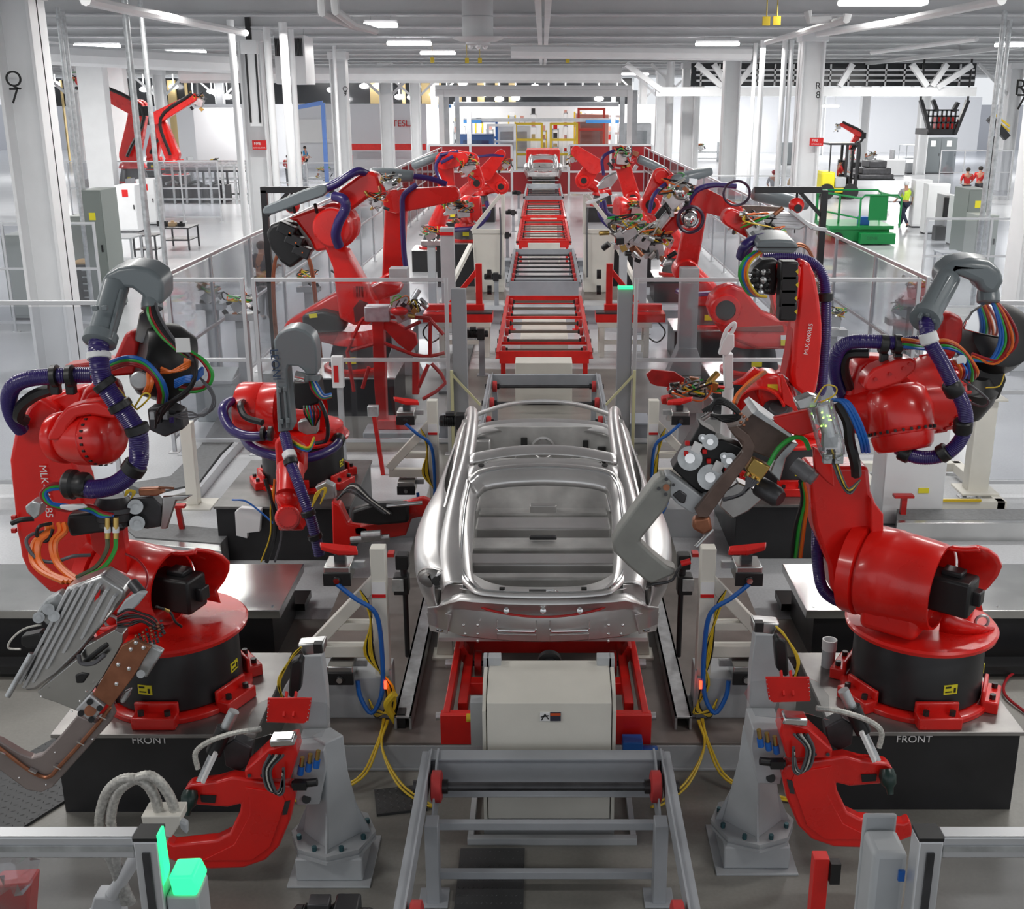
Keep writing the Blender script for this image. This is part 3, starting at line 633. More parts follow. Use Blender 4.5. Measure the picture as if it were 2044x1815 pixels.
def shoulder(t, c, d, r, L, motor=True, s=1):
    """barrel housing the second axis, flared open end with motor and scoop"""
    c = Vector(c); d = Vector(d).normalized()
    MB().lathe(c - d * .16, d, [(0, r * .8), (0, r), (.10, r * 1.02), (.11, r * .9), (.125, r * .9)], 48).build('link_flange', RED, t)
    sh = MB().lathe(c - d * .03, d, [(0, r * .9), (.0, r * .985), (.02, r * 1.0), (L * .35, r * 1.0), (L * .36, r * .985), (L * .75, r * .96), (L * .93, r * .93), (L, r * .9), (L, r * .84), (L * .6, r * .80), (L * .6, .02)], 56, caps=False).build('shoulder_barrel', RED, t, smooth=50)
    # support under the barrel down to the turntable
    MB().box(c + d * L * .4 - Vector((0, 0, r * .75)), (r * 1.5, L * .8, r * .6), Matrix((d.cross(Vector((0, 0, 1))), d, Vector((0, 0, 1)))).transposed()).build('shoulder_foot', RED, t, bevel=.05, seg=3)
    if motor:
        e = c + d * (L * .62); x = d.cross(Vector((0, 0, 1))).normalized(); R = Matrix((x, d, Vector((0, 0, 1)))).transposed()
        mo = MB().box(e + d * (L * .42) + x * .02, (.22, .34, .25), R).build('axis_motor', BLACK, t, bevel=.02)
        MB().box(e + d * (L * .42 + .19), (.10, .06, .10), R).box(e + d * (L * .42 + .02) + Vector((0, 0, .14)), (.12, .14, .04), R).build('motor_connector', BLKP, mo, bevel=.01)
        # scoop: partial shell continuing past the rim behind the motor
        rows = []
        for i in range(10):
            f = i / 9; row = []
            for k in range(9):
                a = radians(-38 + 128 * k / 8) ; ext = (.28 - .20 * abs(k / 8 * 2 - 1) ** 1.5 + (.12 if k in (0, 8) else 0)) 
                q = e + d * (L * .36 + ext * f); rr = r * (.90 + .12 * f * f)
                row.append(q + (x if x.y > 0 else -x) * (rr * cos(a)) + Vector((0, 0, rr * sin(a))))
            rows.append(row)
        MB().grid(rows).build('motor_scoop', RED, t, solid=.025, smooth=60)
    return sh
def hood(t, tip, mid, arch, r, legs=None, flat=.09):
    """grey plastic hose guide: ribbed half tube and broad curved hood"""
    g = MB().tube([tip, mid], [r * 1.0, r * 1.0], n=20, smooth=1).build('hose_guide', GREY, t, bevel=.004)
    return g

PTOP = mat('worn_steel_top', (.30, .29, .28), .36, .7, noise=.25, nscale=3)
# =============== front right robot
ZR = Zm(1344, 500, 2.92, 7.3); ZQ = Zm(1344, 1000, 2.227, 7.3)
pedestal('robot_pedestal', 'black box pedestal lettered FRONT under the front right robot', 1.98, 3.24, 6.85, 7.98, .62, topm=PTOP)
tx = text('FRONT', .075, (2.52, 6.846, .555), FR, WLAB, 'painted_word'); tag(tx, 'white word FRONT painted on the front right black pedestal', 'lettering')
rb = thing('welding_robot', 'large red robot at the front right holding the scissor weld gun over the car', 'robot', (2.69, 7.45, .62), 'red welding robots')
bigbase(rb, 2.69, 7.43, .62, 1)
shoulder(rb, pY(1745, 1140, 7.40), (.80, -.58, -.02), .325, .50, s=1)
slab(rb, ZQ, [(600, -150), (610, 0), (625, 110), (650, 190), (690, 290), (700, 380), (735, 455), (790, 490), (850, 420), (900, 120), (925, 70), (880, -40), (870, -150)], 7.42, .26, RED, 'lower_link', bevel=.03, seg=3)
slab(rb, ZQ, [(880, -10), (935, 60), (935, 130), (890, 200), (880, 120)], 7.34, .10, RED, 'link_web', bevel=.01)
# elbow and forearm castings
MB().lathe(ZR(1000, 950, 7.42), ZR(1330, 930, 7.36) - ZR(1000, 950, 7.42), [(0, .10), (.01, .13), (.15, .155), (.36, .21)], 40).build('elbow_casting', RED, rb, smooth=60)
ax = ZR(1345, 1150, 7.22) - ZR(1290, 790, 7.36)
MB().lathe(ZR(1290, 790, 7.36), ax, [(0, .16), (.04, .20), (.16, .225), (.28, .215), (.30, .205), (.305, .195), (.32, .195), (.325, .205), (.40, .19), (.43, .165), (.44, .05)], 48).build('forearm_casting', RED, rb, smooth=60)
c = ZR(1290, 790, 7.36) + ax.normalized() * .29; bolts(rb, c, ax, .212, 26, .009, BLKP, h=.02)
MB().lathe(ZR(1540, 830, 7.55), ZR(1250, 860, 7.28) - ZR(1540, 830, 7.55), [(0, .24), (.03, .255), (.10, .255), (.13, .235), (.28, .2), (.4, .15)], 48).build('forearm_casting', RED, rb, smooth=60)
bolts(rb, ZR(1540, 830, 7.55), ZR(1250, 860, 7.28) - ZR(1540, 830, 7.55), .262, 28, .012, REDW, h=.09)
slab(rb, ZR, [(1110, 800), (1120, 745), (1170, 690), (1300, 640), (1385, 630), (1425, 650), (1415, 700), (1330, 770), (1180, 815), (1130, 820)], 7.10, .16, RED, 'elbow_cover', bevel=.03, seg=3)
for p in ((1180, 752), (1265, 722), (1345, 690), (1380, 665)): MB().cyl(ZR(*p, 7.10), ZR(*p, 7.085), .012, n=8).build('cover_bolt', REDW, rb)
slab(rb, ZR, [(1000, 900), (1030, 790), (1070, 660), (1130, 620), (1240, 625), (1300, 680), (1200, 900), (1080, 1000)], 7.38, .2, RED, 'elbow_web', bevel=.04, seg=3)
slab(rb, ZR, [(1560, 400), (1620, 360), (1700, 400), (1690, 520), (1640, 640), (1540, 620)], 7.5, .16, REDW, 'motor_housing', bevel=.04, seg=3)
# black motor block and bright dish behind
MB().lathe(ZR(1660, 900, 7.75), ZR(1760, 680, 7.65) - ZR(1660, 900, 7.75), [(-.06, .10), (-.02, .18), (.1, .21), (.2, .21), (.28, .12)], 32).build('motor_block', BLACK, rb)
slab(rb, ZR, [(1690, 640), (1930, 680), (1950, 760), (1900, 880), (1760, 860)], 7.6, .3, BLACK, 'motor_block', bevel=.03)
MB().lathe(ZR(1800, 560, 7.85), Vector((.1, -.8, .4)), [(0, .2), (.15, .24), (.3, .22), (.33, .16)], 32).build('motor_drum', BLACK, rb)
slab(rb, ZR, [(1690, 455), (1740, 360), (1830, 300), (1900, 350), (1910, 510), (1800, 490), (1700, 465)], 7.52, .03, CHROME, 'dish_plate', bevel=.008)
# grey hose guide
G0 = ZR(1470, 400, 7.05); G1 = ZR(1600, 165, 7.35)
MB().cyl(G0, G1, .078, n=28).build('hose_guide', GREY, rb)
for o in ((-50, 10), (35, 25), (0, -8)):
    MB().bar(ZR(1480 + o[0], 390 + o[1], 6.99), ZR(1610 + o[0], 165 + o[1], 7.26), .022, .03).build('guide_rib', GREY, rb, bevel=.006)
MB().lathe(G0, G0 - G1, [(-.05, .088), (-.04, .098), (.015, .098), (.02, .085)], 28).build('guide_collar', GREY, rb)
hd = [(1545, 190), (1575, 120), (1640, 70), (1740, 52), (1850, 65), (1925, 120), (1935, 190), (1900, 250), (1850, 275), (1790, 240), (1770, 200), (1660, 150), (1635, 200), (1590, 260)]
MB().prism(ZR.L(hd, 7.30), (0, .22, .03)).build('guide_hood', GREY, rb, bevel=.05, seg=4)
MB().lathe(ZR(1835, 245, 7.38), Vector((0, -.35, -1)), [(-.05, .06), (.02, .072), (.06, .072), (.07, .06)], 24).build('guide_collar', GREY, rb)
hz = [(1500, 345, 7.13), (1475, 430, 7.02), (1495, 530, 6.98), (1560, 640, 6.98), (1630, 780, 6.99), (1690, 900, 7.0), (1705, 1010, 7.02), (1670, 1110, 7.04), (1590, 1185, 7.06), (1470, 1210, 7.10), (1370, 1190, 7.14), (1310, 1150, 7.18)]
cab(rb, ZR, hz, .046, HOSE, 'corrugated_hose', n=14, cor=.028, pitch=.011)
for a, b in (((1612, 770, 6.99), (1650, 840, 6.99)), ((1690, 990, 7.01), (1685, 1060, 7.03)), ((1600, 1165, 7.05), (1550, 1195, 7.07)), ((1385, 1195, 7.13), (1320, 1165, 7.17))): clampring(rb, ZR(*a), ZR(*b), .056)
clampring(rb, ZR(1478, 480, 7.0), ZR(1500, 545, 6.98), .052, WHITE, 'hose_sleeve')
cab(rb, ZR, [(1480, 535, 7.15), (1300, 540, 7.15), (1150, 530, 7.15), (1020, 540, 7.2), (955, 600, 7.25), (945, 700, 7.35), (970, 800, 7.45), (1010, 870, 7.5)], .045, HOSE, 'corrugated_hose', n=14, cor=.028, pitch=.011)
for x in (1225, 1305): clampring(rb, ZR(x - 25, 545, 7.15), ZR(x + 25, 548, 7.15), .056); MB().box(ZR(x, 640, 7.2), (.05, .06, .10)).build('clamp_foot', BLACK, rb, bevel=.01)
cab(rb, ZR, [(1140, 600, 7.2), (1020, 610, 7.25), (1000, 700, 7.3), (1030, 800, 7.4)], .03, BLACK, 'cable_sleeve')
for k, (m, dx) in enumerate(((GREEN, 0), (BLUE, 14), (DRED, -16), (ORANGE, -28))):
    cab(rb, ZR, [(1330, 545 + dx, 7.1), (1480, 560 + dx, 7.12), (1600, 555 + dx, 7.1), (1690, 600 + dx * .6, 7.1), (1740 - dx, 690, 7.12), (1740 - dx, 760 - abs(dx), 7.2)], .012, m, 'cable')
for k, (m, dx, e) in enumerate(((BLUE, 0, 0), (BLUE, 16, 5), (DRED, 50, 12), (ORANGE, 70, 20), (GREEN, 30, 8), (DRED, 95, 0))):
    cab(rb, ZR, [(1835, 250, 7.38), (1880 + dx * .6, 360, 7.35), (1905 + dx, 480 + e, 7.35), (1890 + dx, 570 + e, 7.35), (1840 + dx * .4, 640 + e, 7.35), (1740, 640 - dx * .4, 7.33)], .011, m, 'cable')
cab(rb, ZR, [(1680, 750, 7.2), (1780, 820, 7.15), (1840, 880, 7.15), (1800, 910, 7.2), (1720, 880, 7.3)], .008, CABLE)
cab(rb, ZR, [(1930, 720, 7.5), (1900, 790, 7.45), (1820, 800, 7.4)], .005, YELLOW)
MB().lathe(ZR(1655, 640, 7.1), Vector((.2, -1, .2)), [(0, .035), (.05, .035)], 16).build('connector', GALV, rb)
for k, (m, dx) in enumerate(((ORANGE, 0), (DRED, 14), (BLUE, 26))): cab(rb, ZR, [(1640 + dx, 640, 7.08), (1680 + dx, 700, 7.03), (1670 + dx, 745, 7.1)], .012, m)
# lower hose behind the arm
cab(rb, ZQ, [(640, 130, 7.6), (640, 250, 7.55), (660, 380, 7.5), (720, 440, 7.5), (790, 450, 7.5)], .042, HOSE, 'corrugated_hose', n=12, cor=.028, pitch=.011)
# tool: acrylic valve cover, cables and scissor gun
ZG = Zm(1220, 720, 3.946, 7.2)
tl = MB().lathe(ZG(1640, 330, 7.0), ZG(1740, 700, 6.95) - ZG(1640, 330, 7.0), [(0, .07), (.01, .085), (.30, .085), (.36, .07)], 24).build('clear_valve_cover', ACR, rb)
MB().cyl(ZG(1660, 360, 7.0), ZG(1720, 600, 6.96), .045).box(ZG(1720, 620, 6.96), (.09, .07, .09)).build('valve_block', GALV, tl)
for p in ((1660, 410), (1670, 450), (1720, 435), (1730, 468), (1690, 515), (1655, 515)): MB().sphere(ZG(*p, 6.93), .006, 6, 4).build('indicator_light', mat('green_led', (.5, 1, .1), emit=(.5, 1, .1), es=4), tl)
slab(rb, ZG, [(1450, 320), (1570, 270), (1640, 290), (1620, 370), (1480, 390)], 6.98, .10, STEEL, 'bracket')
cab(rb, ZG, [(1600, 330), (1680, 200), (1770, 210), (1760, 270), (1650, 330)], .005, YELLOW, Y=6.95)
for dx in (0, 28, 50): cab(rb, ZG, [(1740 + dx, 310, 7.05), (1820 + dx, 330, 7.0), (1900 + dx, 460, 6.98), (1960 + dx, 620, 6.98), (1980 + dx, 720, 7.05)], .012, BLUE, 'air_hose')
cab(rb, ZG, [(1780, 330, 7.1), (1860, 480, 7.06), (1880, 640, 7.05), (1920, 800, 7.05), (1930, 900, 7.1)], .035, BLACK, 'cable_sleeve')
slab(rb, ZG, [(1280, 450), (1570, 385), (1620, 560), (1480, 600), (1400, 570), (1290, 500)], 7.10, .05, RED, 'tool_flange')
slab(rb, ZG, [(1590, 680), (1740, 760), (1760, 1000), (1700, 960), (1600, 860)], 7.1, .04, RED, 'tool_flange')
gun = slab(rb, ZG, [(1130, 400), (1440, 600), (1300, 790), (1060, 700), (940, 560), (1040, 500)], 7.18, .24, BROWN, 'weld_gun')
slab(gun, ZG, [(1140, 395), (1155, 385), (1430, 590), (1415, 612), (1110, 420)], 7.10, .34, GALV, 'guide_rail', bevel=.004)
slab(gun, ZG, [(700, 500), (830, 570), (790, 640), (870, 620), (1040, 690), (760, 1080), (640, 1000), (480, 850), (560, 740)], 7.20, .16, BLACK, 'cylinder_block')
for (x, y, r) in ((720, 610, 32), (620, 770, 95), (890, 755, 32), (780, 920, 100), (660, 745, 0), (780, 640, 62), (930, 790, 62)):
    if r: MB().cyl(ZG(x, y, 7.19), ZG(x, y, 7.17), ZG.r(r), n=28).build('pulley_disc', GALV, gun); MB().cyl(ZG(x, y, 7.17), ZG(x, y, 7.155), ZG.r(r * .4), n=20).build('pulley_hub', CHROME, gun)
for p in ([(660, 635), (725, 665), (690, 740), (625, 705)], [(830, 785), (895, 815), (855, 890), (790, 860)]): slab(gun, ZG, p, 7.165, .01, WLAB, 'maker_label', bevel=0)
for p in ((600, 650), (590, 730), (735, 715), (768, 790), (910, 855)): MB().box(ZG(*p, 7.18), (.03, .03, .03)).build('red_plug', RLAB, gun, bevel=.005)
slab(gun, ZG, [(920, 530), (1000, 520), (1090, 590), (1135, 680), (1110, 760), (760, 1240), (690, 1235), (660, 1180), (1040, 720), (1040, 640), (980, 600)], 7.06, .05, BROWN, 'copper_shunt_arm', bevel=.006)
slab(gun, ZG, [(400, 1000), (430, 900), (470, 895), (640, 1020), (720, 1080), (770, 1060), (700, 1200), (640, 1210), (520, 1130)], 7.12, .12, PGREY, 'arm_clevis')
slab(gun, ZG, [(480, 1060), (540, 1020), (600, 1060), (580, 1130), (540, 1120)], 7.11, .05, DARK, 'clevis_slot')
slab(gun, ZG, [(340, 950), (410, 905), (480, 960), (470, 1080), (440, 1160), (260, 1380), (225, 1430), (330, 1530), (440, 1620), (520, 1650), (500, 1690), (320, 1765), (270, 1740), (130, 1620), (20, 1510), (10, 1430), (60, 1330)], 7.10, .14, mat('cast_grey_arm', (0.30, 0.305, 0.285), 0.5, 0.3, noise=.12, nscale=5), 'gun_arm', bevel=.035, seg=3)
for p, r in (((435, 1000), 26), ((375, 1010), 14), ((435, 935), 14), ((490, 980), 12), ((430, 1055), 14)): MB().cyl(ZG(*p, 7.105), ZG(*p, 7.085), ZG.r(r), n=18).build('arm_bolt', DARK if r < 20 else COPPER, gun)
cab(gun, ZG, [(320, 1765, 7.12), (470, 1735, 7.1), (520, 1660, 7.08), (560, 1600, 7.07)], .010, DARK, 'electrode_holder')
MB().cyl(ZG(550, 1600, 7.07), ZG(625, 1580, 7.07), .02).build('electrode_tip', RLAB, gun)
slab(gun, ZG, [(650, 1250), (780, 1230), (800, 1340), (730, 1380), (640, 1330)], 7.08, .09, COPPER, 'copper_block', bevel=.02)
MB().cyl(ZG(800, 1330, 7.12), ZG(665, 1470, 7.05), .013).build('electrode', GALV, gun)
slab(gun, ZG, [(1060, 860), (1120, 770), (1260, 840), (1160, 980)], 7.12, .08, BRASS, 'brass_manifold')
for k in range(3): MB().cyl(ZG(1080 + 40 * k, 880 + 28 * k, 7.11), ZG(1060 + 40 * k, 920 + 28 * k, 7.10), .016).build('brass_fitting', BRASS, gun)
for k in range(6): cab(gun, ZG, [(1070 + 18 * k, 910 + 8 * k), (1060 + 6 * k, 1000), (1000 + 4 * k, 1060), (880, 1090 + 3 * k)], .009, CABLE, Y=7.08)
slab(gun, ZG, [(890, 1030), (1000, 960), (1230, 1060), (1080, 1190), (960, 1250), (850, 1150)], 7.22, .14, STEEL, 'valve_plate')
MB().lathe(ZG(1170, 990, 7.25), ZG(1300, 1070, 7.15) - ZG(1170, 990, 7.25), [(0, .07), (.15, .07), (.18, .05)], 20).build('actuator', DARK, gun)
slab(gun, ZG, [(1380, 770), (1330, 960), (1250, 880), (1300, 760), (1420, 640), (1480, 660)], 7.2, .1, GALV, 'bracket')
MB().lathe(ZG(1440, 810, 7.12), ZG(1580, 920, 7.05) - ZG(1440, 810, 7.12), [(0, .05), (.13, .055), (.14, .045), (.17, .045)], 20).build('servo_motor', mat('servo_grey', (.16, .16, .17), .4), gun)
cab(gun, ZG, [(1240, 820), (1320, 690), (1430, 610), (1520, 620), (1560, 700)], .016, GREEN, 'water_hose', Y=7.1)
for k in range(4): cab(gun, ZG, [(780 - 20 * k, 400), (830, 300 + 12 * k), (930, 330 + 10 * k), (1010, 420 + 8 * k), (900, 440 + 12 * k), (780 + 10 * k, 430)], .013, BLACK, 'chain_cable', Y=7.12)
for k in range(5): MB().sphere(ZG(1020 + 25 * (k % 3), 420 + 22 * k, 7.08), .012, 8, 6).build('copper_stud', COPPER, gun)
for k, (m, dx) in enumerate(((CABLE, 0), (BLACK, 30), (YELLOW, 60), (CABLE, 90))):
    cab(rb, ZG, [(1700 + dx * .6, 700, 6.98), (1750 + dx * .4, 820, 6.95), (1800 + dx * .5, 950 + dx * .3, 6.93), (1880, 1050 - dx * .5, 6.96), (1960, 940, 7.0)], .007, m)
for k in range(2): MB().box(ZG(1700 + 90 * k, 770, 6.95), (.055, .05, .06)).cyl(ZG(1700 + 90 * k, 770, 6.93), ZG(1700 + 90 * k, 770, 6.915), .015).build('pneumatic_valve', GALV, rb, bevel=.004)
for k, (m, dx) in enumerate(((ORANGE, 0), (GREEN, -40), (BLACK, -70))):
    cab(rb, ZG, [(1510 + dx * .3, 950, 7.3), (1540 + dx * .5, 1100, 7.4), (1520 + dx, 1300, 7.5), (1490 + dx, 1550, 7.6)], .014, m)

# =============== front left robot
ZA = Zm(0, 500, 4.258, 7.3); ZB = Zm(0, 850, 4.258, 7.3); ZC = Zm(0, 1200, 3.63, 6.45)
pedestal('robot_pedestal', 'black box pedestal lettered FRONT under the front left robot', -3.30, -1.96, 6.82, 7.98, .62, topm=PTOP)
tx = text('FRONT', .075, (-2.66, 6.816, .565), FR, WLAB, 'painted_word'); tag(tx, 'white word FRONT painted on the front left black pedestal', 'lettering')
ra = thing('welding_robot', 'large red robot at the front left holding the finned transformer gun', 'robot', (-2.66, 7.43, .62), 'red welding robots')
bigbase(ra, -2.64, 7.43, .62, -1)
shoulder(ra, pY(232, 1155, 7.55), (.93, -.30, -.02), .29, .50)
slab(ra, ZB, [(130, 0), (75, 295), (90, 450), (110, 640), (135, 900), (160, 1010), (175, 1120), (230, 1240), (330, 1340), (420, 1420), (520, 1440), (700, 1300), (800, 1100), (760, 900), (700, 500), (560, 100), (500, -150), (330, -250), (240, -170), (180, -60)], 7.55, .24, RED, 'lower_link', bevel=.03, seg=3)
tt = text('MLK-060RB5', .072, ZB(390, 560, 7.53), (radians(90), radians(90), 0), WLAB, 'painted_number', ra)
for y in (780, 890): MB().box(ZB(120, y, 7.52), (.03, .03, .03)).build('link_bolt', REDW, ra)
slab(ra, ZB, [(760, 900), (1050, 860), (1085, 1270), (930, 1180), (780, 1050)], 7.25, .08, RED, 'tool_flange', bevel=.006)
slab(ra, ZA, [(380, 1260), (560, 1190), (700, 1180), (700, 1400), (420, 1650), (85, 1990), (80, 1830), (170, 1620)], 7.62, .2, RED, 'link_head', bevel=.03)
MB().lathe(ZA(500, 1590, 7.35), ZA(1080, 1590, 7.1) - ZA(500, 1590, 7.35), [(0, .15), (.01, .17), (.075, .175), (.085, .165), (.09, .14), (.11, .14), (.115, .16), (.2, .182), (.35, .185), (.355, .178), (.365, .178), (.37, .185), (.43, .175), (.48, .14), (.50, .05)], 48).build('forearm_casting', RED, ra, smooth=50)
bolts(ra, ZA(500, 1590, 7.35) + (ZA(1080, 1590, 7.1) - ZA(500, 1590, 7.35)).normalized() * .385, ZA(1080, 1590, 7.1) - ZA(500, 1590, 7.35), .180, 26, .009, INK, h=.022)
bolts(ra, ZA(500, 1590, 7.35), ZA(500, 1590, 7.35) - ZA(1080, 1590, 7.1), .13, 10, .012, REDW, h=.01)
slab(ra, ZA, [(410, 1560), (480, 1430), (560, 1340), (700, 1300), (830, 1290), (960, 1350), (1000, 1400), (980, 1440), (760, 1400), (650, 1420), (580, 1500), (560, 1560), (500, 1620), (400, 1620)], 7.10, .16, RED, 'elbow_cover', bevel=.025, seg=3)
slab(ra, ZA, [(640, 1320), (700, 1190), (820, 1100), (960, 1120), (1010, 1300), (960, 1480), (700, 1450)], 7.34, .18, RED, 'elbow_web', bevel=.05, seg=3)
slab(ra, ZA, [(930, 990), (1060, 700), (1130, 690), (1180, 780), (1170, 1010), (1000, 1060)], 7.5, .16, REDW, 'motor_housing', bevel=.03)
slab(ra, ZA, [(530, 980), (900, 930), (1150, 980), (1150, 1060), (900, 1080), (640, 1080)], 7.45, .16, REDW, 'motor_housing', bevel=.02)
MB().lathe(ZA(1180, 900, 7.45), ZA(1450, 960, 7.55) - ZA(1180, 900, 7.45), [(0, .2), (.05, .25), (.2, .27), (.32, .22)], 32).build('motor_block', BLACK, ra)
slab(ra, ZA, [(1140, 770), (1180, 540), (1230, 500), (1330, 560), (1480, 740), (1500, 780), (1200, 800)], 7.45, .03, mat('dark_mirror_sheet', (.2, .19, .18), .2, .9), 'dish_plate')
slab(ra, ZA, [(1180, 800), (1480, 780), (1620, 1000), (1560, 1280), (1380, 1330), (1240, 1200)], 7.5, .25, BLACK, 'motor_block', bevel=.04)
G0 = ZA(850, 760, 6.98); G1 = ZA(985, 300, 7.25)
MB().cyl(G0, G1, .083, n=28).build('hose_guide', GREY, ra)
for o in ((-95, 10), (-10, 20), (60, 5)):
    MB().bar(ZA(870 + o[0], 740 + o[1], 6.93), ZA(975 + o[0], 330 + o[1], 7.17), .022, .03).build('guide_rib', GREY, ra, bevel=.006)
for yy in (-10, 190):
    for dx in (0, 80): MB().box(ZA(810 + dx + yy * -.0, 680 - yy, 6.95), (.035, .03, .03)).build('guide_clip', GREY, ra, bevel=.005)
MB().lathe(G0, G0 - G1, [(-.05, .09), (-.04, .103), (.02, .103), (.03, .085)], 28).build('guide_collar', GREY, ra)
hd = [(870, 330), (860, 260), (900, 200), (1000, 150), (1130, 135), (1260, 160), (1350, 220), (1385, 300), (1385, 420), (1360, 480), (1220, 440), (1200, 390), (1120, 330), (1010, 320), (960, 360), (930, 420)]
MB().prism(ZA.L(hd, 7.20), (0, .24, .03)).build('guide_hood', GREY, ra, bevel=.05, seg=4)
MB().lathe(ZA(1290, 430, 7.25), Vector((.1, -.5, -1)), [(-.04, .055), (.02, .068), (.05, .068), (.06, .055)], 24).build('guide_collar', GREY, ra)
hz = [(860, 690, 7.08), (840, 800, 6.95), (845, 960, 6.9), (880, 1120, 6.9), (980, 1280, 6.9), (1090, 1420, 6.9), (1170, 1560, 6.9), (1180, 1700, 6.92)]
hz2 = [(a, b, c) for a, b, c in hz] + [(1170, 1460 + 350 - 0, 6.92), (1080, 1920, 6.92), (960, 2000, 6.93), (800, 2030, 6.95), (700, 2020, 7.0)]
cab(ra, ZA, hz2, .060, HOSE, 'corrugated_hose', n=16, cor=.028, pitch=.012)
clampring(ra, ZA(836, 870, 6.93), ZA(842, 930, 6.91), .066, WHITE, 'hose_sleeve')
for a, b in (((868, 1110, 6.9), (915, 1165, 6.9)), ((1000, 1290, 6.9), (1040, 1350, 6.9)), ((1150, 1480, 6.9), (1180, 1560, 6.9)), ((1165, 1810, 6.92), (1110, 1890, 6.92))): clampring(ra, ZA(*a), ZA(*b), .069)
MB().lathe(ZA(560, 1985, 7.0), Vector((1, -.15, -.02)), [(0, .08), (.02, .098), (.06, .098), (.08, .08), (.11, .085), (.14, .085), (.16, .07)], 28).build('hose_boot', BLACK, ra)
cab(ra, ZA, [(780, 1060, 7.2), (600, 1060, 7.15), (450, 1070, 7.12), (250, 1090, 7.15), (120, 1150, 7.2), (75, 1270, 7.3), (110, 1420, 7.4), (180, 1520, 7.5)], .052, HOSE, 'corrugated_hose', n=14, cor=.028, pitch=.012)
for x in (470, 600): clampring(ra, ZA(x - 28, 1070, 7.12), ZA(x + 28, 1066, 7.12), .066); MB().box(ZA(x + 5, 1170, 7.14), (.06, .06, .08)).build('clamp_foot', BLACK, ra, bevel=.01)
cab(ra, ZA, [(430, 1180, 7.2), (300, 1230, 7.2), (190, 1320, 7.25), (160, 1410, 7.3), (220, 1450, 7.35)], .04, BLACK, 'cable_sleeve')
for m, dx in ((GREEN, 0), (BLUE, -22), (DRED, 24), (DRED, 38)):
    cab(ra, ZA, [(780, 1060 + dx * .6, 7.1), (950, 970 + dx, 7.08), (1100, 930 + dx, 7.05), (1240, 970 + dx, 7.05), (1350 - dx * .8, 1090, 7.06), (1390 - dx, 1200, 7.1), (1385 - dx, 1290, 7.2)], .014, m)
for m, dx in ((DRED, 0), (GREEN, -22), (BLACK, 20), (BLACK, 38), (BLACK, 52), (CABLE, 64)):
    cab(ra, ZA, [(1275 + dx * .6, 440, 7.2), (1290 + dx, 560, 7.15), (1370 + dx, 700, 7.12), (1500 + dx * .6, 830, 7.12), (1600 + dx * .3, 900, 7.15)], .012, m)
for m, dx in ((GREEN, 0), (DRED, -22)):
    cab(ra, ZA, [(1620, 860, 7.15), (1740 + dx, 940, 7.15), (1805 + dx, 1050, 7.15), (1770 + dx, 1150, 7.15), (1660, 1200 + dx, 7.18), (1530, 1180 + dx, 7.25)], .012, m)
for k in range(3): cab(ra, ZA, [(1370, 1000 + 20 * k, 7.15), (1460, 1030, 7.12), (1580, 1000 - 20 * k, 7.12), (1620, 950, 7.15), (1570, 925 + 15 * k, 7.2)], .010, ORANGE)
for k in range(4): cab(ra, ZA, [(1490, 1110 + 16 * k, 7.15), (1570, 1080 + 12 * k, 7.12), (1660, 1060 + 14 * k, 7.12), (1720, 1000 + 16 * k, 7.2)], .012, BLUE)
for k in range(2): cab(ra, ZA, [(1260 + 40 * k, 1040, 7.1), (1265 + 25 * k, 1130, 7.05), (1230 + 30 * k, 1210, 7.08)], .015, ORANGE)
MB().box(ZA(1555, 805, 7.1), (.09, .01, .09)).build('cable_tag', WLAB, ra)
cab(ra, ZA, [(1000, 1170, 7.0), (1140, 1330, 7.0), (1180, 1340, 7.0), (1275, 1240, 7.0), (1220, 1220, 7.0), (1145, 1330, 7.01)], .006, YELLOW)
for k in range(5): cab(ra, ZA, [(1640, 880, 7.15), (1670 - 15 * k, 1050 + 30 * k, 7.1), (1600 - 60 * k, 1200 + 35 * k, 7.12), (1400 - 20 * k, 1350 + 40 * k, 7.2)], .008, BLACK)
for k in range(3): cab(ra, ZA, [(1700, 1080, 7.15), (1810, 1200 + 30 * k, 7.12), (1810 - 40 * k, 1350 + 30 * k, 7.12), (1600, 1430 - 30 * k, 7.15), (1430, 1400 + 10 * k, 7.2)], .006, CABLE)
slab(ra, ZA, [(1250, 1350), (1400, 1310), (1540, 1380), (1560, 1520), (1400, 1590), (1270, 1530)], 7.3, .14, DARK, 'valve_block')
for k in range(5): MB().box(ZA(1300 + 55 * k, 1400 + 30 * (k % 2), 7.27), (.03, .04, .05)).build('pneumatic_valve', (GALV, BLACK, GALV, CHROME, BLACK)[k], ra)
MB().lathe(ZA(1190, 1110, 7.2), Vector((.3, -1, .3)), [(0, .055), (.05, .06), (.06, .05)], 20).build('connector', GALV, ra)
# wrist
MB().lathe(ZB(960, 600, 7.2), Vector((0, -.15, -1)), [(0, .10), (.06, .13), (.07, .15), (.10, .15), (.11, .13), (.16, .12), (.17, .105), (.20, .105)], 28).build('wrist_flange', DARK, ra)
slab(ra, ZB, [(570, 760), (860, 740), (1060, 800), (1050, 900), (800, 920), (600, 950), (560, 860)], 7.1, .14, BLACK, 'wrist_box', bevel=.02)
for x in (915, 985): MB().cyl(ZB(x, 780, 7.05), ZB(x, 960, 7.02), .018).build('brass_fitting', BRASS, ra); MB().cyl(ZB(x, 860, 7.04), ZB(x, 910, 7.03), .021).build('white_fitting', WHITE, ra)
for (a, b) in ((1150, 690), (1165, 830)): MB().cyl(ZB(a, b, 7.18), ZB(a, b, 7.14), .05, n=24).cyl(ZB(a, b, 7.14), ZB(a, b, 7.12), .02).build('pulley_disc', GALV, ra)
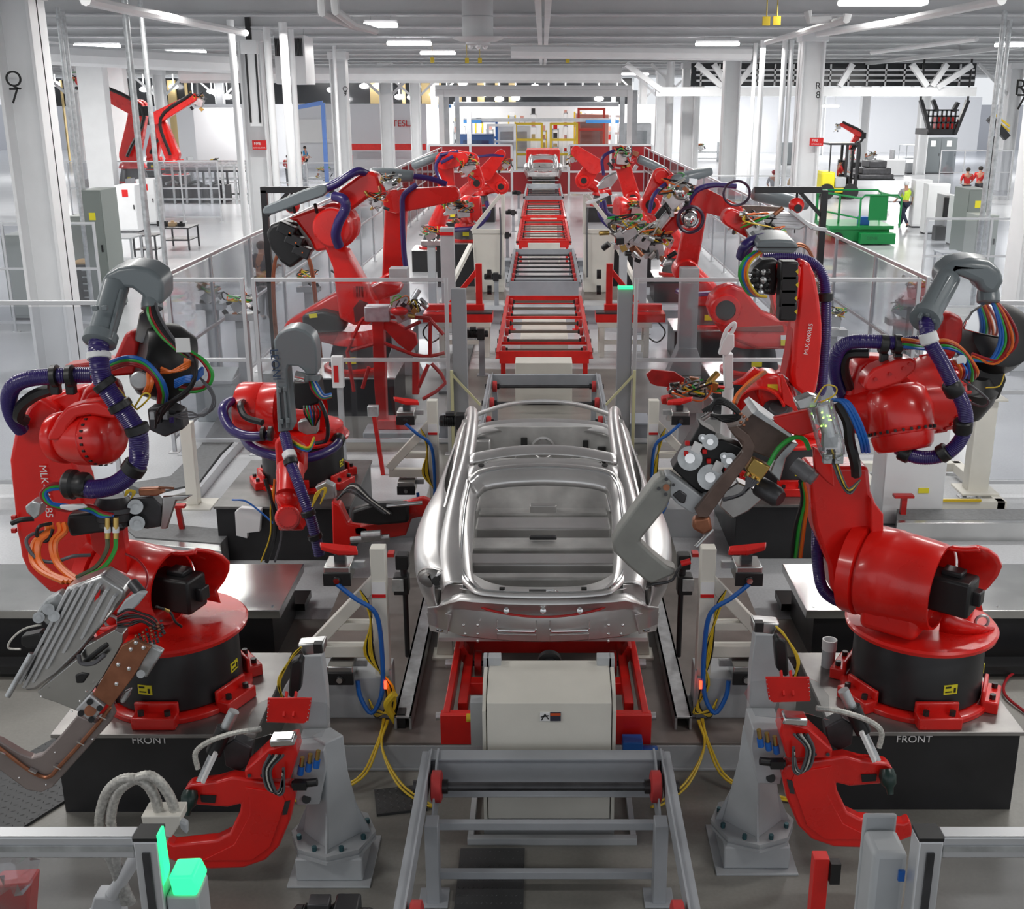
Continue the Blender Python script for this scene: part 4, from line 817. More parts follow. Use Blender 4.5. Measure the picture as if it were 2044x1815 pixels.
slab(ra, ZB, [(1110, 620), (1290, 600), (1370, 680), (1370, 860), (1250, 880), (1100, 860)], 7.2, .1, DARK, 'valve_block')
slab(ra, ZB, [(1380, 600), (1640, 590), (1560, 640), (1500, 640), (1420, 880), (1360, 880)], 7.2, .02, STEEL, 'bracket_plate')
slab(ra, ZB, [(1170, 540), (1350, 530), (1400, 570), (1330, 600), (1180, 600)], 7.15, .05, COPPER, 'copper_bracket')
MB().cyl(ZB(1350, 525, 7.15), ZB(1480, 532, 7.15), .008).build('copper_pin', COPPER, ra)
for k in range(4): cab(ra, ZB, [(1060, 600), (1080 + 12 * k, 550), (1150 - 8 * k, 560 + 10 * k), (1110, 620)], .005, YELLOW, Y=7.1)
for m, dx in ((GREEN, 0), (DRED, -18), (BLUE, 20)):
    cab(ra, ZB, [(560, 510 + dx, 7.02), (430, 520 + dx, 7.0), (370 + dx, 580, 7.0), (420 + dx, 660, 7.0), (560, 700 - dx, 7.02), (760, 700 + dx, 7.05), (860, 750 + dx, 7.05), (960, 760, 7.03)], .014, m)
slab(ra, ZB, [(210, 690), (270, 640), (350, 660), (340, 760), (290, 800), (220, 740)], 7.05, .1, GALV, 'connector_block')
slab(ra, ZB, [(500, 680), (700, 670), (740, 700), (600, 730), (510, 710)], 6.98, .03, WHITE, 'tape_wrap')
cab(ra, ZB, [(100, 830, 7.05), (180, 800, 7.05), (290, 790, 7.08)], .018, BLACK)
for k, (x0, x1) in enumerate(((500, 640), (545, 700), (400, 600), (430, 560), (390, 520))):
    cab(ra, ZB, [(x0, 830, 7.05), (x0 + 10, 900, 7.0), (x0 - 60 - 10 * k, 990, 6.93), (x0 - 40 - 20 * k, 1130, 6.85), (x0 + 40 - 20 * k, 1240, 6.75), (x1 + 20, 1330, 6.65)], .018, ORANGE, 'power_cable')
for k, x in enumerate((915, 985)): cab(ra, ZB, [(x, 950, 7.03), (x - 10, 1060, 6.95), (x - 100, 1200, 6.8), (x - 260, 1290, 6.65)], .015, (mat('olive_hose', (.09, .11, .06), .4), GREEN)[k], 'water_hose')
cab(ra, ZB, [(380, 900, 7.0), (260, 930, 6.95), (225, 1000, 6.9), (300, 1120, 6.85), (450, 1160, 6.85), (620, 1110, 6.85), (770, 1100, 6.9)], .012, CABLE)
cab(ra, ZB, [(440, 830, 7.0), (330, 860, 6.95), (320, 950, 6.95), (400, 980, 6.95), (450, 880, 7.0)], .012, BLACK)
cab(ra, ZB, [(1070, 1090, 7.0), (1180, 1150, 6.9), (1250, 1260, 6.8), (1240, 1380, 6.7), (1180, 1450, 6.6)], .008, DRED)
# transformer gun
gn = slab(ra, ZB, [(560, 1385), (860, 1270), (1060, 1400), (1060, 1470), (700, 1900), (480, 2120), (300, 2250), (210, 2260), (180, 2200), (250, 2050), (330, 1850)], 6.50, .17, STEEL, 'transformer_gun', bevel=.02)
for k in range(7):
    a = (585 + 66 * k, (1400, 1380, 1355, 1335, 1345, 1390, 1440)[k]); q = (.98, 1.05, 1.02, .90, .72, .52, .28)[k]
    MB().bar(ZB(a[0], a[1], 6.485), ZB(a[0] - 420 * q, a[1] + 800 * q, 6.485), .020, .045, up=(0, -1, 0)).build('cooling_fin', ALU, gn, bevel=.003)
lg = MB().prism([ZB(800, 1500, 6.46), ZB(810, 1450, 6.46), ZB(850, 1395, 6.46), ZB(845, 1450, 6.46)], (0, .01, 0)).build('maker_badge', RLAB, gn)
slab(gn, ZC, [(270, 660), (560, 420), (620, 330), (830, 210), (890, 240), (890, 300), (740, 560), (560, 800), (420, 740), (300, 700)], 6.40, .10, STAIN, 'side_plate', bevel=.004)
slab(gn, ZC, [(590, 440), (640, 400), (700, 350), (770, 300), (790, 330), (700, 400), (640, 450)], 6.39, .02, BLACK, 'plate_window'); slab(gn, ZC, [(540, 540), (590, 520), (650, 530), (600, 600), (550, 600)], 6.39, .02, BLACK, 'plate_window')
cab(gn, ZC, [(570, 390), (590, 450), (680, 450), (760, 390)], .014, CABLE, Y=6.36)
slab(gn, ZC, [(670, 680), (880, 330), (970, 280), (1090, 340), (960, 560), (800, 770)], 6.33, .04, COPPER, 'copper_bar', bevel=.004)
for p in ((985, 302), (1040, 338), (948, 350), (857, 460), (935, 490), (845, 600)): MB().lathe(ZC(*p, 6.33), (0, -1, 0), [(0, .015), (.006, .012), (.009, .004)], 12).build('rivet', CHROME, gn)
slab(gn, ZC, [(545, 790), (650, 680), (755, 770), (665, 885)], 6.31, .05, ALU, 'clamp_plate', bevel=.008)
for p in ((650, 732), (722, 778), (585, 815), (662, 860)): MB().cyl(ZC(*p, 6.31), ZC(*p, 6.29), .02, n=8).build('clamp_bolt', BLACK, gn)
MB().cyl(ZC(654, 795, 6.31), ZC(654, 795, 6.295), .035, n=24).build('copper_boss', COPPER, gn)
slab(gn, ZC, [(560, 830), (700, 890), (800, 760), (825, 830), (800, 880), (560, 1150), (380, 1350), (300, 1390), (190, 1370), (0, 1230), (-150, 1130), (-150, 960), (0, 1020), (150, 1110), (230, 1140), (300, 1120), (420, 1000)], 6.34, .06, mat('grey_brown_arm', (0.28, 0.235, 0.225), 0.38, 0.4, noise=.1, nscale=4), 'gun_arm', bevel=.008)
cab(gn, ZC, [(800, 770), (700, 900), (560, 1060), (420, 1210), (370, 1265), (310, 1275), (200, 1220), (0, 1070), (-140, 980)], .013, COPPER, 'copper_tube', Y=6.325)
for p in ((750, 840), (590, 1025), (420, 1200), (240, 1230), (20, 1090)): MB().box(ZC(*p, 6.32), (.05, .03, .008), Matrix.Rotation(radians(30), 3, 'Y')).build('tube_clip', CHROME, gn)
for p in ((670, 1000), (400, 1095), (140, 1280), (335, 1330), (580, 725), (625, 655), (520, 800), (300, 690)): MB().sphere(ZC(*p, 6.34), .007, 6, 4).build('rivet', CHROME, gn)
MB().cyl(ZC(230, 380, 6.45), ZC(55, 690, 6.40), .018).build('electrode', GALV, gn)
slab(gn, ZC, [(150, 260), (290, 230), (310, 330), (200, 350), (150, 320)], 6.48, .08, BLACK, 'limit_switch')
cab(gn, ZC, [(300, 170), (180, 200), (90, 270), (60, 340), (150, 350)], .007, LCAB, Y=6.45)
for p in ((350, 60), (390, 110), (280, 120)): MB().cyl(ZC(*p, 6.5), ZC(*p, 6.44), .035, n=18).cyl(ZC(*p, 6.44), ZC(*p, 6.43), .015).build('pivot', GALV, gn)
slab(gn, ZC, [(260, 90), (320, 0), (420, -60), (520, 0), (440, 130), (340, 180)], 6.52, .08, GALV, 'pivot_bracket')
slab(gn, ZC, [(840, 90), (900, 0), (1000, -70), (1060, -50), (1000, 30), (900, 120)], 6.42, .05, PGREY, 'servo_bracket')
MB().cyl(ZC(960, -130, 6.5), ZC(1020, -60, 6.45), .035).build('servo_motor', DARK, gn)
slab(gn, ZC, [(1060, 310), (1180, 370), (1060, 560), (1030, 540), (1000, 500)], 6.38, .05, GALV, 'side_plate'); MB().cyl(ZC(1020, 530, 6.34), ZC(1020, 530, 6.3), .025).build('pivot', CHROME, gn)
slab(gn, ZC, [(860, 730), (900, 660), (950, 640), (930, 700), (890, 750)], 6.36, .04, GALV, 'sensor')
for k in range(46):                                                # the braided copper shunt
    a = k % 8; b = k // 8
    MB().sphere(ZC(985 + 26 * a + 6 * b, 255 - 13 * a + 22 * b - (a * a) * .3 + random.uniform(-6, 6), 6.36 + random.uniform(0, .05)), .010, 6, 4).build('braid_bead', (DARK, COPPER)[k % 2 == 0 and k < 30], gn) if k < 46 else None
for k in range(7): cab(gn, ZC, [(850, 100 + 14 * k), (930, 60 + 20 * k), (1030, 90 + 10 * k), (1120, 130 + 12 * k), (1180, 230 - 10 * k)], .007, (BLACK, DRED, BLACK)[k % 3], Y=6.42)
cab(gn, ZC, [(1130, 40, 6.45), (1230, 80, 6.5), (1270, 150, 6.5), (1315, 185, 6.55)], .008, BLACK); MB().cyl(ZC(1190, 60, 6.48), ZC(1225, 75, 6.5), .010).build('brass_fitting', BRASS, gn)
# =============== rear left robot in the near cell (C) and its mirror partner (F)
ZK = Zm(430, 640, 3.63, 11.6)
DTOP = mat('dark_steel_top', (.17, .165, .16), .4, .5, noise=.2)
pedestal('robot_pedestal', 'black box pedestal with junction box under the middle left robot', -3.45, -2.05, 11.35, 12.95, .62, topm=DTOP)
rc = thing('welding_robot', 'red robot in the middle left with a tall grey hose hood facing the camera', 'robot', (-2.68, 12.2, .62), 'red welding robots')
bigbase(rc, -2.68, 12.2, .62, -1)
MB().lathe((-2.68, 12.2, 1.17), (0, 0, 1), [(0, .47), (.10, .46), (.12, .40)], 40).build('turntable', RED, rc)
MB().lathe(ZK(190, 650, 12.0), Vector((1, -.1, 0)), [(0, .24), (.0, .30), (.03, .31), (.25, .31), (.26, .30), (.27, .31), (.45, .31), (.46, .2), (.9, .2)], 44, caps=False).build('shoulder_barrel', RED, rc, smooth=50)
MB().lathe(ZK(215, 650, 12.0), Vector((1, -.1, 0)), [(0, .23), (.02, .24), (.03, .24)], 32).build('barrel_inside', DARK, rc)
MB().cyl(ZK(240, 560, 11.9), ZK(240, 700, 11.9), .05).build('axis_motor', BLACK, rc)
slab(rc, ZK, [(430, 640), (640, 600), (640, 900), (760, 950), (430, 1010)], 11.9, .3, RED, 'lower_link', bevel=.03)
slab(rc, ZK, [(555, 440), (740, 430), (760, 600), (620, 650), (560, 640)], 11.5, .3, BLACK, 'motor_block', bevel=.03)
slab(rc, ZK, [(425, 880), (470, 840), (630, 950), (640, 1000), (635, 1140), (560, 1150), (440, 1130)], 10.95, .25, RED, 'forearm', bevel=.03)
MB().lathe(ZK(545, 1060, 10.9), ZK(525, 1300, 10.6) - ZK(545, 1060, 10.9), [(0, .135), (.1, .14), (.2, .125), (.33, .12)], 28).build('forearm', RED, rc, smooth=60)
MB().sphere(ZK(525, 1280, 10.7), .125, 24, 14).build('wrist_casting', RED, rc)
MB().lathe(ZK(525, 1430, 10.8), ZK(525, 1430, 10.45) - ZK(525, 1430, 10.8), [(0, .10), (.02, .13), (.28, .125), (.30, .11), (.30, .09), (.31, .09)], 36).build('wrist_drum', RED, rc)
bolts(rc, ZK(525, 1430, 10.5), ZK(525, 1430, 10.45) - ZK(525, 1430, 10.8), .095, 22, .008, REDW, h=.012)
slab(rc, ZK, [(440, 1260), (600, 1260), (615, 1470), (640, 1530), (450, 1530)], 10.65, .2, RED, 'wrist_casting', bevel=.03)
hd = [(425, 200), (420, 150), (450, 100), (510, 65), (580, 55), (650, 75), (705, 120), (728, 180), (738, 300), (735, 400), (650, 400), (645, 370), (600, 335), (530, 330), (520, 360), (535, 560), (560, 800), (450, 815), (438, 500)]
gh = MB().prism(ZK.L(hd, 10.9), (0, .24, .02)).build('hose_hood', GREY, rc, bevel=.05, seg=4)
for x in (465, 510): MB().bar(ZK(x - 12, 480, 10.88), ZK(x + 12, 780, 10.88), .02, .03, up=(0, 1, 0)).build('guide_rib', GREY, gh, bevel=.004)
for x, y in ((465, 505), (507, 495), (480, 730), (525, 725)): MB().box(ZK(x, y, 10.87), (.035, .03, .05)).build('guide_clip', GREY, gh, bevel=.005)
text('LEONI', .11, ZK(432, 320, 10.885), (radians(90), radians(88), 0), mat('dark_blue_ink', (.03, .06, .12)), 'maker_word', rc)
MB().lathe(ZK(700, 395, 10.95), Vector((0, -.1, -1)), [(0, .08), (.05, .08)], 20).build('guide_collar', GREY, rc)
MB().cyl(ZK(580, 400, 10.8), ZK(650, 415, 10.8), .05).build('connector', CHROME, rc)
cab(rc, ZK, [(500, 820, 10.95), (525, 920, 10.85), (540, 1020, 10.75), (590, 1150, 10.6), (640, 1290, 10.5), (680, 1400, 10.45), (720, 1540, 10.45), (755, 1700, 10.45)], .055, HOSE, 'corrugated_hose', n=12, cor=.04, pitch=.02)
clampring(rc, ZK(528, 955, 10.8), ZK(545, 1000, 10.75), .062, WHITE, 'hose_sleeve')
for a, b in (((540, 1005, 10.75), (552, 1045, 10.72)), ((665, 1375, 10.45), (680, 1415, 10.45)), ((715, 1545, 10.45), (730, 1585, 10.45))): clampring(rc, ZK(*a), ZK(*b), .066)
cab(rc, ZK, [(400, 830, 11.2), (250, 840, 11.2), (130, 800, 11.3), (70, 720, 11.4), (55, 640, 11.5), (100, 590, 11.7), (160, 590, 11.9)], .052, HOSE, 'corrugated_hose', n=12, cor=.03, pitch=.02)
for x in (345, 400): clampring(rc, ZK(x - 15, 820, 11.15), ZK(x + 15, 820, 11.15), .068)
cab(rc, ZK, [(200, 590, 11.7), (180, 620, 11.5), (220, 700, 11.4), (340, 740, 11.3)], .035, BLACK, 'cable_sleeve')
cab(rc, ZK, [(210, 850, 12.0), (260, 920, 11.7), (380, 970, 11.5), (520, 1000, 11.45), (700, 990, 11.5), (830, 940, 11.7), (890, 880, 11.9), (860, 820, 12.3), (780, 800, 12.6)], .05, HOSE, 'corrugated_hose', n=12, cor=.03, pitch=.02)
clampring(rc, ZK(880, 890, 11.9), ZK(900, 845, 12.0), .066)
for m, dx in ((GREEN, 0), (BLUE, 14), (WHITE, 30), (BLUE, 44), (DRED, -14)):
    cab(rc, ZK, [(690 + dx * .6, 430, 10.95), (715 + dx, 500, 10.9), (770 + dx * .4, 560 - dx * .5, 10.9), (840, 550 - dx * .4, 10.95)], .013, m)
for m, dx in ((GREEN, 0), (BLUE, 12), (YELLOW, -12)): cab(rc, ZK, [(555, 880 + dx, 11.0), (620, 920 + dx, 10.9), (680, 930 + dx, 10.9), (715, 860 + dx, 11.1)], .012, m)
slab(rc, ZK, [(595, 740), (650, 725), (740, 740), (735, 820), (660, 830), (600, 800)], 11.2, .14, GALV, 'valve_block', bevel=.01)
for k in range(6): cab(rc, ZK, [(640 + 20 * k, 620, 11.2), (650 + 22 * k, 680, 11.1), (700 + 5 * k, 760, 11.15)], .01, (BLACK, GREEN, BLUE, BLACK, DRED, BLACK)[k])
cab(rc, ZK, [(760, 590, 11.2), (800, 690, 11.1), (815, 800, 11.2), (800, 870, 11.4), (730, 890, 11.5)], .022, BLACK, 'cable_sleeve')
for k, (m, dx) in enumerate(((BLACK, 0), (ORANGE, 0), (YELLOW, -20), (CABLE, 30))):
    cab(rc, ZK, [(430 - 70 * (k == 0), 1150, 11.0), (420 + dx, 1350, 11.0), (430 + dx * 1.6, 1550, 11.05), (370 + dx * 2, 1750, 11.1)], (.022, .014, .008, .012)[k], m)
slab(rc, ZK, [(840, 1310), (900, 1340), (960, 1470), (1100, 1500), (1120, 1560), (1000, 1590), (940, 1690), (850, 1650)], 10.35, .15, RED, 'gun_body', bevel=.015)
slab(rc, ZK, [(1000, 1500), (1270, 1440), (1300, 1340), (1500, 1290), (1560, 1310), (1510, 1420), (1420, 1440), (1380, 1560), (1200, 1590), (1010, 1580)], 10.35, .10, RED, 'gun_arm', bevel=.015)
slab(rc, ZK, [(980, 1380), (1140, 1330), (1400, 1330), (1400, 1470), (1180, 1490), (980, 1470)], 10.2, .12, BLACK, 'gun_cylinder', bevel=.03)
MB().cyl(ZK(1240, 1345, 10.2), ZK(1500, 1320, 10.2), .018).build('piston_rod', CHROME, rc)
for k in range(5): cab(rc, ZK, [(880, 1300, 10.3), (960 + 10 * k, 1240 - 15 * k, 10.25), (1080 + 15 * k, 1300, 10.2), (1220 + 15 * k, 1400, 10.15)], .009, (BLACK, CABLE, BLACK, LCAB, BLACK)[k])
slab(rc, ZK, [(720, 1210), (800, 1170), (860, 1200), (870, 1290), (780, 1300)], 10.4, .1, GALV, 'valve_block', bevel=.01)
for k in range(4): cab(rc, ZK, [(700, 1350, 10.35), (730 + 15 * k, 1250 - 10 * k, 10.35), (790 + 5 * k, 1230, 10.35), (760, 1330, 10.35)], .006, YELLOW)
MB().cyl(ZK(980, 1590, 10.1), ZK(1260, 1570, 10.1), .03).cyl(ZK(1060, 1560, 10.1), ZK(1200, 1550, 10.1), .045).build('clamp_cylinder', GALV, rc)
tb = MB().prism(ZK.L([(140, 1390), (180, 1360), (330, 1370), (320, 1530), (230, 1540), (230, 1580), (150, 1560)], 11.25), (0, .08, 0)).build('junction_box', WHITE, None, bevel=.004)
tag(tb, 'white electrical junction box on the front of the middle left pedestal', 'electrical box')
cab(None, ZK, [(120, 1300), (220, 1310), (330, 1390), (420, 1470)], .01, BLUE, 'blue_air_line', Y=11.2)['label'] = 'thin blue air line over the middle left junction box'; COL.objects[-1]['category'] = 'hose'

# F
ZF = Zm(1400, 460, 4.5375, 12.0); ZG2 = Zm(1220, 720, 3.946, 11.6)
pedestal('robot_pedestal', 'black box pedestal under the tall armed robot right of the car', 2.05, 3.35, 11.4, 12.9, .62, topm=DTOP)
rf = thing('welding_robot', 'red robot right of the car with a tall upright arm lettered in white', 'robot', (2.68, 12.2, .62), 'red welding robots')
bigbase(rf, 2.68, 12.2, .62, 1)
shoulder(rf, Vector((2.45, 12.1, 1.55)), (-.35, -.93, 0), .30, .5, motor=False)
slab(rf, ZF, [(510, 1330), (600, 1300), (720, 1310), (740, 1520), (700, 1640), (590, 1680), (510, 1500)], 11.7, .35, RED, 'shoulder_barrel', bevel=.05, seg=3)
slab(rf, ZF, [(600, 1395), (690, 1395), (695, 1455), (605, 1455)], 11.69, .01, YLAB, 'warning_label', bevel=0)
slab(rf, ZF, [(720, 1310), (740, 1305), (880, 1640), (860, 1650), (740, 1560)], 11.6, .05, RED, 'link_web', bevel=.006)
MB().lathe(ZF(690, 1640, 11.6), (0, -.5, 1), [(0, .16), (.04, .15), (.045, .10), (.06, .09)], 28).build('axis_motor', DARK, rf)
slab(rf, ZF, [(900, 270), (980, 290), (1030, 400), (1070, 600), (1095, 850), (1095, 1000), (1070, 1300), (1040, 1480), (960, 1520), (830, 1420), (820, 1300), (850, 900), (880, 600), (890, 400)], 11.9, .28, RED, 'lower_link', bevel=.04, seg=3)
slab(rf, ZF, [(760, 1330), (800, 1130), (830, 900), (870, 700), (890, 640), (880, 900), (830, 1320), (870, 1380)], 12.0, .3, REDW, 'lower_link', bevel=.02)
text('MLK-060RB5', .062, ZF(970, 985, 11.885), (radians(90), radians(-84), 0), WLAB, 'painted_number', rf)
slab(rf, ZF, [(690, 320), (740, 280), (860, 300), (910, 340), (900, 440), (880, 640), (830, 660), (840, 460), (720, 440)], 11.8, .2, RED, 'elbow_casting', bevel=.04)
slab(rf, ZF, [(560, 270), (700, 260), (700, 320), (700, 440), (680, 600), (460, 560), (430, 430), (480, 340)], 11.9, .25, BLACK, 'forearm_back', bevel=.04)
for k in range(4): 
    c = ZF(780 - 10 * (k > 1), 360 + 120 * k, 11.75); m_ = MB().box(c, (.18, .20, .20)).build('axis_motor', BLACK, rf, bevel=.02)
    MB().prism([c + Vector((.06, -.105, .0)), c + Vector((.09, -.105, -.03)), c + Vector((.09, -.105, .03))], (0, .004, 0)).build('warning_symbol', YELLOW, m_)
MB().prism(ZF.L([(500, 130), (540, 95), (700, 85), (840, 95), (880, 140), (870, 185), (830, 215), (560, 210), (510, 180)], 11.2), (0, .5, .05)).build('hose_hood', GREY, rf, bevel=.05, seg=4)
MB().bar(ZF(500, 155, 11.19), ZF(880, 155, 11.19), .012, .01).build('hood_seam', BLACK, rf)
cab(rf, ZF, [(360, 240, 11.5), (400, 140, 11.4), (520, 80, 11.5), (640, 70, 11.6)], .055, HOSE, 'corrugated_hose', n=12, cor=.03, pitch=.02)
cab(rf, ZF, [(560, 260, 12.2), (740, 240, 12.2), (900, 260, 12.2), (1030, 320, 12.2), (1100, 430, 12.15), (1125, 620, 12.1), (1125, 900, 12.1), (1110, 1200, 12.1), (1090, 1420, 12.1), (1060, 1480, 12.1)], .06, HOSE, 'corrugated_hose', n=14, cor=.04, pitch=.02)
clampring(rf, ZF(1122, 560, 12.1), ZF(1126, 640, 12.1), .075)
for k, (m, dx) in enumerate(((GREEN, 0), (ORANGE, 30), (BLUE, 15), (ORANGE, 45), (GREEN, -15), (YELLOW, 55), (BLUE, 5))):
    cab(rf, ZF, [(500 + dx, 190, 11.3), (400 + dx, 270, 11.25), (360 + dx, 370, 11.25), (375 + dx, 470, 11.3), (450 + dx, 580, 11.45), (560 + dx * .5, 600, 11.6)], .014, m)
for k in range(16):
    x = 430 + 60 * (k % 4); y = 390 + 55 * (k // 4); MB().sphere(ZF(x + random.uniform(-15, 15), y + random.uniform(-15, 15), 11.75), random.uniform(.025, .05), 8, 6).build('connector', (CHROME, BLACK, GALV, BLACK)[k % 4], rf)
slab(rf, ZG2, [(1130, 60), (1180, 80), (1060, 200), (960, 190), (1050, 140)], 11.3, .1, RED, 'gun_arm', bevel=.01)
for m, dx in ((ORANGE, 0), (COPPER, 18)): cab(rf, ZG2, [(1200 + dx, 90, 11.3), (1100 + dx, 160, 11.2), (1000 + dx, 260, 11.1), (960 + dx, 340, 11.0)], .02, m)

# ---------------- pedestal weld guns near the front corners
class Mir(Zm):
    def __init__(s, ox, oy, k, Y, dx=0, dy=0): s.o = ox, oy, k; s.Y = Y; s.d = dx, dy
    def __call__(s, x, y, Y=None): return pY(2168 - (s.o[0] + x / s.o[2]) + s.d[0], s.o[1] + y / s.o[2] + s.d[1], s.Y if Y is None else Y)
def gunstand(s):
    side = 'left' if s < 0 else 'right'
    Z = Zm(0, 1000, 2.227, 6.0) if s < 0 else Mir(0, 1000, 2.227, 6.0, -18, -42)
    cx, cy = (-1.34, 6.28) if s < 0 else (1.36, 6.40)
    t = thing('pedestal_weld_gun', 'red C shaped weld gun on a grey pedestal at the front ' + side, 'weld gun', (cx, cy, 0), 'red C guns on grey pedestals')
    MB().bb((cx - .26, cy - .26, 0), (cx + .26, cy + .26, .015)).build('foot_plate', PGREY, t, bevel=.003)
    MB().prism([(cx - .21, cy - .21, .015), (cx + .21, cy - .21, .015), (cx + .21, cy + .21, .015), (cx - .21, cy + .21, .015)], (0, 0, .16)).build('lower_box', PGREY, t, bevel=.01)
    MB().lathe((cx, cy, .175), (0, 0, 1), [(0, .27), (.02, .27), (.022, .26), (.04, .27), (.06, .27)], 8).build('bolting_plate', PGREY, t)
    for i in range(8):
        a = 2 * pi * i / 8 + .39; MB().cyl((cx + .22 * cos(a), cy + .22 * sin(a), .235), (cx + .22 * cos(a), cy + .22 * sin(a), .265), .016, n=6).build('bolt', mat('teal_bolt', (.05, .13, .15), .4, .6), t)
    MB().lathe((cx, cy, .23), (0, 0, 1), [(0, .2), (.45, .115), (.7, .10)], 4).build('column', PGREY, t, bevel=.01)
    for a in (pi / 4 + pi / 2 * k for k in range(4)):
        d = Vector((cos(a + pi / 4), sin(a + pi / 4), 0)); MB().prism([Vector((cx, cy, .235)) + d * .24, Vector((cx, cy, .235)) + d * .1, Vector((cx, cy, .6)) + d * .09], d.cross(Vector((0, 0, 1))) * .012).build('gusset', PGREY, t)
    Y = 6.05
    slab(t, Z, [(1310, 1110), (1440, 1110), (1450, 1190), (1420, 1350), (1320, 1355), (1300, 1260)], Y + .08, .26, PGREY, 'head_box', bevel=.006)
    MB().cyl(Z(1362, 1326, Y + .085), Z(1362, 1326, Y + .07), .028).build('head_hole', BLACK, t)
    slab(t, Z, [(1250, 860), (1350, 690), (1430, 690), (1450, 850), (1460, 1120), (1380, 1120), (1300, 900)], Y + .36, .10, PGREY, 'back_plate', bevel=.006)
    g = slab(t, Z, [(815, 1290), (840, 1262), (960, 1248), (1030, 1228), (1090, 1238), (1290, 1265), (1312, 1310), (1290, 1420), (1240, 1540), (1180, 1600), (1080, 1635), (930, 1640), (790, 1612), (725, 1585), (740, 1515), (770, 1530), (960, 1510), (1020, 1480), (1065, 1385), (1070, 1350), (1010, 1365), (880, 1355), (820, 1340)], Y - .02, .09, RED, 'gun_frame', bevel=.016, seg=3)
    slab(g, Z, [(1090, 1275), (1250, 1300), (1270, 1340), (1200, 1540), (1120, 1600), (900, 1600), (1040, 1530), (1110, 1400), (1110, 1330)], Y - .028, .01, RED, 'raised_web', bevel=.003)
    slab(g, Z, [(1265, 1340), (1290, 1335), (1275, 1395), (1255, 1398)], Y - .03, .01, DARK, 'rating_plate', bevel=0)
    slab(g, Z, [(890, 1310), (960, 1312), (955, 1345), (895, 1340)], Y - .03, .02, BLACK, 'jaw_slot', bevel=0)
    slab(t, Z, [(1085, 1200), (1120, 1170), (1190, 1105), (1310, 1070), (1320, 1130), (1290, 1240), (1090, 1240)], Y - .06, .16, RED, 'gun_pivot_block', bevel=.012)
    for p in ((1108, 1222), (1165, 1222)): MB().cyl(Z(*p, Y - .06), Z(*p, Y - .075), .012, n=6).build('bolt', DARK, t)
    MB().cyl(Z(1040, 935, Y + .1), Z(985, 1050, Y + .08), .034).cyl(Z(985, 1050, Y + .08), Z(890, 1250, Y + .02), .026).build('servo_cylinder', GALV, t)
    MB().cyl(Z(1000, 1010, Y + .08), Z(950, 1120, Y + .06), .05).build('servo_body', BLACK, t)
    MB().bar(Z(960, 1120, Y + .0), Z(900, 1250, Y - .04), .035, .02).build('servo_label', WLAB, t)
    MB().lathe(Z(845, 1300, Y - .05), Vector((-.1 * -s, -.6, -1)), [(-.02, .04), (.02, .052), (.07, .045), (.09, .025), (.13, .018)], 18).build('electrode_head', mat('dark_green_cap', (.01, .03, .025), .3), t)
    slab(t, Z, [(990, 1090), (1040, 1060), (1120, 1100), (1110, 1170), (1060, 1210), (1000, 1180)], Y + .1, .1, DARK, 'motor_block', bevel=.01)
    # shield
    MB().prism(Z.L([(1100, 1070), (1105, 960), (1150, 900), (1200, 880), (1450, 900), (1480, 950), (1430, 1050), (1330, 1060), (1200, 1040)], Y - .05), (0, .006, 0)).build('clear_shield', ACR, t)
    sh = slab(t, Z, [(1190, 878), (1385, 878), (1370, 980), (1350, 990), (1185, 985)], Y - .08, .012, REDT, 'red_shield_plate', bevel=.002)
    for k in range(6): MB().sphere(Z(1380 - 3 * k, 890 + 18 * k, Y - .085), .004, 5, 4).sphere(Z(1196 - 2 * k, 890 + 17 * k, Y - .085), .004, 5, 4).build('shield_rivet', CHROME, sh)
    for dx in (0, 42): MB().bar(Z(1275 + dx, 850, Y + .02), Z(1262 + dx, 960, Y - .09), .012, .03).build('shield_rib', REDT, t)
    slab(t, Z, [(1290, 720), (1330, 700), (1345, 720), (1335, 840), (1300, 880), (1280, 870)], Y + .1, .08, BLACK, 'chain_link_cover', bevel=.012)
    slab(t, Z, [(1320, 640), (1440, 630), (1440, 680), (1350, 690)], Y + .2, .1, STEEL, 'sensor_bracket'); MB().box(Z(1415, 650, Y + .2), (.05, .05, .06)).build('sensor', BLACK, t)
    for k in range(4): cab(t, Z, [(1340, 650), (1300 - 5 * k, 690 + 8 * k), (1245 - 3 * k, 800), (1255, 880)], .006, YELLOW, Y=Y + .1)
    for k in range(3): MB().cyl(Z(1340 + 35 * k, 1180 - 15 * k, Y), Z(1335 + 35 * k, 1215 - 15 * k, Y), .02).build('blue_fitting', BLUE, t); MB().cyl(Z(1345 + 35 * k, 1140 - 15 * k, Y), Z(1340 + 35 * k, 1180 - 15 * k, Y), .014).build('brass_fitting', BRASS, t)
    MB().cyl(Z(1300, 1262, Y - .02), Z(1410, 1250, Y - .02), .025).box(Z(1335, 1262, Y - .03), (.08, .05, .05)).build('proximity_switch', BLACK, t)
    for k in range(5): cab(t, Z, [(1200 + 15 * k, 1130), (1170 + 8 * k, 1200), (1190 + 10 * k, 1280 + 5 * k), (1240 + 5 * k, 1290), (1260, 1220 - 8 * k)], .009, (CABLE, BLACK, LCAB, BLACK, CABLE)[k], Y=Y - .1)
    cab(t, Z, [(1160, 1015), (1050, 1030), (930, 1070), (870, 1120), (880, 1190)], .017, LCAB, 'braided_hose', Y=Y, cor=.05, pitch=.012)
    slab(t, Z, [(1195, 1065), (1300, 1060), (1310, 1090), (1200, 1100)], Y - .08, .1, CHROME, 'valve_rail')
    return t
gunstand(-1); gunstand(1)
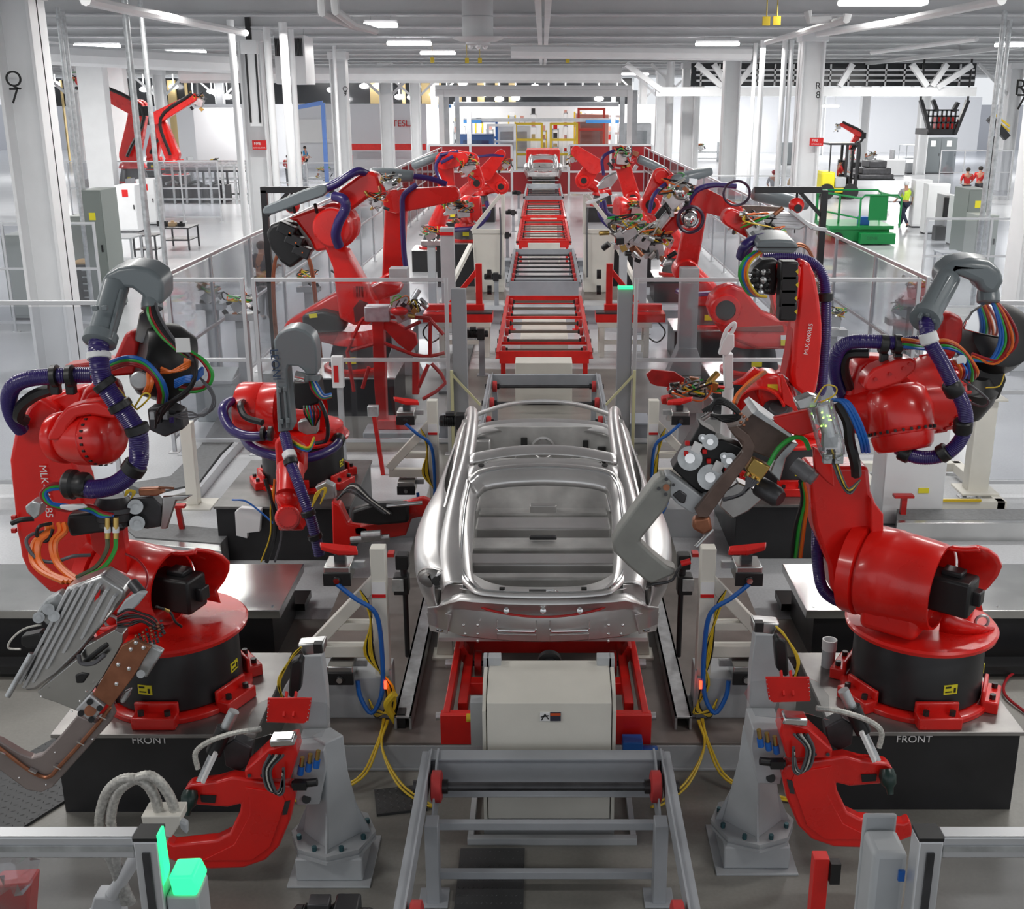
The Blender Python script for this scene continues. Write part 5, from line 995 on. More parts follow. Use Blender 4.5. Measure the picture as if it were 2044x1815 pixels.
# ---------------- cream clamp towers on both sides of the body
def tower(s, Y, name):
    X = s * 1.21; b = .21 if Y < 10 else 0
    t = thing('clamp_tower', name, 'clamp tower', (X, Y, b), 'cream clamp towers beside the body')
    MB().bb((X - .055, Y - .05, b + .02), (X + .055, Y + .06, 1.58)).build('post', CREAM, t, bevel=.006)
    MB().bb((X - .075, Y - .07, b), (X + .075, Y + .25, b + .02)).bb((X - .06 * s - .01, Y - .07, b), (X - .06 * s + .01, Y - .05, b + .4)).build('post_foot', PGREY, t, bevel=.003)
    o = X + s * .50
    MB().bar((X + s * .02, Y, 1.32), (o, Y, .80), .09, .09, up=(0, 1, 0)).build('diagonal_brace', CREAM, t, bevel=.006)
    MB().bb((X, Y - .04, .70), (o, Y + .05, .79)).bb((X, Y - .04, .92), (X + s * .32, Y + .05, .98)).build('cross_beam', CREAM, t, bevel=.005)
    MB().bb((X - s * .05, Y - .08, b), (o + s * .08, Y + .25, b + .34)).build('base_box', PGREY, t, bevel=.006)
    MB().bb((X - .05, Y - .058, 1.20), (X + .05, Y - .05, 1.32)).build('sticker', WLAB, t); MB().bb((X - .05, Y - .062, 1.20), (X + .05, Y - .05, 1.225)).build('sticker', RLAB, t)
    # clamp units
    for (dx, z, jaw) in ((.28, 1.42, 1), (.30, .62, 0)):
        x = X + s * dx
        MB().box((x, Y - .05, z), (.19, .22, .13)).build('clamp_cylinder', STAIN, t, bevel=.008)
        MB().box((x, Y - .165, z - .03), (.20, .02, .10)).cyl((x, Y - .17, z - .03), (x, Y - .19, z - .03), .028).build('clamp_end', BLACK, t, bevel=.004)
        MB().cyl((x, Y - .175, z - .03), (x, Y - .20, z - .03), .022).build('end_plug', CHROME, t)
        MB().box((x - s * .12, Y, z + .02), (.12, .04, .05)).build('clamp_arm', GALV, t)
        if jaw:
            J = [(x - s * .14, Y - .05, z + .11), (x + s * .0, Y - .06, z + .12), (x + s * .12, Y - .08, z + .16), (x + s * .14, Y - .02, z + .17), (x + s * .02, Y + .02, z + .13), (x - s * .12, Y + .03, z + .12)]
            MB().prism(J, (0, 0, .035)).build('red_jaw', RED, t, bevel=.006); MB().box((x, Y, z + .08), (.08, .07, .06)).build('jaw_block', DARK, t)
    cab_ = MB().tube([(X + s * .28, Y - .18, 1.36), (X + s * .16, Y - .16, 1.24), (X + s * .02, Y - .12, 1.1), (X - s * .01, Y - .10, .8), (X, Y - .12, .45), (X + s * .08, Y - .16, .30), (X + s * .16, Y - .14, .42), (X + s * .18, Y - .12, .55)], .018, n=8); cab_.build('air_hose', BLUE, t)
    for k in range(7):
        MB().tube([(X + s * .12, Y - .15, 1.30), (X + s * .06, Y - .12, 1.15 - .02 * k), (X + s * .05 - .012 * k, Y - .09, .75), (X - s * .02 + .01 * k, Y - .10, .5), (X - s * (.03 + .008 * k), Y - .12, .34 - .01 * k), (X + s * .05, Y - .14, .25 + .012 * k), (X + s * .1, Y - .13, .4)], .006, n=6).build('cable', YELLOW if k % 4 else BLACK, t)
    MB().box((X - s * .03, Y - .13, .52), (.02, .02, .06)).build('indicator_lamp', mat('red_led', (1, .05, .02), emit=(1, .05, .02), es=3), t)
    return t
tower(-1, 7.8, 'cream clamp tower with blue hose at the front left corner of the car')
tower(1, 7.8, 'cream clamp tower with blue hose at the front right corner of the car')
tower(-1, 12.1, 'cream clamp tower farther back left of the car roof')
tower(1, 12.1, 'cream clamp tower farther back right of the car roof')
for s in (-1, 1):
    sd = 'left' if s < 0 else 'right'
    o = MB().bb((s * .98, 7.55, .21), (s * 1.00, 10.3, .32)).bb((s * .98, 7.55, .305), (s * 1.11, 10.3, .32)).bb((s * 1.09, 7.55, .21), (s * 1.11, 10.3, .32)).build('guide_rail', GALV, bevel=.003); tag(o, 'grey steel rail along the deck on the %s of the red lift' % sd, 'rail')
    o = thing('support_foot', 'small cream support foot under the %s rear corner of the car' % sd, 'support', (s * .80, 8.75, .21))
    MB().prism([(s * .76, 8.72, .23), (s * .90, 8.72, .23), (s * .86, 8.72, .64), (s * .78, 8.72, .64)], (0, .10, 0)).build('column', CREAM, o, bevel=.004); MB().bb((s * .74, 8.66, .21), (s * .93, 8.86, .23)).build('foot_plate', CREAM, o)
    o = thing('side_locator', 'black and grey locator unit beside the %s rear wheel arch' % sd, 'clamp unit', (s * 1.12, 8.5, .3))
    MB().cyl((s * 1.12, 8.55, .3), (s * 1.12, 8.55, .9), .022).box((s * 1.14, 8.5, .98), (.12, .12, .16)).box((s * 1.12, 8.45, 1.2), (.10, .12, .12)).build('body', BLACK, o, bevel=.01); MB().box((s * 1.16, 8.42, 1.0), (.09, .02, .10)).build('cover', GALV, o); MB().box((s * 1.2, 8.4, 1.28), (.05, .08, .03)).build('red_jaw', RED, o)
    MB().tube([(s * 1.12, 8.5, .9), (s * 1.12, 8.5, 1.15)], .03).build('stem', DARK, o)
    # stainless covered cross track
    o = thing('steel_track_cover', 'shiny stainless cover over the cross track on the %s' % sd, 'machine cover', (s * 3.6, 9.5, 0))
    MB().bb((s * 2.27, 9.02, .42), (s * 5.4, 10.06, .50)).build('top_sheet', STAIN, o, bevel=.006)
    MB().bb((s * 2.36, 9.1, 0), (s * 5.4, 9.98, .42)).build('dark_base', BLKP, o)
    for k in range(8): MB().cyl((s * (2.35 + .4 * k), 9.1 + .0 * k, .50), (s * (2.35 + .4 * k), 9.1, .506), .012, n=8).build('screw', CHROME, o)
    MB().bb((s * 2.27, 9.98, .05), (s * 5.4, 10.3, .12)).bb((s * 2.1, 8.72, .05), (s * 5.4, 8.9, .12)).build('track_rail', BLACK, o)
# ---------------- clear guard fences
def fence(name, label, a, b, h=2.45, posts=None, mids=(1.34, .2), t=.05, pane=PANEL, group='clear guard fences', top=True):
    a = Vector((a[0], a[1], 0)); b = Vector((b[0], b[1], 0)); d = (b - a); L = d.length; n = posts or max(1, round(L / 1.7))
    o = thing(name, label, 'fence', (a + b) / 2, group); ang = atan2(d.y, d.x)
    R = Matrix.Rotation(ang, 3, 'Z')
    for i in range(n + 1):
        p = a + d * (i / n); MB().box(p + Vector((0, 0, h / 2)), (t, t, h), R).box(p + Vector((0, 0, .006)), (.14, .14, .012), R).build('post', ALU, o, bevel=.004)
    for z in (h - t / 2,) + tuple(mids):
        m = MB().box((a + b) / 2 + Vector((0, 0, z)), (L, t * .85, t), R).build('rail', ALU, o, bevel=.004)
    for i in range(n):
        p = a + d * ((i + .5) / n)
        for z0, z1 in ((mids[1], mids[0]), (mids[0], h - t)):
            MB().box(p + Vector((0, 0, (z0 + z1) / 2)), (L / n - t, .005, z1 - z0 - t), R).build('clear_pane', pane, o)
    return o
fence('guard_fence', 'wide clear fence panel crossing behind the near cell left of the gate', (-3.85, 15.2), (-1.29, 15.2), posts=1)
fence('guard_fence', 'narrow clear fence panel behind the grey hose head of the front left robot', (-5.0, 15.2), (-4.0, 15.2), posts=1)
fence('guard_fence', 'clear panelled fence crossing behind the near cell on the right', (1.24, 15.2), (5.0, 15.2), posts=1)
fence('guard_fence', 'long clear side fence running back along the right of the line', (5.15, 15.3), (5.15, 60), posts=18)
fence('guard_fence', 'long clear side fence running back along the left of the line', (-5.15, 15.3), (-5.15, 60), posts=18)
fence('guard_fence', 'clear fence stepping outward at the left edge behind the front left robot', (-9.2, 13.4), (-5.22, 13.4), posts=2)
fence('guard_fence', 'clear fence stepping outward at the right edge behind the front right robot', (5.22, 13.4), (9.2, 13.4), posts=2)
def nearfence(x0, x1, label):
    o = thing('guard_fence', label, 'fence', ((x0 + x1) / 2, 3.16, 0), 'clear guard fences')
    e = x0 if abs(x0) < abs(x1) else x1; f = x1 if e == x0 else x0
    for x in (e, f):
        MB().bb((x - .04, 3.12, .012), (x + .04, 3.20, 2.44)).bb((x - .07, 3.09, 0), (x + .07, 3.23, .012)).build('post', ALU, o, bevel=.006)
        MB().bb((x - .012, 3.112, .1), (x + .012, 3.12, 2.4)).build('post_slot', DARK, o)
        MB().bb((x - .04, 3.12, 2.44), (x + .04, 3.20, 2.452)).build('end_cap', BLACK, o)
    s = 1 if e < f else -1
    MB().bb((e + s * .04, 3.13, 2.37), (f - s * .04, 3.19, 2.45)).build('top_rail', ALU, o, bevel=.006)
    MB().bb((e + s * .04, 3.122, 2.40), (f - s * .04, 3.13, 2.42)).build('rail_slot', GALV, o)
    MB().bb((e + s * .04, 3.13, 1.2), (f - s * .04, 3.19, 1.28)).build('mid_rail', ALU, o, bevel=.006)
    MB().bb((e + s * .04, 3.157, 1.28), (f - s * .04, 3.162, 2.37)).build('clear_pane', PANEL, o)
nearfence(-3.6, -1.27, 'aluminium framed guard fence in the bottom left corner')
nearfence(1.24, 3.4, 'aluminium framed guard fence in the bottom right corner')
for (x, y0, h0, h1, lb, c) in ((-1.13, 15.22, .9, 2.3, 'tall grey light curtain housing on the left fence post', 0), (1.10, 15.22, .9, 2.3, 'tall grey light curtain housing on the right fence post', 0), ):
    o = MB().bb((x - .10, y0, .0), (x + .10, y0 + .1, h1)).build('light_curtain', mat('curtain_grey', (.33, .34, .36), .45), bevel=.01); tag(o, lb, 'light curtain')
    if x > 0: g = MB().bb((x - .10, y0 - .03, h1), (x + .10, y0 + .1, h1 + .03)).build('status_lamp', GLED); tag(g, 'green lit status lamp on the right fence housing', 'lamp')
for s in (-1, 1):
    o = MB().bar((s * 1.24, 15.16, 1.15), (s * .86, 15.16, .72), .03, .03, up=(0, 1, 0)).bb((s * 1.24 - .02, 15.14, 0), (s * 1.24 + .02, 15.18, 1.2)).build('yellow_edged_brace', mat('pale_yellow_edge', (.62, .6, .35), .5)); tag(o, 'thin pale diagonal brace at the foot of the %s gate post' % ('left' if s < 0 else 'right'), 'brace')
gl = thing('green_status_lamp', 'glowing green lamp box beside the bottom left fence post', 'lamp', (-1.1, 3.2, 0))
MB().prism([pY(335, 1752, 3.12), pY(385, 1750, 3.12), pY(398, 1775, 3.12), pY(392, 1790, 3.12), pY(345, 1790, 3.12)], (0, .10, 0)).build('lit_top', GLED, gl, bevel=.008)
MB().prism([pY(312, 1668, 3.12), pY(317, 1668, 3.12), pY(330, 1752, 3.12), pY(326, 1770, 3.12)], (0, .05, 0)).build('lit_strip', GLED, gl)
a = pY(330, 1790, 3.13); b = pY(395, 1790, 3.13); MB().bb((a.x, 3.13, 0), (b.x, 3.25, a.z)).build('housing', PGREY, gl, bevel=.01)
gb = thing('grey_sensor_housing', 'light grey sheet housing beside the bottom right fence post', 'light curtain', (1.1, 3.2, 0))
a = pY(1745, 1705, 3.2); b = pY(1815, 1705, 3.2); MB().bb((a.x, 3.2, 0), (b.x, 3.34, a.z)).build('housing', PGREY, gb, bevel=.02)
MB().bb((a.x - .0, 3.34, 0), (b.x, 3.36, a.z + .05)).build('back_plate', PGREY, gb, bevel=.01); MB().bb((b.x - .03, 3.19, a.z - .10), (b.x - .01, 3.2, a.z - .06)).build('blue_button', BLUE, gb)
# braided hose loops and cream bracket at lower left
hb = thing('hose_loop_bracket', 'two pale braided hose loops rising from a cream bracket at lower left', 'hoses', pY(330, 1650, 4.6))
ZH = Zm(0, 1000, 2.227, 4.6)
for k, dx in enumerate((0, 48)):
    cab(hb, ZH, [(560 + dx * .5, 1790), (520 + dx * .2, 1660), (455 + dx, 1500), (445 + dx, 1400), (480 + dx, 1290), (555 + dx * 1.6, 1235 - 10 * k), (640 + dx * 1.2, 1250 - 10 * k), (690 + dx * 1.4, 1320), (710 + dx * 1.5, 1405)], .024, LCAB, 'braided_hose', cor=.05, pitch=.016, n=12)
slab(hb, ZH, [(625, 1405), (800, 1403), (800, 1440), (760, 1500), (640, 1470)], 4.55, .12, CREAM, 'bracket', bevel=.006)
slab(hb, ZH, [(790, 1420), (830, 1440), (830, 1490), (800, 1460)], 4.55, .04, PGREY, 'lug')
MB().cyl(ZH(620, 1560), ZH(500, 1750), .032).cyl(ZH(500, 1750), pH(160, 1850, 0.0), .032).build('pipe', WHITE, hb)
slab(hb, ZH, [(415, 1765), (540, 1765), (540, 1900), (380, 1900)], 4.6, .1, WHITE, 'pipe_box')
# =============== robots behind the clear fence: surveyed joints in pixels with their distance
def qbase(t, X, Y, h, s=1.0, drum=BLKP):
    MB().lathe((X, Y, h), (0, 0, 1), [(0, .50 * s), (.05, .50 * s), (.06, .42 * s)], 32).build('foot_ring', RED, t, bevel=.004)
    MB().lathe((X, Y, h + .06), (0, 0, 1), [(0, .42 * s), (.36 * s, .33 * s)], 32).build('base_drum', mat('drum_grey', (.05, .05, .052), .4), t)
    MB().lathe((X, Y, h + .06 + .36 * s), (0, 0, 1), [(0, .40 * s), (.06, .40 * s), (.22, .34 * s)], 32).build('turntable', RED, t)
    MB().box((X, Y - .41 * s, h + .2), (.16, .02, .10)).build('warning_label', YLAB, t)
def P3(p): return pY(*p)
def limb(t, a, b, wa, wb, d, name='lower_link', m=None, off=0.0):
    """tapered casting with rounded ends between two joints"""
    a = Vector(a); b = Vector(b); ax = (b - a); n = Vector((ax.z, 0, -ax.x)).normalized()
    pts = []
    base = atan2(n.z, n.x)
    for i in range(9): q = base + pi * i / 8; pts.append(a + Vector((cos(q), 0, sin(q))) * wa / 2 if Vector((cos(q + .0001), 0, sin(q))).dot(ax) <= .02 * ax.length or i in (0, 8) else a + Vector((cos(q), 0, sin(q))) * wa / 2)
    for i in range(9): q = base + pi + pi * i / 8; pts.append(b + Vector((cos(q), 0, sin(q))) * wb / 2)
    if (a + Vector((cos(base + pi / 2), 0, sin(base + pi / 2))) - b).length < (a - b).length:
        pts = []
        for i in range(9): q = base - pi * i / 8; pts.append(a + Vector((cos(q), 0, sin(q))) * wa / 2)
        for i in range(9): q = base - pi - pi * i / 8; pts.append(b + Vector((cos(q), 0, sin(q))) * wb / 2)
    pts = [p + Vector((0, off - d / 2, 0)) for p in pts]
    return MB().prism(pts, (0, d, 0)).build(name, m or RED, t, bevel=min(.03, d / 5), seg=2)
def hood2(t, a, b, r, name='hose_hood'):
    a = Vector(a); b = Vector(b); L = (b - a).length
    return MB().lathe(a, b - a, [(0, r * .3), (r * .25, r * .8), (r * .7, r), (L * .5, r * 1.05), (L - r * .3, r * .85), (L, r * .7)], 16).build(name, GREY, t)
def cluster(t, c, s, n=14, seed=1, gunarm=True):
    """end tool: valve plate, cylinders, fittings and looped cables round a point"""
    rg = random.Random(seed); c = Vector(c)
    U = lambda k: rg.uniform(-k, k)
    MB().box(c, (.22 * s, .16 * s, .16 * s), Matrix.Rotation(U(.8), 3, 'Y')).build('tool_body', STEEL, t, bevel=.01)
    for i in range(n):
        p = c + Vector((U(.2), U(.12), U(.17))) * s
        m = (BLACK, GALV, CHROME, BRASS, DARK, STEEL, COPPER)[i % 7]
        if i % 3: MB().cyl(p, p + Vector((U(.1), U(.06), U(.1))) * s, rg.uniform(.015, .035) * s, n=10).build('tool_cylinder', m, t)
        else: MB().box(p, (rg.uniform(.04, .1) * s, .06 * s, rg.uniform(.03, .08) * s), Matrix.Rotation(U(1), 3, 'Y')).build('tool_block', m, t, bevel=.004)
    for i in range(7):
        pts = [c + Vector((U(.2), -.08 + U(.08), .12 + U(.1))) * s for _ in range(4)]
        MB().tube(pts, .009 * s, n=6).build('cable', (ORANGE, BLACK, CABLE, BLACK, YELLOW, LCAB, GREEN)[i], t)
def bot(label, base, S, E, W, Tp, hood=None, hose=None, wl=.34, we=.30, ped=None, seed=1, motors=None, ts=1.0, s=1.0, pl='', fw=.26):
    X, Y, h = base
    if ped: pedestal('robot_pedestal', 'black steel pedestal box under ' + ped, X - .65, X + .65, Y - .6, Y + .6, h)
    t = thing('welding_robot', label, 'robot', base, 'red welding robots')
    qbase(t, X, Y, h, s)
    S, E, W, Tp = P3(S), P3(E), P3(W), P3(Tp)
    MB().cyl((X, Y, h + .6 * s), (S.x, S.y + .1, S.z), .24 * s, .22 * s, n=24).build('turret', RED, t)
    MB().lathe(S + Vector((0, -.22, 0)), (0, 1, 0), [(0, .15 * s), (.0, .20 * s), (.04, .23 * s), (.5, .23 * s)], 28).build('shoulder_barrel', RED, t)
    MB().cyl(S + Vector((0, -.24, 0)), S + Vector((0, -.18, 0)), .12 * s).build('axis_motor', BLACK, t)
    limb(t, S, E, wl, we, .24, off=.0)
    limb(t, E, W, fw * 1.25, fw * .8, .24, 'forearm', off=-.22)
    MB().lathe(E + Vector((0, -.36, 0)), (0, 1, 0), [(0, .10), (.0, .15), (.3, .16)], 24).build('elbow_casting', RED, t)
    if motors:
        c = P3(motors); d = (E - W).normalized()
        for k in (-1, 0, 1): MB().box(c + Vector((-d.z, 0, d.x)) * .13 * k + Vector((0, -.2, 0)), (.20, .24, .12), Matrix.Rotation(-atan2(d.z, d.x), 3, 'Y')).build('axis_motor', BLACK, t, bevel=.02)
    MB().lathe(W, (Tp - W) if (Tp - W).length > .05 else Vector((0, -1, 0)), [(-.1, .09), (.02, .11), (.08, .11), (.14, .08)], 20).build('wrist', RED, t)
    MB().cyl(W, Tp, .06).build('tool_mount', DARK, t)
    cluster(t, Tp, ts, seed=seed)
    if hood: hood2(t, P3(hood[0]), P3(hood[1]), hood[2])
    for hs in (hose or []): MB().tube([P3(p) for p in hs], .05 * s, n=9).build('corrugated_hose', HOSE, t)
    return t
ZD = Zm(400, 300, 3.145, 17.6)
# D: big one, left, behind the fence
rd = thing('welding_robot', 'large red robot behind the fence at left with black motor pack and long grey hood', 'robot', (-3.0, 17.9, .62), 'red welding robots')
pedestal('robot_pedestal', 'black steel pedestal box under the large left robot behind the fence', -3.7, -2.3, 17.2, 18.6, .62)
qbase(rd, -3.0, 17.9, .62)
slab(rd, ZD, [(640, 1140), (860, 1080), (1080, 960), (1250, 900), (1260, 860), (1130, 830), (1000, 900), (840, 900), (700, 980), (540, 1080), (510, 1130)], 17.7, .5, RED, 'turret', bevel=.05)
slab(rd, ZD, [(635, 1040), (760, 1010), (850, 1030), (920, 1080), (900, 1140), (700, 1150), (640, 1110)], 17.45, .3, BLACK, 'axis_motor', bevel=.04)
slab(rd, ZD, [(680, 1030), (730, 1025), (735, 1050), (685, 1055)], 17.44, .01, YLAB, 'warning_label', bevel=0)
slab(rd, ZD, [(700, 1150), (900, 1140), (1040, 1160), (1020, 1240), (850, 1230), (720, 1200)], 17.6, .4, REDW, 'turret', bevel=.05)
slab(rd, ZD, [(770, 590), (800, 560), (880, 620), (915, 620), (950, 680), (1030, 820), (1100, 960), (1110, 1010), (1060, 1100), (960, 1100), (870, 1060), (850, 900), (830, 740)], 17.35, .35, RED, 'lower_link', bevel=.05, seg=3)
for k in range(4): MB().box(ZD(975 + 17 * k, 888, 17.34), (.07, .02, .16)).build('link_vent', REDW, rd)
slab(rd, ZD, [(960, 990), (1000, 940), (1050, 960), (1040, 1060), (970, 1080)], 17.33, .05, HOLE, 'link_recess', bevel=0)
MB().lathe(ZD(825, 490, 17.2), (0, 1, 0), [(0, .06), (.0, .26), (.03, .29), (.3, .29), (.33, .34), (.6, .34)], 36).build('elbow_casting', RED, rd)
slab(rd, ZD, [(545, 430), (700, 370), (860, 350), (910, 480), (900, 610), (720, 640), (690, 570), (600, 450)], 17.45, .4, RED, 'elbow_casting', bevel=.06)
slab(rd, ZD, [(860, 260), (900, 225), (990, 160), (1060, 130), (1110, 150), (1130, 220), (1180, 250), (1170, 290), (1100, 300), (1050, 300), (960, 370), (900, 400), (860, 330)], 17.3, .36, RED, 'forearm', bevel=.06, seg=3)
slab(rd, ZD, [(410, 520), (440, 470), (520, 440), (590, 460), (640, 540), (700, 640), (560, 745), (500, 700), (440, 620)], 17.5, .45, BLACK, 'motor_pack', bevel=.05)
for k in range(3): mo = MB().box(ZD(545 + 48 * k, 495 + 68 * k, 17.42), (.26, .20, .17), Matrix.Rotation(radians(25), 3, 'Y')).build('axis_motor', BLKP, rd, bevel=.02); MB().sphere(ZD(560 + 40 * k, 520 + 62 * k, 17.31), .012, 6, 4).build('orange_mark', ORANGE, mo)
hp = [(385, 385), (400, 355), (440, 335), (640, 250), (760, 215), (790, 225), (795, 265), (770, 290), (600, 350), (450, 405), (400, 405)]
MB().prism(ZD.L(hp, 17.1), (0, .3, 0)).build('hose_hood', GREY, rd, bevel=.07, seg=3)
for x in (580, 720): MB().cyl(ZD(x, 340, 17.2), ZD(x + 12, 390, 17.3), .025).build('hood_bracket', BLACK, rd)
cab(rd, ZD, [(790, 240, 17.2), (860, 210, 17.2), (930, 160, 17.2), (990, 130, 17.25), (1050, 150, 17.4)], .06, HOSE, 'corrugated_hose', n=10)
cab(rd, ZD, [(840, 290, 17.1), (900, 310, 17.0), (910, 370, 17.0), (870, 450, 17.0), (850, 530, 17.05), (870, 600, 17.15)], .075, HOSE, 'corrugated_hose', n=12, cor=.03, pitch=.03)
cluster(rd, ZD(1190, 215, 17.2), .8, seed=3); MB().sphere(ZD(1190, 195, 17.2), .14, 12, 8, (1, .6, .5)).build('clear_cover', ACR, rd)
cluster(rd, ZD(1110, 330, 17.3), .7, seed=5)
# E: upright arm and level forearm just beyond
bot('red robot behind the fence at left with a level forearm reaching toward the line', (-3.1, 21.6, .62), (785, 566, 21.3), (792, 400, 21.3), (905, 385, 21.0), (925, 425, 21.0), hood=((735, 348, 21.0), (826, 352, 21.0), .12), hose=[[(735, 350, 21), (700, 348, 21), (660, 368, 21)], [(826, 352, 20.9), (860, 357, 20.9), (892, 368, 20.9)], [(832, 368, 20.8), (806, 390, 20.8), (803, 420, 20.8), (806, 500, 20.8), (812, 560, 20.8), (800, 600, 20.9)]], wl=.40, we=.40, ped='the left robot with the level forearm', seed=11, fw=.34)
# G: right counterpart
rgg = bot('red robot behind the fence at right reaching back over its own grey hood', (3.1, 21.6, .62), (1368, 540, 21.3), (1395, 395, 21.3), (1462, 420, 20.6), (1475, 440, 20.6), hood=((1500, 385, 20.6), (1612, 408, 20.8), .13), hose=[[(1365, 425, 20.7), (1385, 385, 20.7), (1420, 370, 20.8), (1470, 372, 20.8)], [(1350, 580, 21), (1375, 588, 20.9), (1425, 585, 21)]], wl=.40, we=.36, ped='the right robot with the long grey hood', seed=12, fw=.34, ts=1.2)
ZE = Zm(1100, 300, 3.145, 20.3)
slab(rgg, ZE, [(640, 560), (690, 600), (850, 450), (830, 390), (780, 400)], 20.3, .3, RED, 'weld_gun', bevel=.04)
slab(rgg, ZE, [(600, 520), (640, 560), (800, 350), (770, 320), (720, 380)], 20.2, .2, GALV, 'side_plate', bevel=.02)
slab(rgg, ZE, [(650, 410), (740, 300), (760, 330), (670, 440)], 20.1, .1, BLACK, 'cover', bevel=.01)
q = ZE(875, 435, 20.1); MB().tube([q + Vector((.22 * cos(a), 0, .22 * sin(a))) for a in [2 * pi * i / 20 for i in range(21)]], .03, n=8, smooth=1).build('cable_ring', mat('dark_loop', (.05, .02, .05), .3), rgg); MB().sphere(q + Vector((0, .1, 0)), .17, 14, 10).build('motor_end', CHROME, rgg)
MB().sphere(ZE(820, 260, 20.1), .17, 14, 10, (1, .7, .9)).build('clear_cover', CHROME, rgg)
for k, (x, y) in enumerate(((470, 520), (560, 560), (780, 300), (640, 620))): cluster(rgg, ZE(x, y, 20.0 + .1 * k), 1.6, n=16, seed=201 + k)
MB().bar(ZE(500, 520, 20.1), ZE(620, 540, 20.2), .08, .08).build('arm', COPPER, rgg)
# H: the broad shoulder casting seen through the right hand fence
rh = thing('welding_robot', 'red robot behind the right fence with a round black hub in a broad casting', 'robot', (3.6, 17.6, .62), 'red welding robots')
pedestal('robot_pedestal', 'black steel pedestal box under the right robot with the round black hub', 2.6, 4.2, 17.0, 18.4, .62)
qbase(rh, 3.3, 17.7, .62)
slab(rh, ZF, [(60, 700), (90, 600), (160, 530), (280, 490), (400, 540), (480, 650), (560, 740), (700, 800), (850, 790), (850, 850), (770, 860), (800, 930), (820, 1040), (760, 1080), (500, 1080), (300, 1000), (180, 920), (90, 800)], 17.2, .35, RED, 'shoulder_casting', bevel=.05, seg=3)
MB().lathe(ZF(215, 720, 17.2), (0, -1, 0), [(0, .24), (.05, .22), (.055, .155), (.0, .15)], 32).build('hub_ring', RED, rh); MB().cyl(ZF(215, 720, 17.18), ZF(215, 720, 17.15), .15, n=28).build('round_hub', BLACK, rh)
slab(rh, ZF, [(275, 880), (740, 860), (750, 920), (290, 915)], 17.18, .03, mat('dull_red_brown', (.30, .06, .05), .5), 'casting_step')
slab(rh, ZF, [(720, 950), (785, 950), (785, 990), (720, 990)], 17.17, .01, WLAB, 'label', bevel=0); slab(rh, ZF, [(720, 990), (785, 990), (785, 1045), (720, 1045)], 17.17, .01, YLAB, 'label', bevel=0)
limb(rh, ZF(820, 840, 17.5), ZF(600, 60, 18.6), .45, .35, .3)
limb(rh, ZF(600, 60, 18.4), ZF(260, -120, 18.4), .34, .28, .3, 'forearm')
# finned transformer gun hanging over it
gt = slab(rh, ZE, [(1210, 400), (1400, 395), (1520, 400), (1620, 470), (1560, 500), (1300, 480), (1230, 460)], 18.3, .3, STEEL, 'transformer_gun', bevel=.02)
for k in range(5): MB().bar(ZE(1220, 405 + 14 * k, 18.28), ZE(1560, 408 + 16 * k, 18.28), .02, .03).build('cooling_fin', ALU, gt)
MB().bar(ZE(1500, 380, 18.2), ZE(1640, 490, 18.2), .06, .06).bar(ZE(1640, 488, 18.2), ZE(1730, 500, 18.2), .06, .06).build('gun_arm', PGREY, gt, bevel=.01)
cluster(rh, ZE(1290, 500, 18.1), 1.4, seed=21); cluster(rh, ZE(1400, 560, 18.0), 1.0, seed=22)
cab(rh, ZE, [(1230, 640, 17.9), (1260, 570, 17.8), (1330, 550, 17.9)], .07, HOSE, 'corrugated_hose', n=12)
MB().prism(ZE.L([(1205, 350), (1290, 350), (1460, 360), (1440, 380), (1240, 395)], 18.2), (0, .12, 0)).build('brown_plate', BROWN, rh)
C0 = ZE(1165, 270, 19.5); MB().tube([C0 + Vector((.22 * cos(a), 0, .2 * sin(a))) for a in [2 * pi * i / 20 for i in range(21)]], .022, n=7, smooth=1).build('cable_loop', mat('dark_loop', (.05, .02, .05), .3), rh)
# robots farther up the line
bot('distant red robot on the left with a slanting grey hood before the red screens', (-3.1, 33.5, .62), (893, 400, 33.2), (888, 320, 33.2), (925, 316, 32.9), (935, 335, 32.8), hood=((822, 332, 33), (878, 310, 33), .13), hose=[[(878, 310, 32.8), (915, 303, 32.8)], [(880, 312, 32.6), (870, 335, 32.6), (885, 372, 32.6)], [(905, 312, 32.6), (880, 325, 32.6)]], wl=.5, we=.45, ped='the distant left robot with the slanting hood', seed=31, ts=1.6, fw=.4)
bot('distant red robot on the left bent toward the line before the red screens', (-2.6, 47.5, .62), (1000, 372, 47), (970, 345, 47), (1000, 308, 46.8), (1010, 330, 46.8), hose=[[(940, 315, 46.5), (980, 310, 46.5), (1005, 312, 46.5)]], wl=.65, we=.55, ped='the distant left robot bent toward the line', seed=32, ts=1.3, fw=.5)
bot('distant red robot on the left seen behind the slanting hood', (-3.2, 41.5, .62), (952, 365, 41), (940, 322, 41), (905, 310, 41), (900, 325, 40.8), wl=.55, we=.5, ped='the distant left robot behind the slanting hood', seed=33, ts=1.5, fw=.5)
rfin = bot('distant red robot on the right holding a finned transformer gun low', (3.35, 28.3, .62), (1297, 408, 27.7), (1318, 352, 27.8), (1340, 360, 27.4), (1352, 372, 27.3), hood=((1335, 363, 27.2), (1420, 341, 27.4), .13), hose=[[(1296, 425, 27.2), (1305, 390, 27.2), (1330, 366, 27.2)], [(1205, 400, 27.4), (1212, 425, 27.4), (1240, 438, 27.4)]], wl=.45, we=.4, ped='the right robot with the low transformer gun', seed=34, ts=1.3, fw=.38)
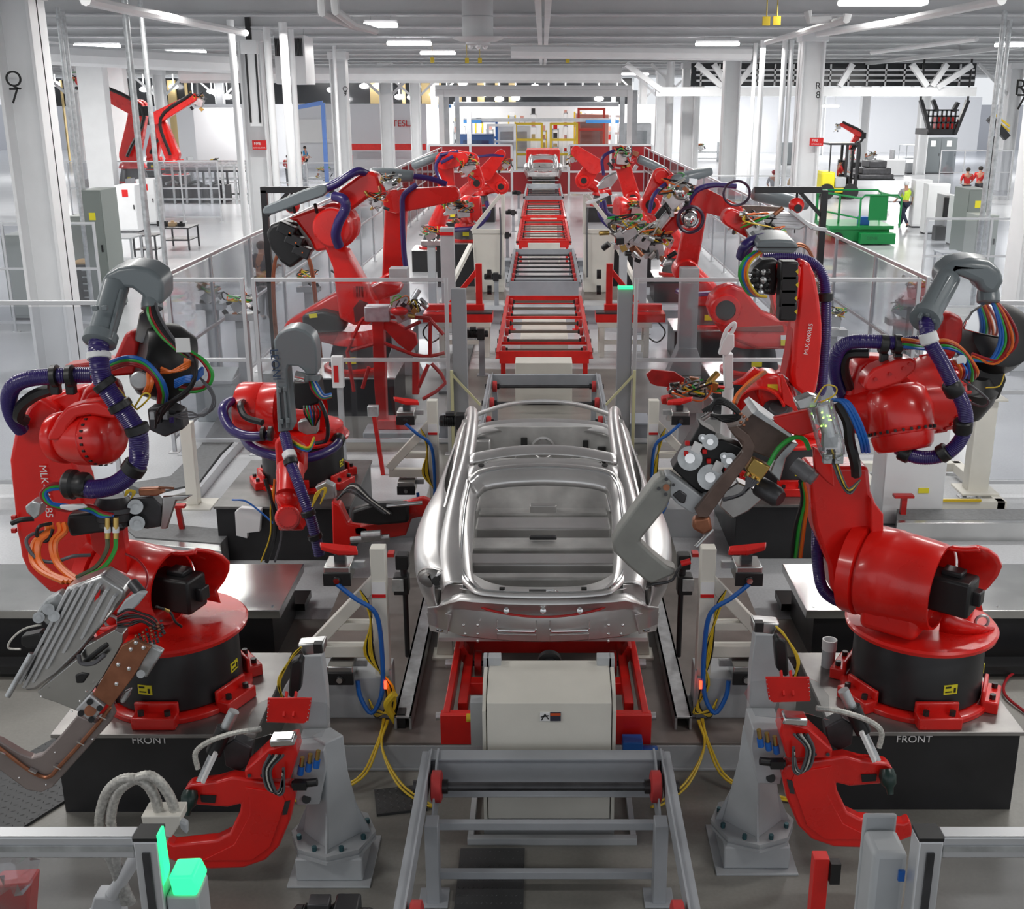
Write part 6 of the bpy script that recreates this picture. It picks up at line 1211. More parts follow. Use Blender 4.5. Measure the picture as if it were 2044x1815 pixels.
bot('distant red robot on the right with coiled orange cables before the red screens', (3.0, 36.5, .62), (1262, 395, 36.2), (1240, 320, 36.2), (1262, 312, 35.9), (1245, 318, 35.8), hood=((1272, 316, 35.9), (1330, 342, 36), .13), hose=[[(1205, 350, 36), (1203, 315, 36), (1230, 300, 36), (1250, 300, 36)]], wl=.5, we=.45, ped='the right robot with coiled orange cables', seed=35, ts=1.9, fw=.4)
bot('distant red robot on the right with round hub before the red screens', (2.4, 47.5, .62), (1165, 360, 47), (1185, 330, 47), (1150, 302, 46.8), (1145, 318, 46.8), wl=.7, we=.6, ped='the right robot with round hub by the red screens', seed=36, ts=1.3, fw=.55)
ZU = Zm(860, 250, 4.426, 27.6)
slab(rfin, ZU, [(1465, 545), (1540, 460), (1640, 415), (1655, 470), (1600, 540), (1490, 570)], 27.6, .3, STEEL, 'transformer_gun', bevel=.02)
slab(rfin, ZU, [(1365, 690), (1430, 690), (1510, 650), (1580, 620), (1560, 600), (1500, 610), (1480, 570), (1500, 640), (1440, 660), (1400, 665)], 27.5, .15, WHITE, 'gun_jaw', bevel=.01)
# red drum shaped robot bodies low on both sides of the line
for (x, y, Y, lb) in ((1243, 420, 30.4, 'right'), (929, 418, 30.4, 'left')):
    o = thing('welding_robot', 'small red robot crouching low beside the cream frame on the ' + lb, 'robot', (P3((x, y, Y)).x, Y + .3, 1.15), 'red welding robots')
    c = P3((x, y, Y)); s = 1 if lb == 'right' else -1
    pedestal('robot_pedestal', 'black pedestal behind the cream frame on the %s of the line' % lb, c.x - .75, c.x + .75, Y - .3, Y + .9, 1.15)
    qbase(o, c.x, Y + .3, 1.15, .8)
    MB().lathe(c + Vector((-s * .05, 0, 0)), (-s, -.3, 0), [(-.3, .2), (-.05, .36), (.1, .36), (.12, .3)], 28).build('shoulder_barrel', RED, o)
    slab(o, Zm(0, 0, 1, Y), [(x - 12, y - 20), (x + 30, y - 26), (x + 34, y + 22), (x - 10, y + 32)], Y, .35, RED, 'turret', bevel=.05)
    cluster(o, c + Vector((s * .35, -.2, 0)), 1.3, seed=41 + s)
    MB().tube([c + Vector((-s * .55, 0, .2)), c + Vector((-s * .6, -.1, -.1)), c + Vector((-s * .3, -.3, -.42)), c + Vector((s * .3, -.3, -.5))], .06).build('corrugated_hose', HOSE, o)
# =============== fixtures between the robots
def fx(x0, y0, x1, y1, Y): a = pY(x0, y0, Y); b = pY(x1, y1, Y); return a.x, b.x, b.z, a.z
for s in (-1, 1):
    sd = 'left' if s < 0 else 'right'; X = lambda v: .02 + s * v
    # red locating fixture on a cream table
    o = thing('locating_fixture', 'red triangular locating fixture on a cream table on the %s of the grey rollers' % sd, 'fixture', (X(1.7), 22.3, 0))
    Y = 21.8
    MB().bb((X(1.18), Y - .1, .9), (X(1.30), Y + .02, 1.75)).build('upright', REDT, o, bevel=.008)
    MB().bar((X(1.24), Y, 1.65), (X(1.78), Y, 1.0), .09, .10, up=(0, 1, 0)).build('diagonal_brace', REDT, o, bevel=.008)
    MB().bb((X(1.15), Y - .12, .86), (X(2.25), Y + .05, .98)).build('cross_bar', REDT, o, bevel=.008)
    MB().bb((X(.98), Y - .35, .68), (X(2.3), Y + .1, .84)).build('slide_beam', REDT, o, bevel=.008); MB().bb((X(.98), Y - .36, .84), (X(1.6), Y - .05, .87)).build('slide_rail', DARK, o)
    for xx in (1.1, 1.95):
        for yy in (Y - .3, Y + .2): MB().bb((X(xx) - .05, yy - .05, 0), (X(xx) + .05, yy + .05, .68)).build('leg', CREAM, o, bevel=.006)
    MB().bb((X(1.1), Y - .34, .25), (X(1.95), Y - .26, .33)).bb((X(1.02), Y - .36, .58), (X(2.05), Y + .26, .68)).build('table_frame', CREAM, o, bevel=.006)
    MB().cyl((X(1.08), Y - .05, 1.55), (X(1.0), Y - .05, 1.55), .09).cyl((X(1.08), Y - .05, 1.25), (X(1.0), Y - .05, 1.25), .09).build('drive_wheels', BLACK, o)
    MB().cyl((X(1.6), Y - .4, .5), (X(1.6), Y - .3, .5), .1).build('regulator', GALV, o)
    MB().tube([(X(2.1), Y - .3, .75), (X(2.3), Y - .35, .5), (X(2.15), Y - .35, .3), (X(1.9), Y - .3, .45)], .015).build('air_hose', BLACK, o)
    # second locator post nearer the rollers, plus grey pillar with white word
    g = thing('grey_pillar', 'light grey square pillar beside the red fixture on the %s' % sd, 'post', (X(2.05), 23.9, 0))
    MB().bb((X(2.0) - .14, 23.8, .02), (X(2.0) + .14, 24.05, 2.2)).bb((X(2.0) - .25, 23.7, 0), (X(2.0) + .25, 24.15, .02)).build('pillar', PGREY, g, bevel=.01)
    MB().bb((X(2.0) - .14, 23.79, 2.05), (X(2.0) + .14, 23.8, 2.12)).build('red_band', RLAB, g)
    g = thing('grey_pillar', 'grey column with flared foot behind the clear fence on the %s' % sd, 'post', (X(2.75), 20.2, 0))
    MB().bb((X(2.55) - .16, 20.0, .3), (X(2.55) + .16, 20.3, 1.9)).prism([(X(2.55) - .35, 19.95, 0), (X(2.55) + .35, 19.95, 0), (X(2.55) + .16, 19.95, .5), (X(2.55) - .16, 19.95, .5)], (0, .4, 0)).build('column', PGREY, g, bevel=.01)
    MB().bb((X(2.55) - .16, 19.98, 1.68), (X(2.55) + .16, 20.0, 1.73)).build('red_band', RLAB, g)
    # cream welded frame cabinet with triangular gusset
    c = thing('cream_frame_cabinet', 'cream steel cabinet with an open triangular top frame on the %s of the line' % sd, 'machine frame', (X(1.4), 29.0, 0))
    MB().prism([(X(1.0), 28.6, .1), (X(1.72), 28.6, .1), (X(1.76), 28.6, 1.55), (X(1.0), 28.6, 1.55)], (0, .8, 0)).build('sheet_cover', CREAM, c, bevel=.02)
    MB().bar((X(1.78), 28.62, 1.62), (X(1.06), 28.62, 2.5), .09, .09, up=(0, 1, 0)).bb((X(1.0) - .045, 28.56, 1.56), (X(1.0) + .045, 28.7, 2.5)).bb((X(1.06), 28.56, 1.56), (X(1.78), 28.71, 1.66)).build('triangle_frame', CREAM, c, bevel=.01)
    MB().prism([(X(.95), 28.0, 0), (X(2.4), 28.0, 0), (X(2.1), 28.6, .1), (X(1.0), 28.6, .1)], (0, 1.0, .0)).build('foot_plate', PLT, c)
    MB().tube([(X(1.08), 28.55, 2.2), (X(1.06), 28.5, 1.6), (X(1.08), 28.5, .5)], .02).build('cable', CABLE, c)
    MB().bar((X(1.8), 28.5, 1.3), (X(2.45), 27.2, .05), .1, .1).build('stay', CREAM, c)
    # steel cross beam under the conveyor at several stations
    for yy, lb in ((25.1, 'near the first red table'), (33.2, 'between the grey and second red tables'), (15.9, 'just beyond the clear fence')):
        xe = 3.4 if yy == 25.1 else 2.2 if yy > 30 else 1.5; q = MB().bb((X(.85), yy - .2, 0), (X(xe), yy + .2, .30)).bb((X(.85), yy - .28, .30), (X(xe), yy + .28, .33)).build('cross_beam', CGREY, bevel=.006); tag(q, 'grey steel cross beam %s on the %s' % (lb, sd), 'beam')
    # gallows frame with red ball balancer
    q = thing('gallows_frame', 'black steel gallows frame by the %s side fence' % sd, 'frame', (X(4.45), 19.2, 0))
    x = X(4.6)
    MB().bb((x - .05, 19.15, 0), (x + .05, 19.25, 3.3)).bb((x - .05, 19.15, 3.25), (x - s * 1.15, 19.25, 3.35)).bar((x, 19.2, 2.85), (x - s * .42, 19.2, 3.28), .06, .06, up=(0, 1, 0)).bb((x - .12, 19.1, 0), (x + .12, 19.3, .02)).build('frame', BLKP, q, bevel=.004)
    q = thing('cable_balancer', 'red ball shaped cable balancer hanging from the %s gallows frame' % sd, 'balancer', (x - s * .45, 19.2, 3.05))
    MB().sphere((x - s * .45, 19.2, 3.05), .13, 16, 10).build('housing', RED, q); MB().cyl((x - s * .45, 19.2, 3.16), (x - s * .45, 19.2, 3.26), .02).build('hook', BLACK, q); MB().cyl((x - s * .45, 19.08, 3.02), (x - s * .45, 19.04, 3.02), .06).build('drum', BLACK, q); MB().cyl((x - s * .45, 19.2, 2.9), (x - s * .45, 19.2, 2.6), .01).build('rope', BLACK, q)
    q = thing('copper_cable_loop', 'copper coloured cable loop arching beside the %s gallows frame' % sd, 'cable', (x - s * .3, 18.9, 1.2))
    for d in (0, .03): MB().tube([(x - s * (.08 + d), 18.95, .3), (x - s * (.1 + d), 18.9, 1.8), (x - s * (.25), 18.9, 2.35 - d), (x - s * (.5), 18.9, 2.45 - d), (x - s * (.75 - d), 18.9, 2.2), (x - s * (.82 - d), 18.9, 1.5), (x - s * .85, 18.9, .3)], .02).build('cable', COPPER, q)
    MB().bb((x - .15, 18.8, 0), (x + .1, 19.05, .3)).bb((x - s * .85 - .1, 18.8, 0), (x - s * .85 + .1, 19.0, .3)).build('terminal_box', GALV, q)
# red mast with tubular ring behind the left fence
ZM = Zm(560, 560, 4.645, 16.1)
o = thing('red_spreader_mast', 'tall red mast with spider web of thin red tubes behind the left clear fence', 'fixture', (-2.3, 16.1, .05))
slab(o, ZM, [(845, 340), (950, 330), (970, 900), (985, 1390), (900, 1390), (870, 1000)], 16.1, .22, REDT, 'mast', bevel=.01)
slab(o, ZM, [(900, 1300), (1195, 1300), (1195, 1385), (900, 1385)], 16.0, .3, REDT, 'foot_beam', bevel=.01)
slab(o, ZM, [(955, 360), (1080, 400), (1250, 500), (1270, 590), (1200, 670), (1090, 590), (960, 450)], 16.2, .12, REDT, 'plate_arm', bevel=.01)
slab(o, ZM, [(1220, 740), (1280, 740), (1280, 1060), (1220, 1060)], 16.1, .16, REDT, 'second_post', bevel=.01)
T = [[(830, 330), (760, 360), (700, 470), (625, 650), (625, 690), (680, 1030)], [(1010, 340), (1340, 345), (1400, 380), (1510, 500)], [(1390, 380), (1385, 690)], [(650, 650), (860, 590)], [(960, 580), (1240, 690), (1390, 700), (1520, 670)], [(1400, 770), (1530, 950), (1320, 1100)], [(1370, 780), (1280, 990)], [(820, 800), (760, 1000)], [(1150, 450), (1300, 380)]]
m = MB()
for l in T: MB().tube(ZM.L(l, 16.0), .028, n=6, smooth=2).build('tube_strut', REDW, o)
MB().box(ZM(905, 300, 16.05), (.36, .25, .22)).build('valve_head', GALV, o, bevel=.02)
cluster(o, ZM(1150, 300, 16.05), 1.2, seed=51); MB().sphere(ZM(1100, 285, 15.9), .13, 12, 8, (1, .6, .5)).build('red_cap', RED, o)
MB().box((-2.0, 16.1, .06), (1.2, .5, .12)).build('base_plate', PGREY, o, bevel=.01)
# thin red rod and cream post in the near cell, left and right
o = thing('tip_dresser_post', 'cream post with small red rod below it beside the front left robot gripper', 'post', pH(375, 985, 0))
p = pH(388, 1008, 0); MB().bb((p.x - .07, p.y - .07, .02), (p.x + .07, p.y + .07, 1.05)).build('post', CREAM, o, bevel=.008); MB().bb((p.x - .25, p.y - .2, 0), (p.x + .25, p.y + .2, .02)).build('foot_plate', CREAM, o, bevel=.003)
o = thing('red_stand_rod', 'thin dark red rod stand in front of the cream post on the left', 'rod', pH(372, 1100, 0))
p = pH(372, 1100, 0); q = pY(355, 1010, p.y - .1); MB().bar((p.x, p.y, 0.01), q, .05, .05).bb((p.x - .1, p.y - .1, 0), (p.x + .1, p.y + .1, .012)).build('rod', REDW, o); MB().box(q, (.16, .08, .03)).build('cap', REDW, o)
o = thing('red_stand_rod', 'thin dark red rod rising behind the left rear clamp tower', 'rod', pH(765, 940, 0))
p = pH(765, 948, 0); q = pY(745, 820, p.y + .1); MB().bar((p.x, p.y, 0), q, .05, .05).build('rod', REDW, o); MB().box(q, (.14, .1, .14)).build('head', GALV, o, bevel=.01)
# ribbed grey walk-over covers on the floor, left
def floorslab(name, label, pts, h, m, cat, edge=None):
    o = MB().prism([pH(a, b, h) for a, b in pts], (0, 0, -h)).build(name, m, bevel=.004); return tag(o, label, cat)
t = thing('cable_ramp', 'curved dark ribbed walk-over cable cover with bright edge on the white floor at left', 'cable cover', pH(420, 880, 0))
MB().prism([pH(a, b, .15) for a, b in [(455, 800), (500, 800), (497, 850), (440, 905), (395, 965), (300, 985), (255, 965), (340, 950), (400, 890), (430, 840)]], (0, 0, -.15)).build('ribbed_top', RUB, t, bevel=.004)
MB().prism([pH(a, b, .14) for a, b in [(498, 852), (506, 852), (452, 910), (402, 972), (310, 1000), (301, 990), (397, 968), (443, 908)]], (0, 0, -.14)).build('edge_strip', ALU, t, bevel=.004)
floorslab('cable_ramp', 'flat dark ribbed cover leading to the middle left pedestal', [(240, 1045), (280, 1040), (465, 1058), (440, 1085), (270, 1072)], .28, RUB, 'cable cover')
floorslab('step_box', 'low aluminium faced step behind the front left robot', [(240, 1046), (442, 1086), (442, 1100), (240, 1080)], .27, STAIN, 'step')
for k, (x0, x1, y, lb) in enumerate(((0, 20, 800, 'a'), )): pass
o = thing('grey_floor_cabinet', 'low light grey cabinet with sloping top left of the tall hose hood', 'cabinet', pH(450, 820, 0))
X0, Y0 = pH(395, 842, 0).x, pH(395, 842, 0).y; X1 = pH(468, 842, 0).x
MB().prism([(X0, Y0, 0), (X0, Y0 + .5, 0), (X0, Y0 + .5, .75), (X0, Y0, .62)], (X1 - X0, 0, 0)).build('body', mat('pale_blue_grey', (.38, .41, .42), .4), o, bevel=.01); MB().bb((X0 - .02, Y0 - .02, .60), (X1 + .02, Y0 + .5, .64)).build('lid', PGREY, o)
# cream floor frame with posts and tread on the right
o = thing('cream_floor_frame', 'low cream steel frame with posts behind the front right robot', 'machine frame', (4.3, 11.6, 0))
a = pH(1765, 1005, .15); b = pH(1935, 985, .15)
MB().bb((a.x, a.y, .05), (b.x + .3, a.y + .12, .17)).bb((a.x, a.y + 1.5, .05), (b.x + .3, a.y + 1.62, .17)).bb((a.x, a.y, .05), (a.x + .12, a.y + 1.6, .17)).bb((b.x + .2, a.y, .05), (b.x + .32, a.y + 1.6, .17)).build('frame', CREAM, o, bevel=.006)
MB().bb((a.x, a.y - .02, 0), (a.x + .3, a.y + .3, .05)).bb((b.x, a.y - .02, 0), (b.x + .3, a.y + .3, .05)).build('foot', CREAM, o)
MB().bb((b.x - .05, a.y + .3, .17), (b.x + .2, a.y + .5, 1.35)).bb((b.x - .15, a.y + .2, .17), (b.x + .3, a.y + .6, .2)).bb((b.x - .12, a.y + .22, 1.33), (b.x + .28, a.y + .55, 1.36)).build('post', CREAM, o, bevel=.008)
MB().bar((a.x + .15, a.y - .01, .19), (b.x, a.y - .01, .19), .03, .03).build('cable', YELLOW, o)
o = thing('white_cabinet', 'plain white cabinet behind the cream floor frame on the right', 'cabinet', (4.1, 12.6, 0)); MB().bb((3.9, 12.4, .02), (4.6, 12.9, 1.3)).bb((3.95, 12.45, 0), (4.55, 12.85, .03)).build('body', WHITE, o, bevel=.01); MB().bb((4.3, 12.39, .4), (4.42, 12.4, .46)).build('label', YLAB, o)
floorslab('step_box', 'long ribbed top step along the right edge behind the front right robot', [(1790, 1016), (2100, 1016), (2100, 1038), (1790, 1038)], .22, RUB, 'step')
floorslab('step_box', 'long stainless faced step below the ribbed step on the right', [(1790, 1039), (2100, 1039), (2100, 1044), (1790, 1044)], .22, STAIN, 'step')
o = thing('red_stand_rod', 'dark red post standing behind the front right robot link', 'rod', pH(1798, 1060, 0)); p = pH(1798, 1062, 0); MB().bb((p.x - .03, p.y - .03, 0), (p.x + .03, p.y + .03, .42)).bb((p.x - .12, p.y - .05, .42), (p.x + .1, p.y + .05, .45)).build('post', REDW, o)
# red lever stand at the bottom right beside the near fence
o = thing('red_floor_post', 'bright red square post standing below the right C shaped gun', 'post', pH(1635, 1900, 0)); 
a = pY(1622, 1703, 4.9); b = pY(1652, 1703, 4.9); MB().bb((a.x, 4.85, .02), (b.x, 4.92, a.z)).bb((a.x - .05, 4.8, 0), (b.x + .05, 4.97, .02)).build('post', REDT, o, bevel=.004); MB().box((b.x + .03, 4.86, a.z - .08), (.05, .05, .12)).build('latch', BLACK, o); MB().bb((a.x - .008, 4.84, .6), (b.x + .008, 4.93, .62)).build('band', BLACK, o)
o = MB().tube([pH(2060, 1330, .03), pH(2015, 1350, .05), pH(2005, 1385, .03), pH(2050, 1425, .02)], .012, n=8).build('red_hose', DRED); tag(o, 'thin red hose curling on the floor at the right edge', 'hose')
o = MB().bb((-1.75, 18.6, 0), (-1.38, 27.0, .05)).build('cable_tray', RUB, bevel=.004); tag(o, 'long dark grey floor cable tray left of the nearest red roller table', 'cable cover')
# diamond plates on floor
diamond('diamond_tread_plate', 'large diamond tread plate at the lower left edge under the robot gun arm', (pH(60, 1590, 0).x - .05, pH(60, 1590, 0).y + .1, 0), .75, 1.5, radians(-28), 16, 26)
diamond('diamond_tread_plate', 'small black tread plate on the floor left of the grey gun pedestal', (-1.0, 6.95, 0), .35, .3, .2, 8, 8)
for (s, lb) in ((-1, 'left'), (1, 'right')):
    o = thing('floor_cable_bundle', 'yellow cables draped over the deck edge on the ' + lb, 'cables', (s * 1.15, 7.3, 0))
    for k in range(4):
        MB().tube([(s * (1.20 - .01 * k), 7.62, .26), (s * (1.20 + .015 * k), 7.3, .22), (s * (1.3 + .03 * k), 7.1, .08), (s * (1.6 + .05 * k), 6.95, .03 + .01 * k), (s * 1.9, 6.9 + .03 * k, .02)] if k < 2 else [(s * (1.19 - .01 * k), 7.6, .26), (s * 1.17, 7.3, .22), (s * (1.10 - .03 * k), 7.08, .06), (s * (.95 - .05 * k), 6.9, .02), (s * .75, 6.85, .02)], .009).build('cable', YELLOW, o)
o = thing('valve_island', 'yellow and green valve island beside the left deck hoses', 'valves', (-1.08, 7.6, .21)); MB().box((-1.06, 7.62, .27), (.06, .1, .12)).build('body', BLACK, o); MB().tube([(-1.1, 7.6, .25), (-1.16, 7.58, .4), (-1.1, 7.57, .5)], .03).build('cable_bundle', YELLOW, o)
o = thing('pvc_pipe_stub', 'short white capped pipe standing at the corner of the right pedestal', 'pipe', (2.12, 7.8, .62)); MB().cyl((2.15, 7.78, .62), (2.15, 7.78, .76), .05).build('pipe', PGREY, o); MB().lathe((2.15, 7.78, .76), (0, 0, 1), [(0, .055), (.08, .055), (.08, .045), (.02, .04)], 20).build('white_collar', WHITE, o)
# =============== the far hall
def gy(y): return pH(PX, y, 0).y
def fbox(name, label, cat, x0, x1, yt, yb, d, m, group=None, bevel=.01):
    """floor-standing box whose front face spans these survey marks"""
    Y = gy(yb); a = pY(x0, yt, Y); b = pY(x1, yb, Y); c = pY(x1, yt, Y)
    t = thing(name, label, cat, ((a.x + c.x) / 2, Y + d / 2, 0), group)
    MB().bb((a.x, Y, .06), (c.x, Y + d, a.z)).build('body', m, t, bevel=bevel); MB().bb((a.x + .03, Y + .03, 0), (c.x - .03, Y + d - .03, .06)).build('plinth', DARK, t)
    t['_'] = 0; del t['_']
    return t, a.x, c.x, Y, a.z
def cabinet(label, x0, x1, yt, yb, d, m, doors=1, lab=None, group='electrical cabinets'):
    t, a, b, Y, h = fbox('electrical_cabinet', label, 'cabinet', x0, x1, yt, yb, d, m, group)
    w = (b - a) / doors
    for k in range(doors):
        dr = MB().bb((a + w * k + .02, Y - .02, .12), (a + w * (k + 1) - .02, Y, h - .05)).build('door', m, t, bevel=.005)
        MB().bb((a + w * (k + 1) - .10, Y - .05, h * .5), (a + w * (k + 1) - .07, Y - .02, h * .5 + .16)).build('handle', BLACK, dr)
        if lab: MB().bb((a + w * k + w * .35, Y - .026, h * .76), (a + w * k + w * .65, Y - .02, h * .76 + w * .35)).build('label', lab, dr)
    return t
CABL = mat('cabinet_pale_grey', (.36, .39, .37), .45)
cabinet('tall grey green electrical cabinet with yellow sticker beside the left lettered column', 158, 200, 380, 622, 1.0, CAB, 1, YLAB)
cabinet('shorter grey electrical cabinet in front of the tall one at left', 132, 178, 432, 600, .8, CABL, 1)
cabinet('grey electrical cabinet behind the left lettered column at the edge', 0, 52, 470, 640, .9, CABL, 1)
cabinet('white control cabinet with a screen and red square left of the grey poles', 228, 268, 370, 465, 1.0, WHITE, 1, RLAB)
cabinet('white control cabinet with dark window behind the long grey pole', 270, 306, 358, 450, 1.0, WHITE, 1, RLAB)
cabinet('white cabinet with orange edge line nearest the walking man in the yellow vest', 1828, 1862, 360, 455, .5, WHITE, 1)
cabinet('white cabinet with orange edge line second from the walking man', 1853, 1898, 367, 468, .5, WHITE, 1)
cabinet('slim white cabinet beside the tall grey green cabinet at right', 1912, 1936, 392, 492, .8, WHITE, 1)
cabinet('tall grey green electrical cabinet with yellow sticker at right', 1935, 1975, 378, 530, 1.2, CAB, 1, YLAB)
cabinet('shorter grey green electrical cabinet by the right lettered column', 1952, 1995, 430, 545, .9, CABL, 1)
cabinet('dark grey double cabinet under the black stair at right', 1848, 1912, 275, 347, 1.2, mat('slate_cabinet', (.16, .18, .19), .5), 2, WLAB)
cabinet('dark blue grey cabinet behind the right lettered column', 1566, 1592, 285, 330, 1.0, mat('slate_cabinet', (.16, .18, .19), .5), 1)
for x in (1828, 1853):
    pass
t, a, b, Y, h = fbox('chiller_unit', 'grey chiller unit with black piping on the right', 'machine', 1890, 1912, 390, 480, 1.0, mat('chiller_grey', (.4, .4, .41), .5)); MB().bb((a - .3, Y - .1, .0), (a + .1, Y + .3, .5)).bb((a - .1, Y - .12, .8), (a + .2, Y, 1.5)).build('pump', BLACK, t, bevel=.03)
# tool chest with wooden top
t, a, b, Y, h = fbox('tool_chest', 'black roller tool chest with drawers and wooden top beside the left column', 'tool chest', 142, 184, 528, 612, .7, BLKP)
MB().bb((a - .03, Y - .03, h), (b + .03, Y + .73, h + .05)).build('wooden_top', mat('wood_top', (.55, .34, .14), .5, noise=.15), t, bevel=.005)
for k in range(5): dr = MB().bb((a + (b - a) * .45, Y - .02, .12 + (h - .2) * k / 5), (b - .01, Y, .09 + (h - .2) * (k + 1) / 5)).build('drawer', DARK, t, bevel=.004); MB().bb((a + (b - a) * .48, Y - .04, .05 + (h - .2) * (k + 1) / 5), (b - .03, Y - .02, .08 + (h - .2) * (k + 1) / 5)).build('handle', GALV, dr)
# wheeled table with parts, bin, stands
def ftable(label, x0, x1, yt, yb, d, m, items=0, name='work_table', shelf=True):
    Y = gy(yb); a = pY(x0, yt, Y); c = pY(x1, yt, Y); t = thing(name, label, 'table', ((a.x + c.x) / 2, Y + d / 2, 0)); h = a.z
    MB().bb((a.x, Y, h - .04), (c.x, Y + d, h)).build('table_top', m, t, bevel=.004)
    for x in (a.x + .04, c.x - .04):
        for y in (Y + .04, Y + d - .04): MB().bb((x - .025, y - .025, 0), (x + .025, y + .025, h - .04)).build('leg', m, t)
    if shelf: MB().bb((a.x + .04, Y + .04, .3), (c.x - .04, Y + d - .04, .33)).build('shelf', m, t)
    return t, a.x, c.x, Y, h
ftable('grey wheeled table with small parts on the white floor at left', 318, 376, 455, 500, 1.2, DARK)
ftable('pale metal bench frame in front of the white control cabinets', 215, 262, 475, 545, .9, PGREY)
ftable('low dark table with tools beside the grey pole', 262, 310, 470, 520, .8, DARK)
ftable('small grey utility table beyond the right fence near the column', 1880, 1925, 505, 560, .7, PGREY)
for x, y, s_, lb in ((325, 452, .16, 'small dark clamp on the grey wheeled table'), (345, 453, .12, 'small tan block on the grey wheeled table'), (362, 452, .10, 'small dark cap on the grey wheeled table')):
    p = pY(x, y, gy(500) + .6); p.z = pY(330, 455, gy(500)).z; o = MB().bb((p.x - s_, p.y - .1, p.z), (p.x + s_, p.y + .1, p.z + s_)).cyl((p.x, p.y, p.z + s_), (p.x, p.y, p.z + s_ * 1.5), .05).build('machine_part', BLACK if 'dark' in lb else mat('tan', (.5, .35, .2))); tag(o, lb, 'part')
# pallet cage structure, two storeys, left background
Y = gy(408); t = thing('pipe_rack', 'two storey grey tube rack with clear screens in the left background', 'rack', (-15.5, Y, 0))
a = pY(315, 300, Y); b = pY(490, 300, Y); mid = pY(315, 328, Y).z; top = a.z
n = 7
for i in range(n + 1):
    x = a.x + (b.x - a.x) * i / n
    for y in (Y, Y + 3): MB().bb((x - .05, y - .05, 0), (x + .05, y + .05, mid if i % 2 else top - .6)).build('post', GALV, t)
for z in (.25, mid - .1, mid): MB().bb((a.x, Y - .04, z - .04), (b.x, Y + .04, z + .04)).bb((a.x, Y + 2.96, z - .04), (b.x, Y + 3.04, z + .04)).build('rail', GALV, t)
MB().bb((a.x, Y, mid - .35), (b.x, Y + 3, mid - .28)).build('deck', DARK, t)
MB().bb((a.x, Y + .0, mid + .1), (b.x, Y + .02, top - .5)).build('clear_screen', PANEL, t)
for i, x in enumerate((350, 395, 440)):
    p = pY(x, 395, Y + 1.5); q = thing('parts_bin', ('dark parts bin at the left end of the tube rack', 'dark parts bin in the middle bay of the tube rack', 'dark parts bin at the right end of the tube rack')[i], 'bin', (p.x, Y + 1.5, 0)); MB().bb((p.x - .42, Y + .9, 0), (p.x + .42, Y + 2.1, .8)).build('body', DARK, q, bevel=.03); MB().tube([(p.x - .3, Y + 1.2, .85), (p.x, Y + 1.5, .95), (p.x + .3, Y + 1.3, .85)], .08).build('contents', GALV, q)
# far left red robots and bright workshop behind
def farbot(label, x, yb, Y, s=1.0, lean=1):
    p = pY(x, yb, Y); t = thing('welding_robot', label, 'robot', (p.x, Y, 0), 'red welding robots'); z = 0
    pedestal('robot_pedestal', 'white riser under the ' + label, p.x - .7, p.x + .7, Y - .6, Y + .6, 1.0 * s, topm=WHITE)
    z = 1.0 * s; qbase(t, p.x, Y, z, 1.2 * s); S = Vector((p.x, Y - .2, z + .9 * s)); E = S + Vector((.5 * lean * s, 0, 1.6 * s)); W = E + Vector((-1.8 * lean * s, 0, .9 * s))
    limb(t, S, E, .7 * s, .6 * s, .4); limb(t, E, W, .55 * s, .35 * s, .35, 'forearm', off=-.4); MB().box(E + Vector((.3 * lean, -.4, -.1)), (.5 * s, .4, .4)).build('axis_motor', BLACK, t, bevel=.04)
    MB().tube([S + Vector((0, -.4, 0)), E + Vector((.3, -.6, 0)), W + Vector((0, -.6, .2))], .08).build('cable_sleeve', BLACK, t); cluster(t, W + Vector((-.2 * lean, -.3, -.2)), 2.0 * s, n=8, seed=int(x)); return t
farbot('far red robot with raised arm left of the grey poles', 262, 300, 52, 1.25, 1)
farbot('far red robot bent over between the grey poles', 345, 285, 60, 1.1, -1)
farbot('small far red robot at the far left edge', 305, 280, 66, 1.0, 1)
farbot('far red robot with a bent wrist beyond the right lettered column', 1700, 268, 84, .7, 1)
# window bands high on the back walls, dark with lit racks behind
DKW = mat('dark_window', (.02, .022, .025), .2)
def wallband(x0, x1, y0, y1, Y, name, m):
    a = pY(x0, y0, Y); b = pY(x1, y1, Y); o = MB().bb((a.x, Y, b.z), (b.x, Y + .15, a.z)).build(name, m); o['kind'] = 'structure'; return o
WP = mat('white_wall_paint', (.78, .79, .82), .6)
a = pY(560, 208, 92); o = MB().bb((pY(350, 208, 92).x, 92, 0), (pY(1330, 208, 92).x, 92.3, a.z)).build('wall_back', WP); o['kind'] = 'structure'
a = pY(560, 158, 93); wallband(95, 1260, 156, 212, 93, 'wall_back_windows', DKW)
# stored tan posts and lights behind the window band
for i in range(26):
    x = 120 + 36 * i + random.uniform(-8, 8)
    if 470 < x < 640 or i in (8, 9, 15, 16): continue
    a = pY(x, 160, 92.6); b = pY(x + random.choice((8, 14, 20)), 208, 92.6); o = MB().bb((a.x, 92.6, 0), (b.x, 92.9, a.z)).build('storage_upright', mat('tan_rack', (.5, .38, .18), .6)); tag(o, 'tan storage upright behind the high dark window band', 'post', 'tan uprights behind the window band')
for i in range(34):
    x = 112 + 34 * i + random.uniform(-6, 6); y = random.uniform(166, 200)
    if 470 < x < 640: continue
    p = pY(x, y, 92.3); o = MB().sphere(p, .28, 10, 6, (1.3, .4, .7)).cyl(p, (p.x, p.y, 7.46), .03, n=6).build('high_bay_lamp', LITE); tag(o, 'small bright lamp glinting in the high dark window band', 'lamp', 'lamps in the window band')
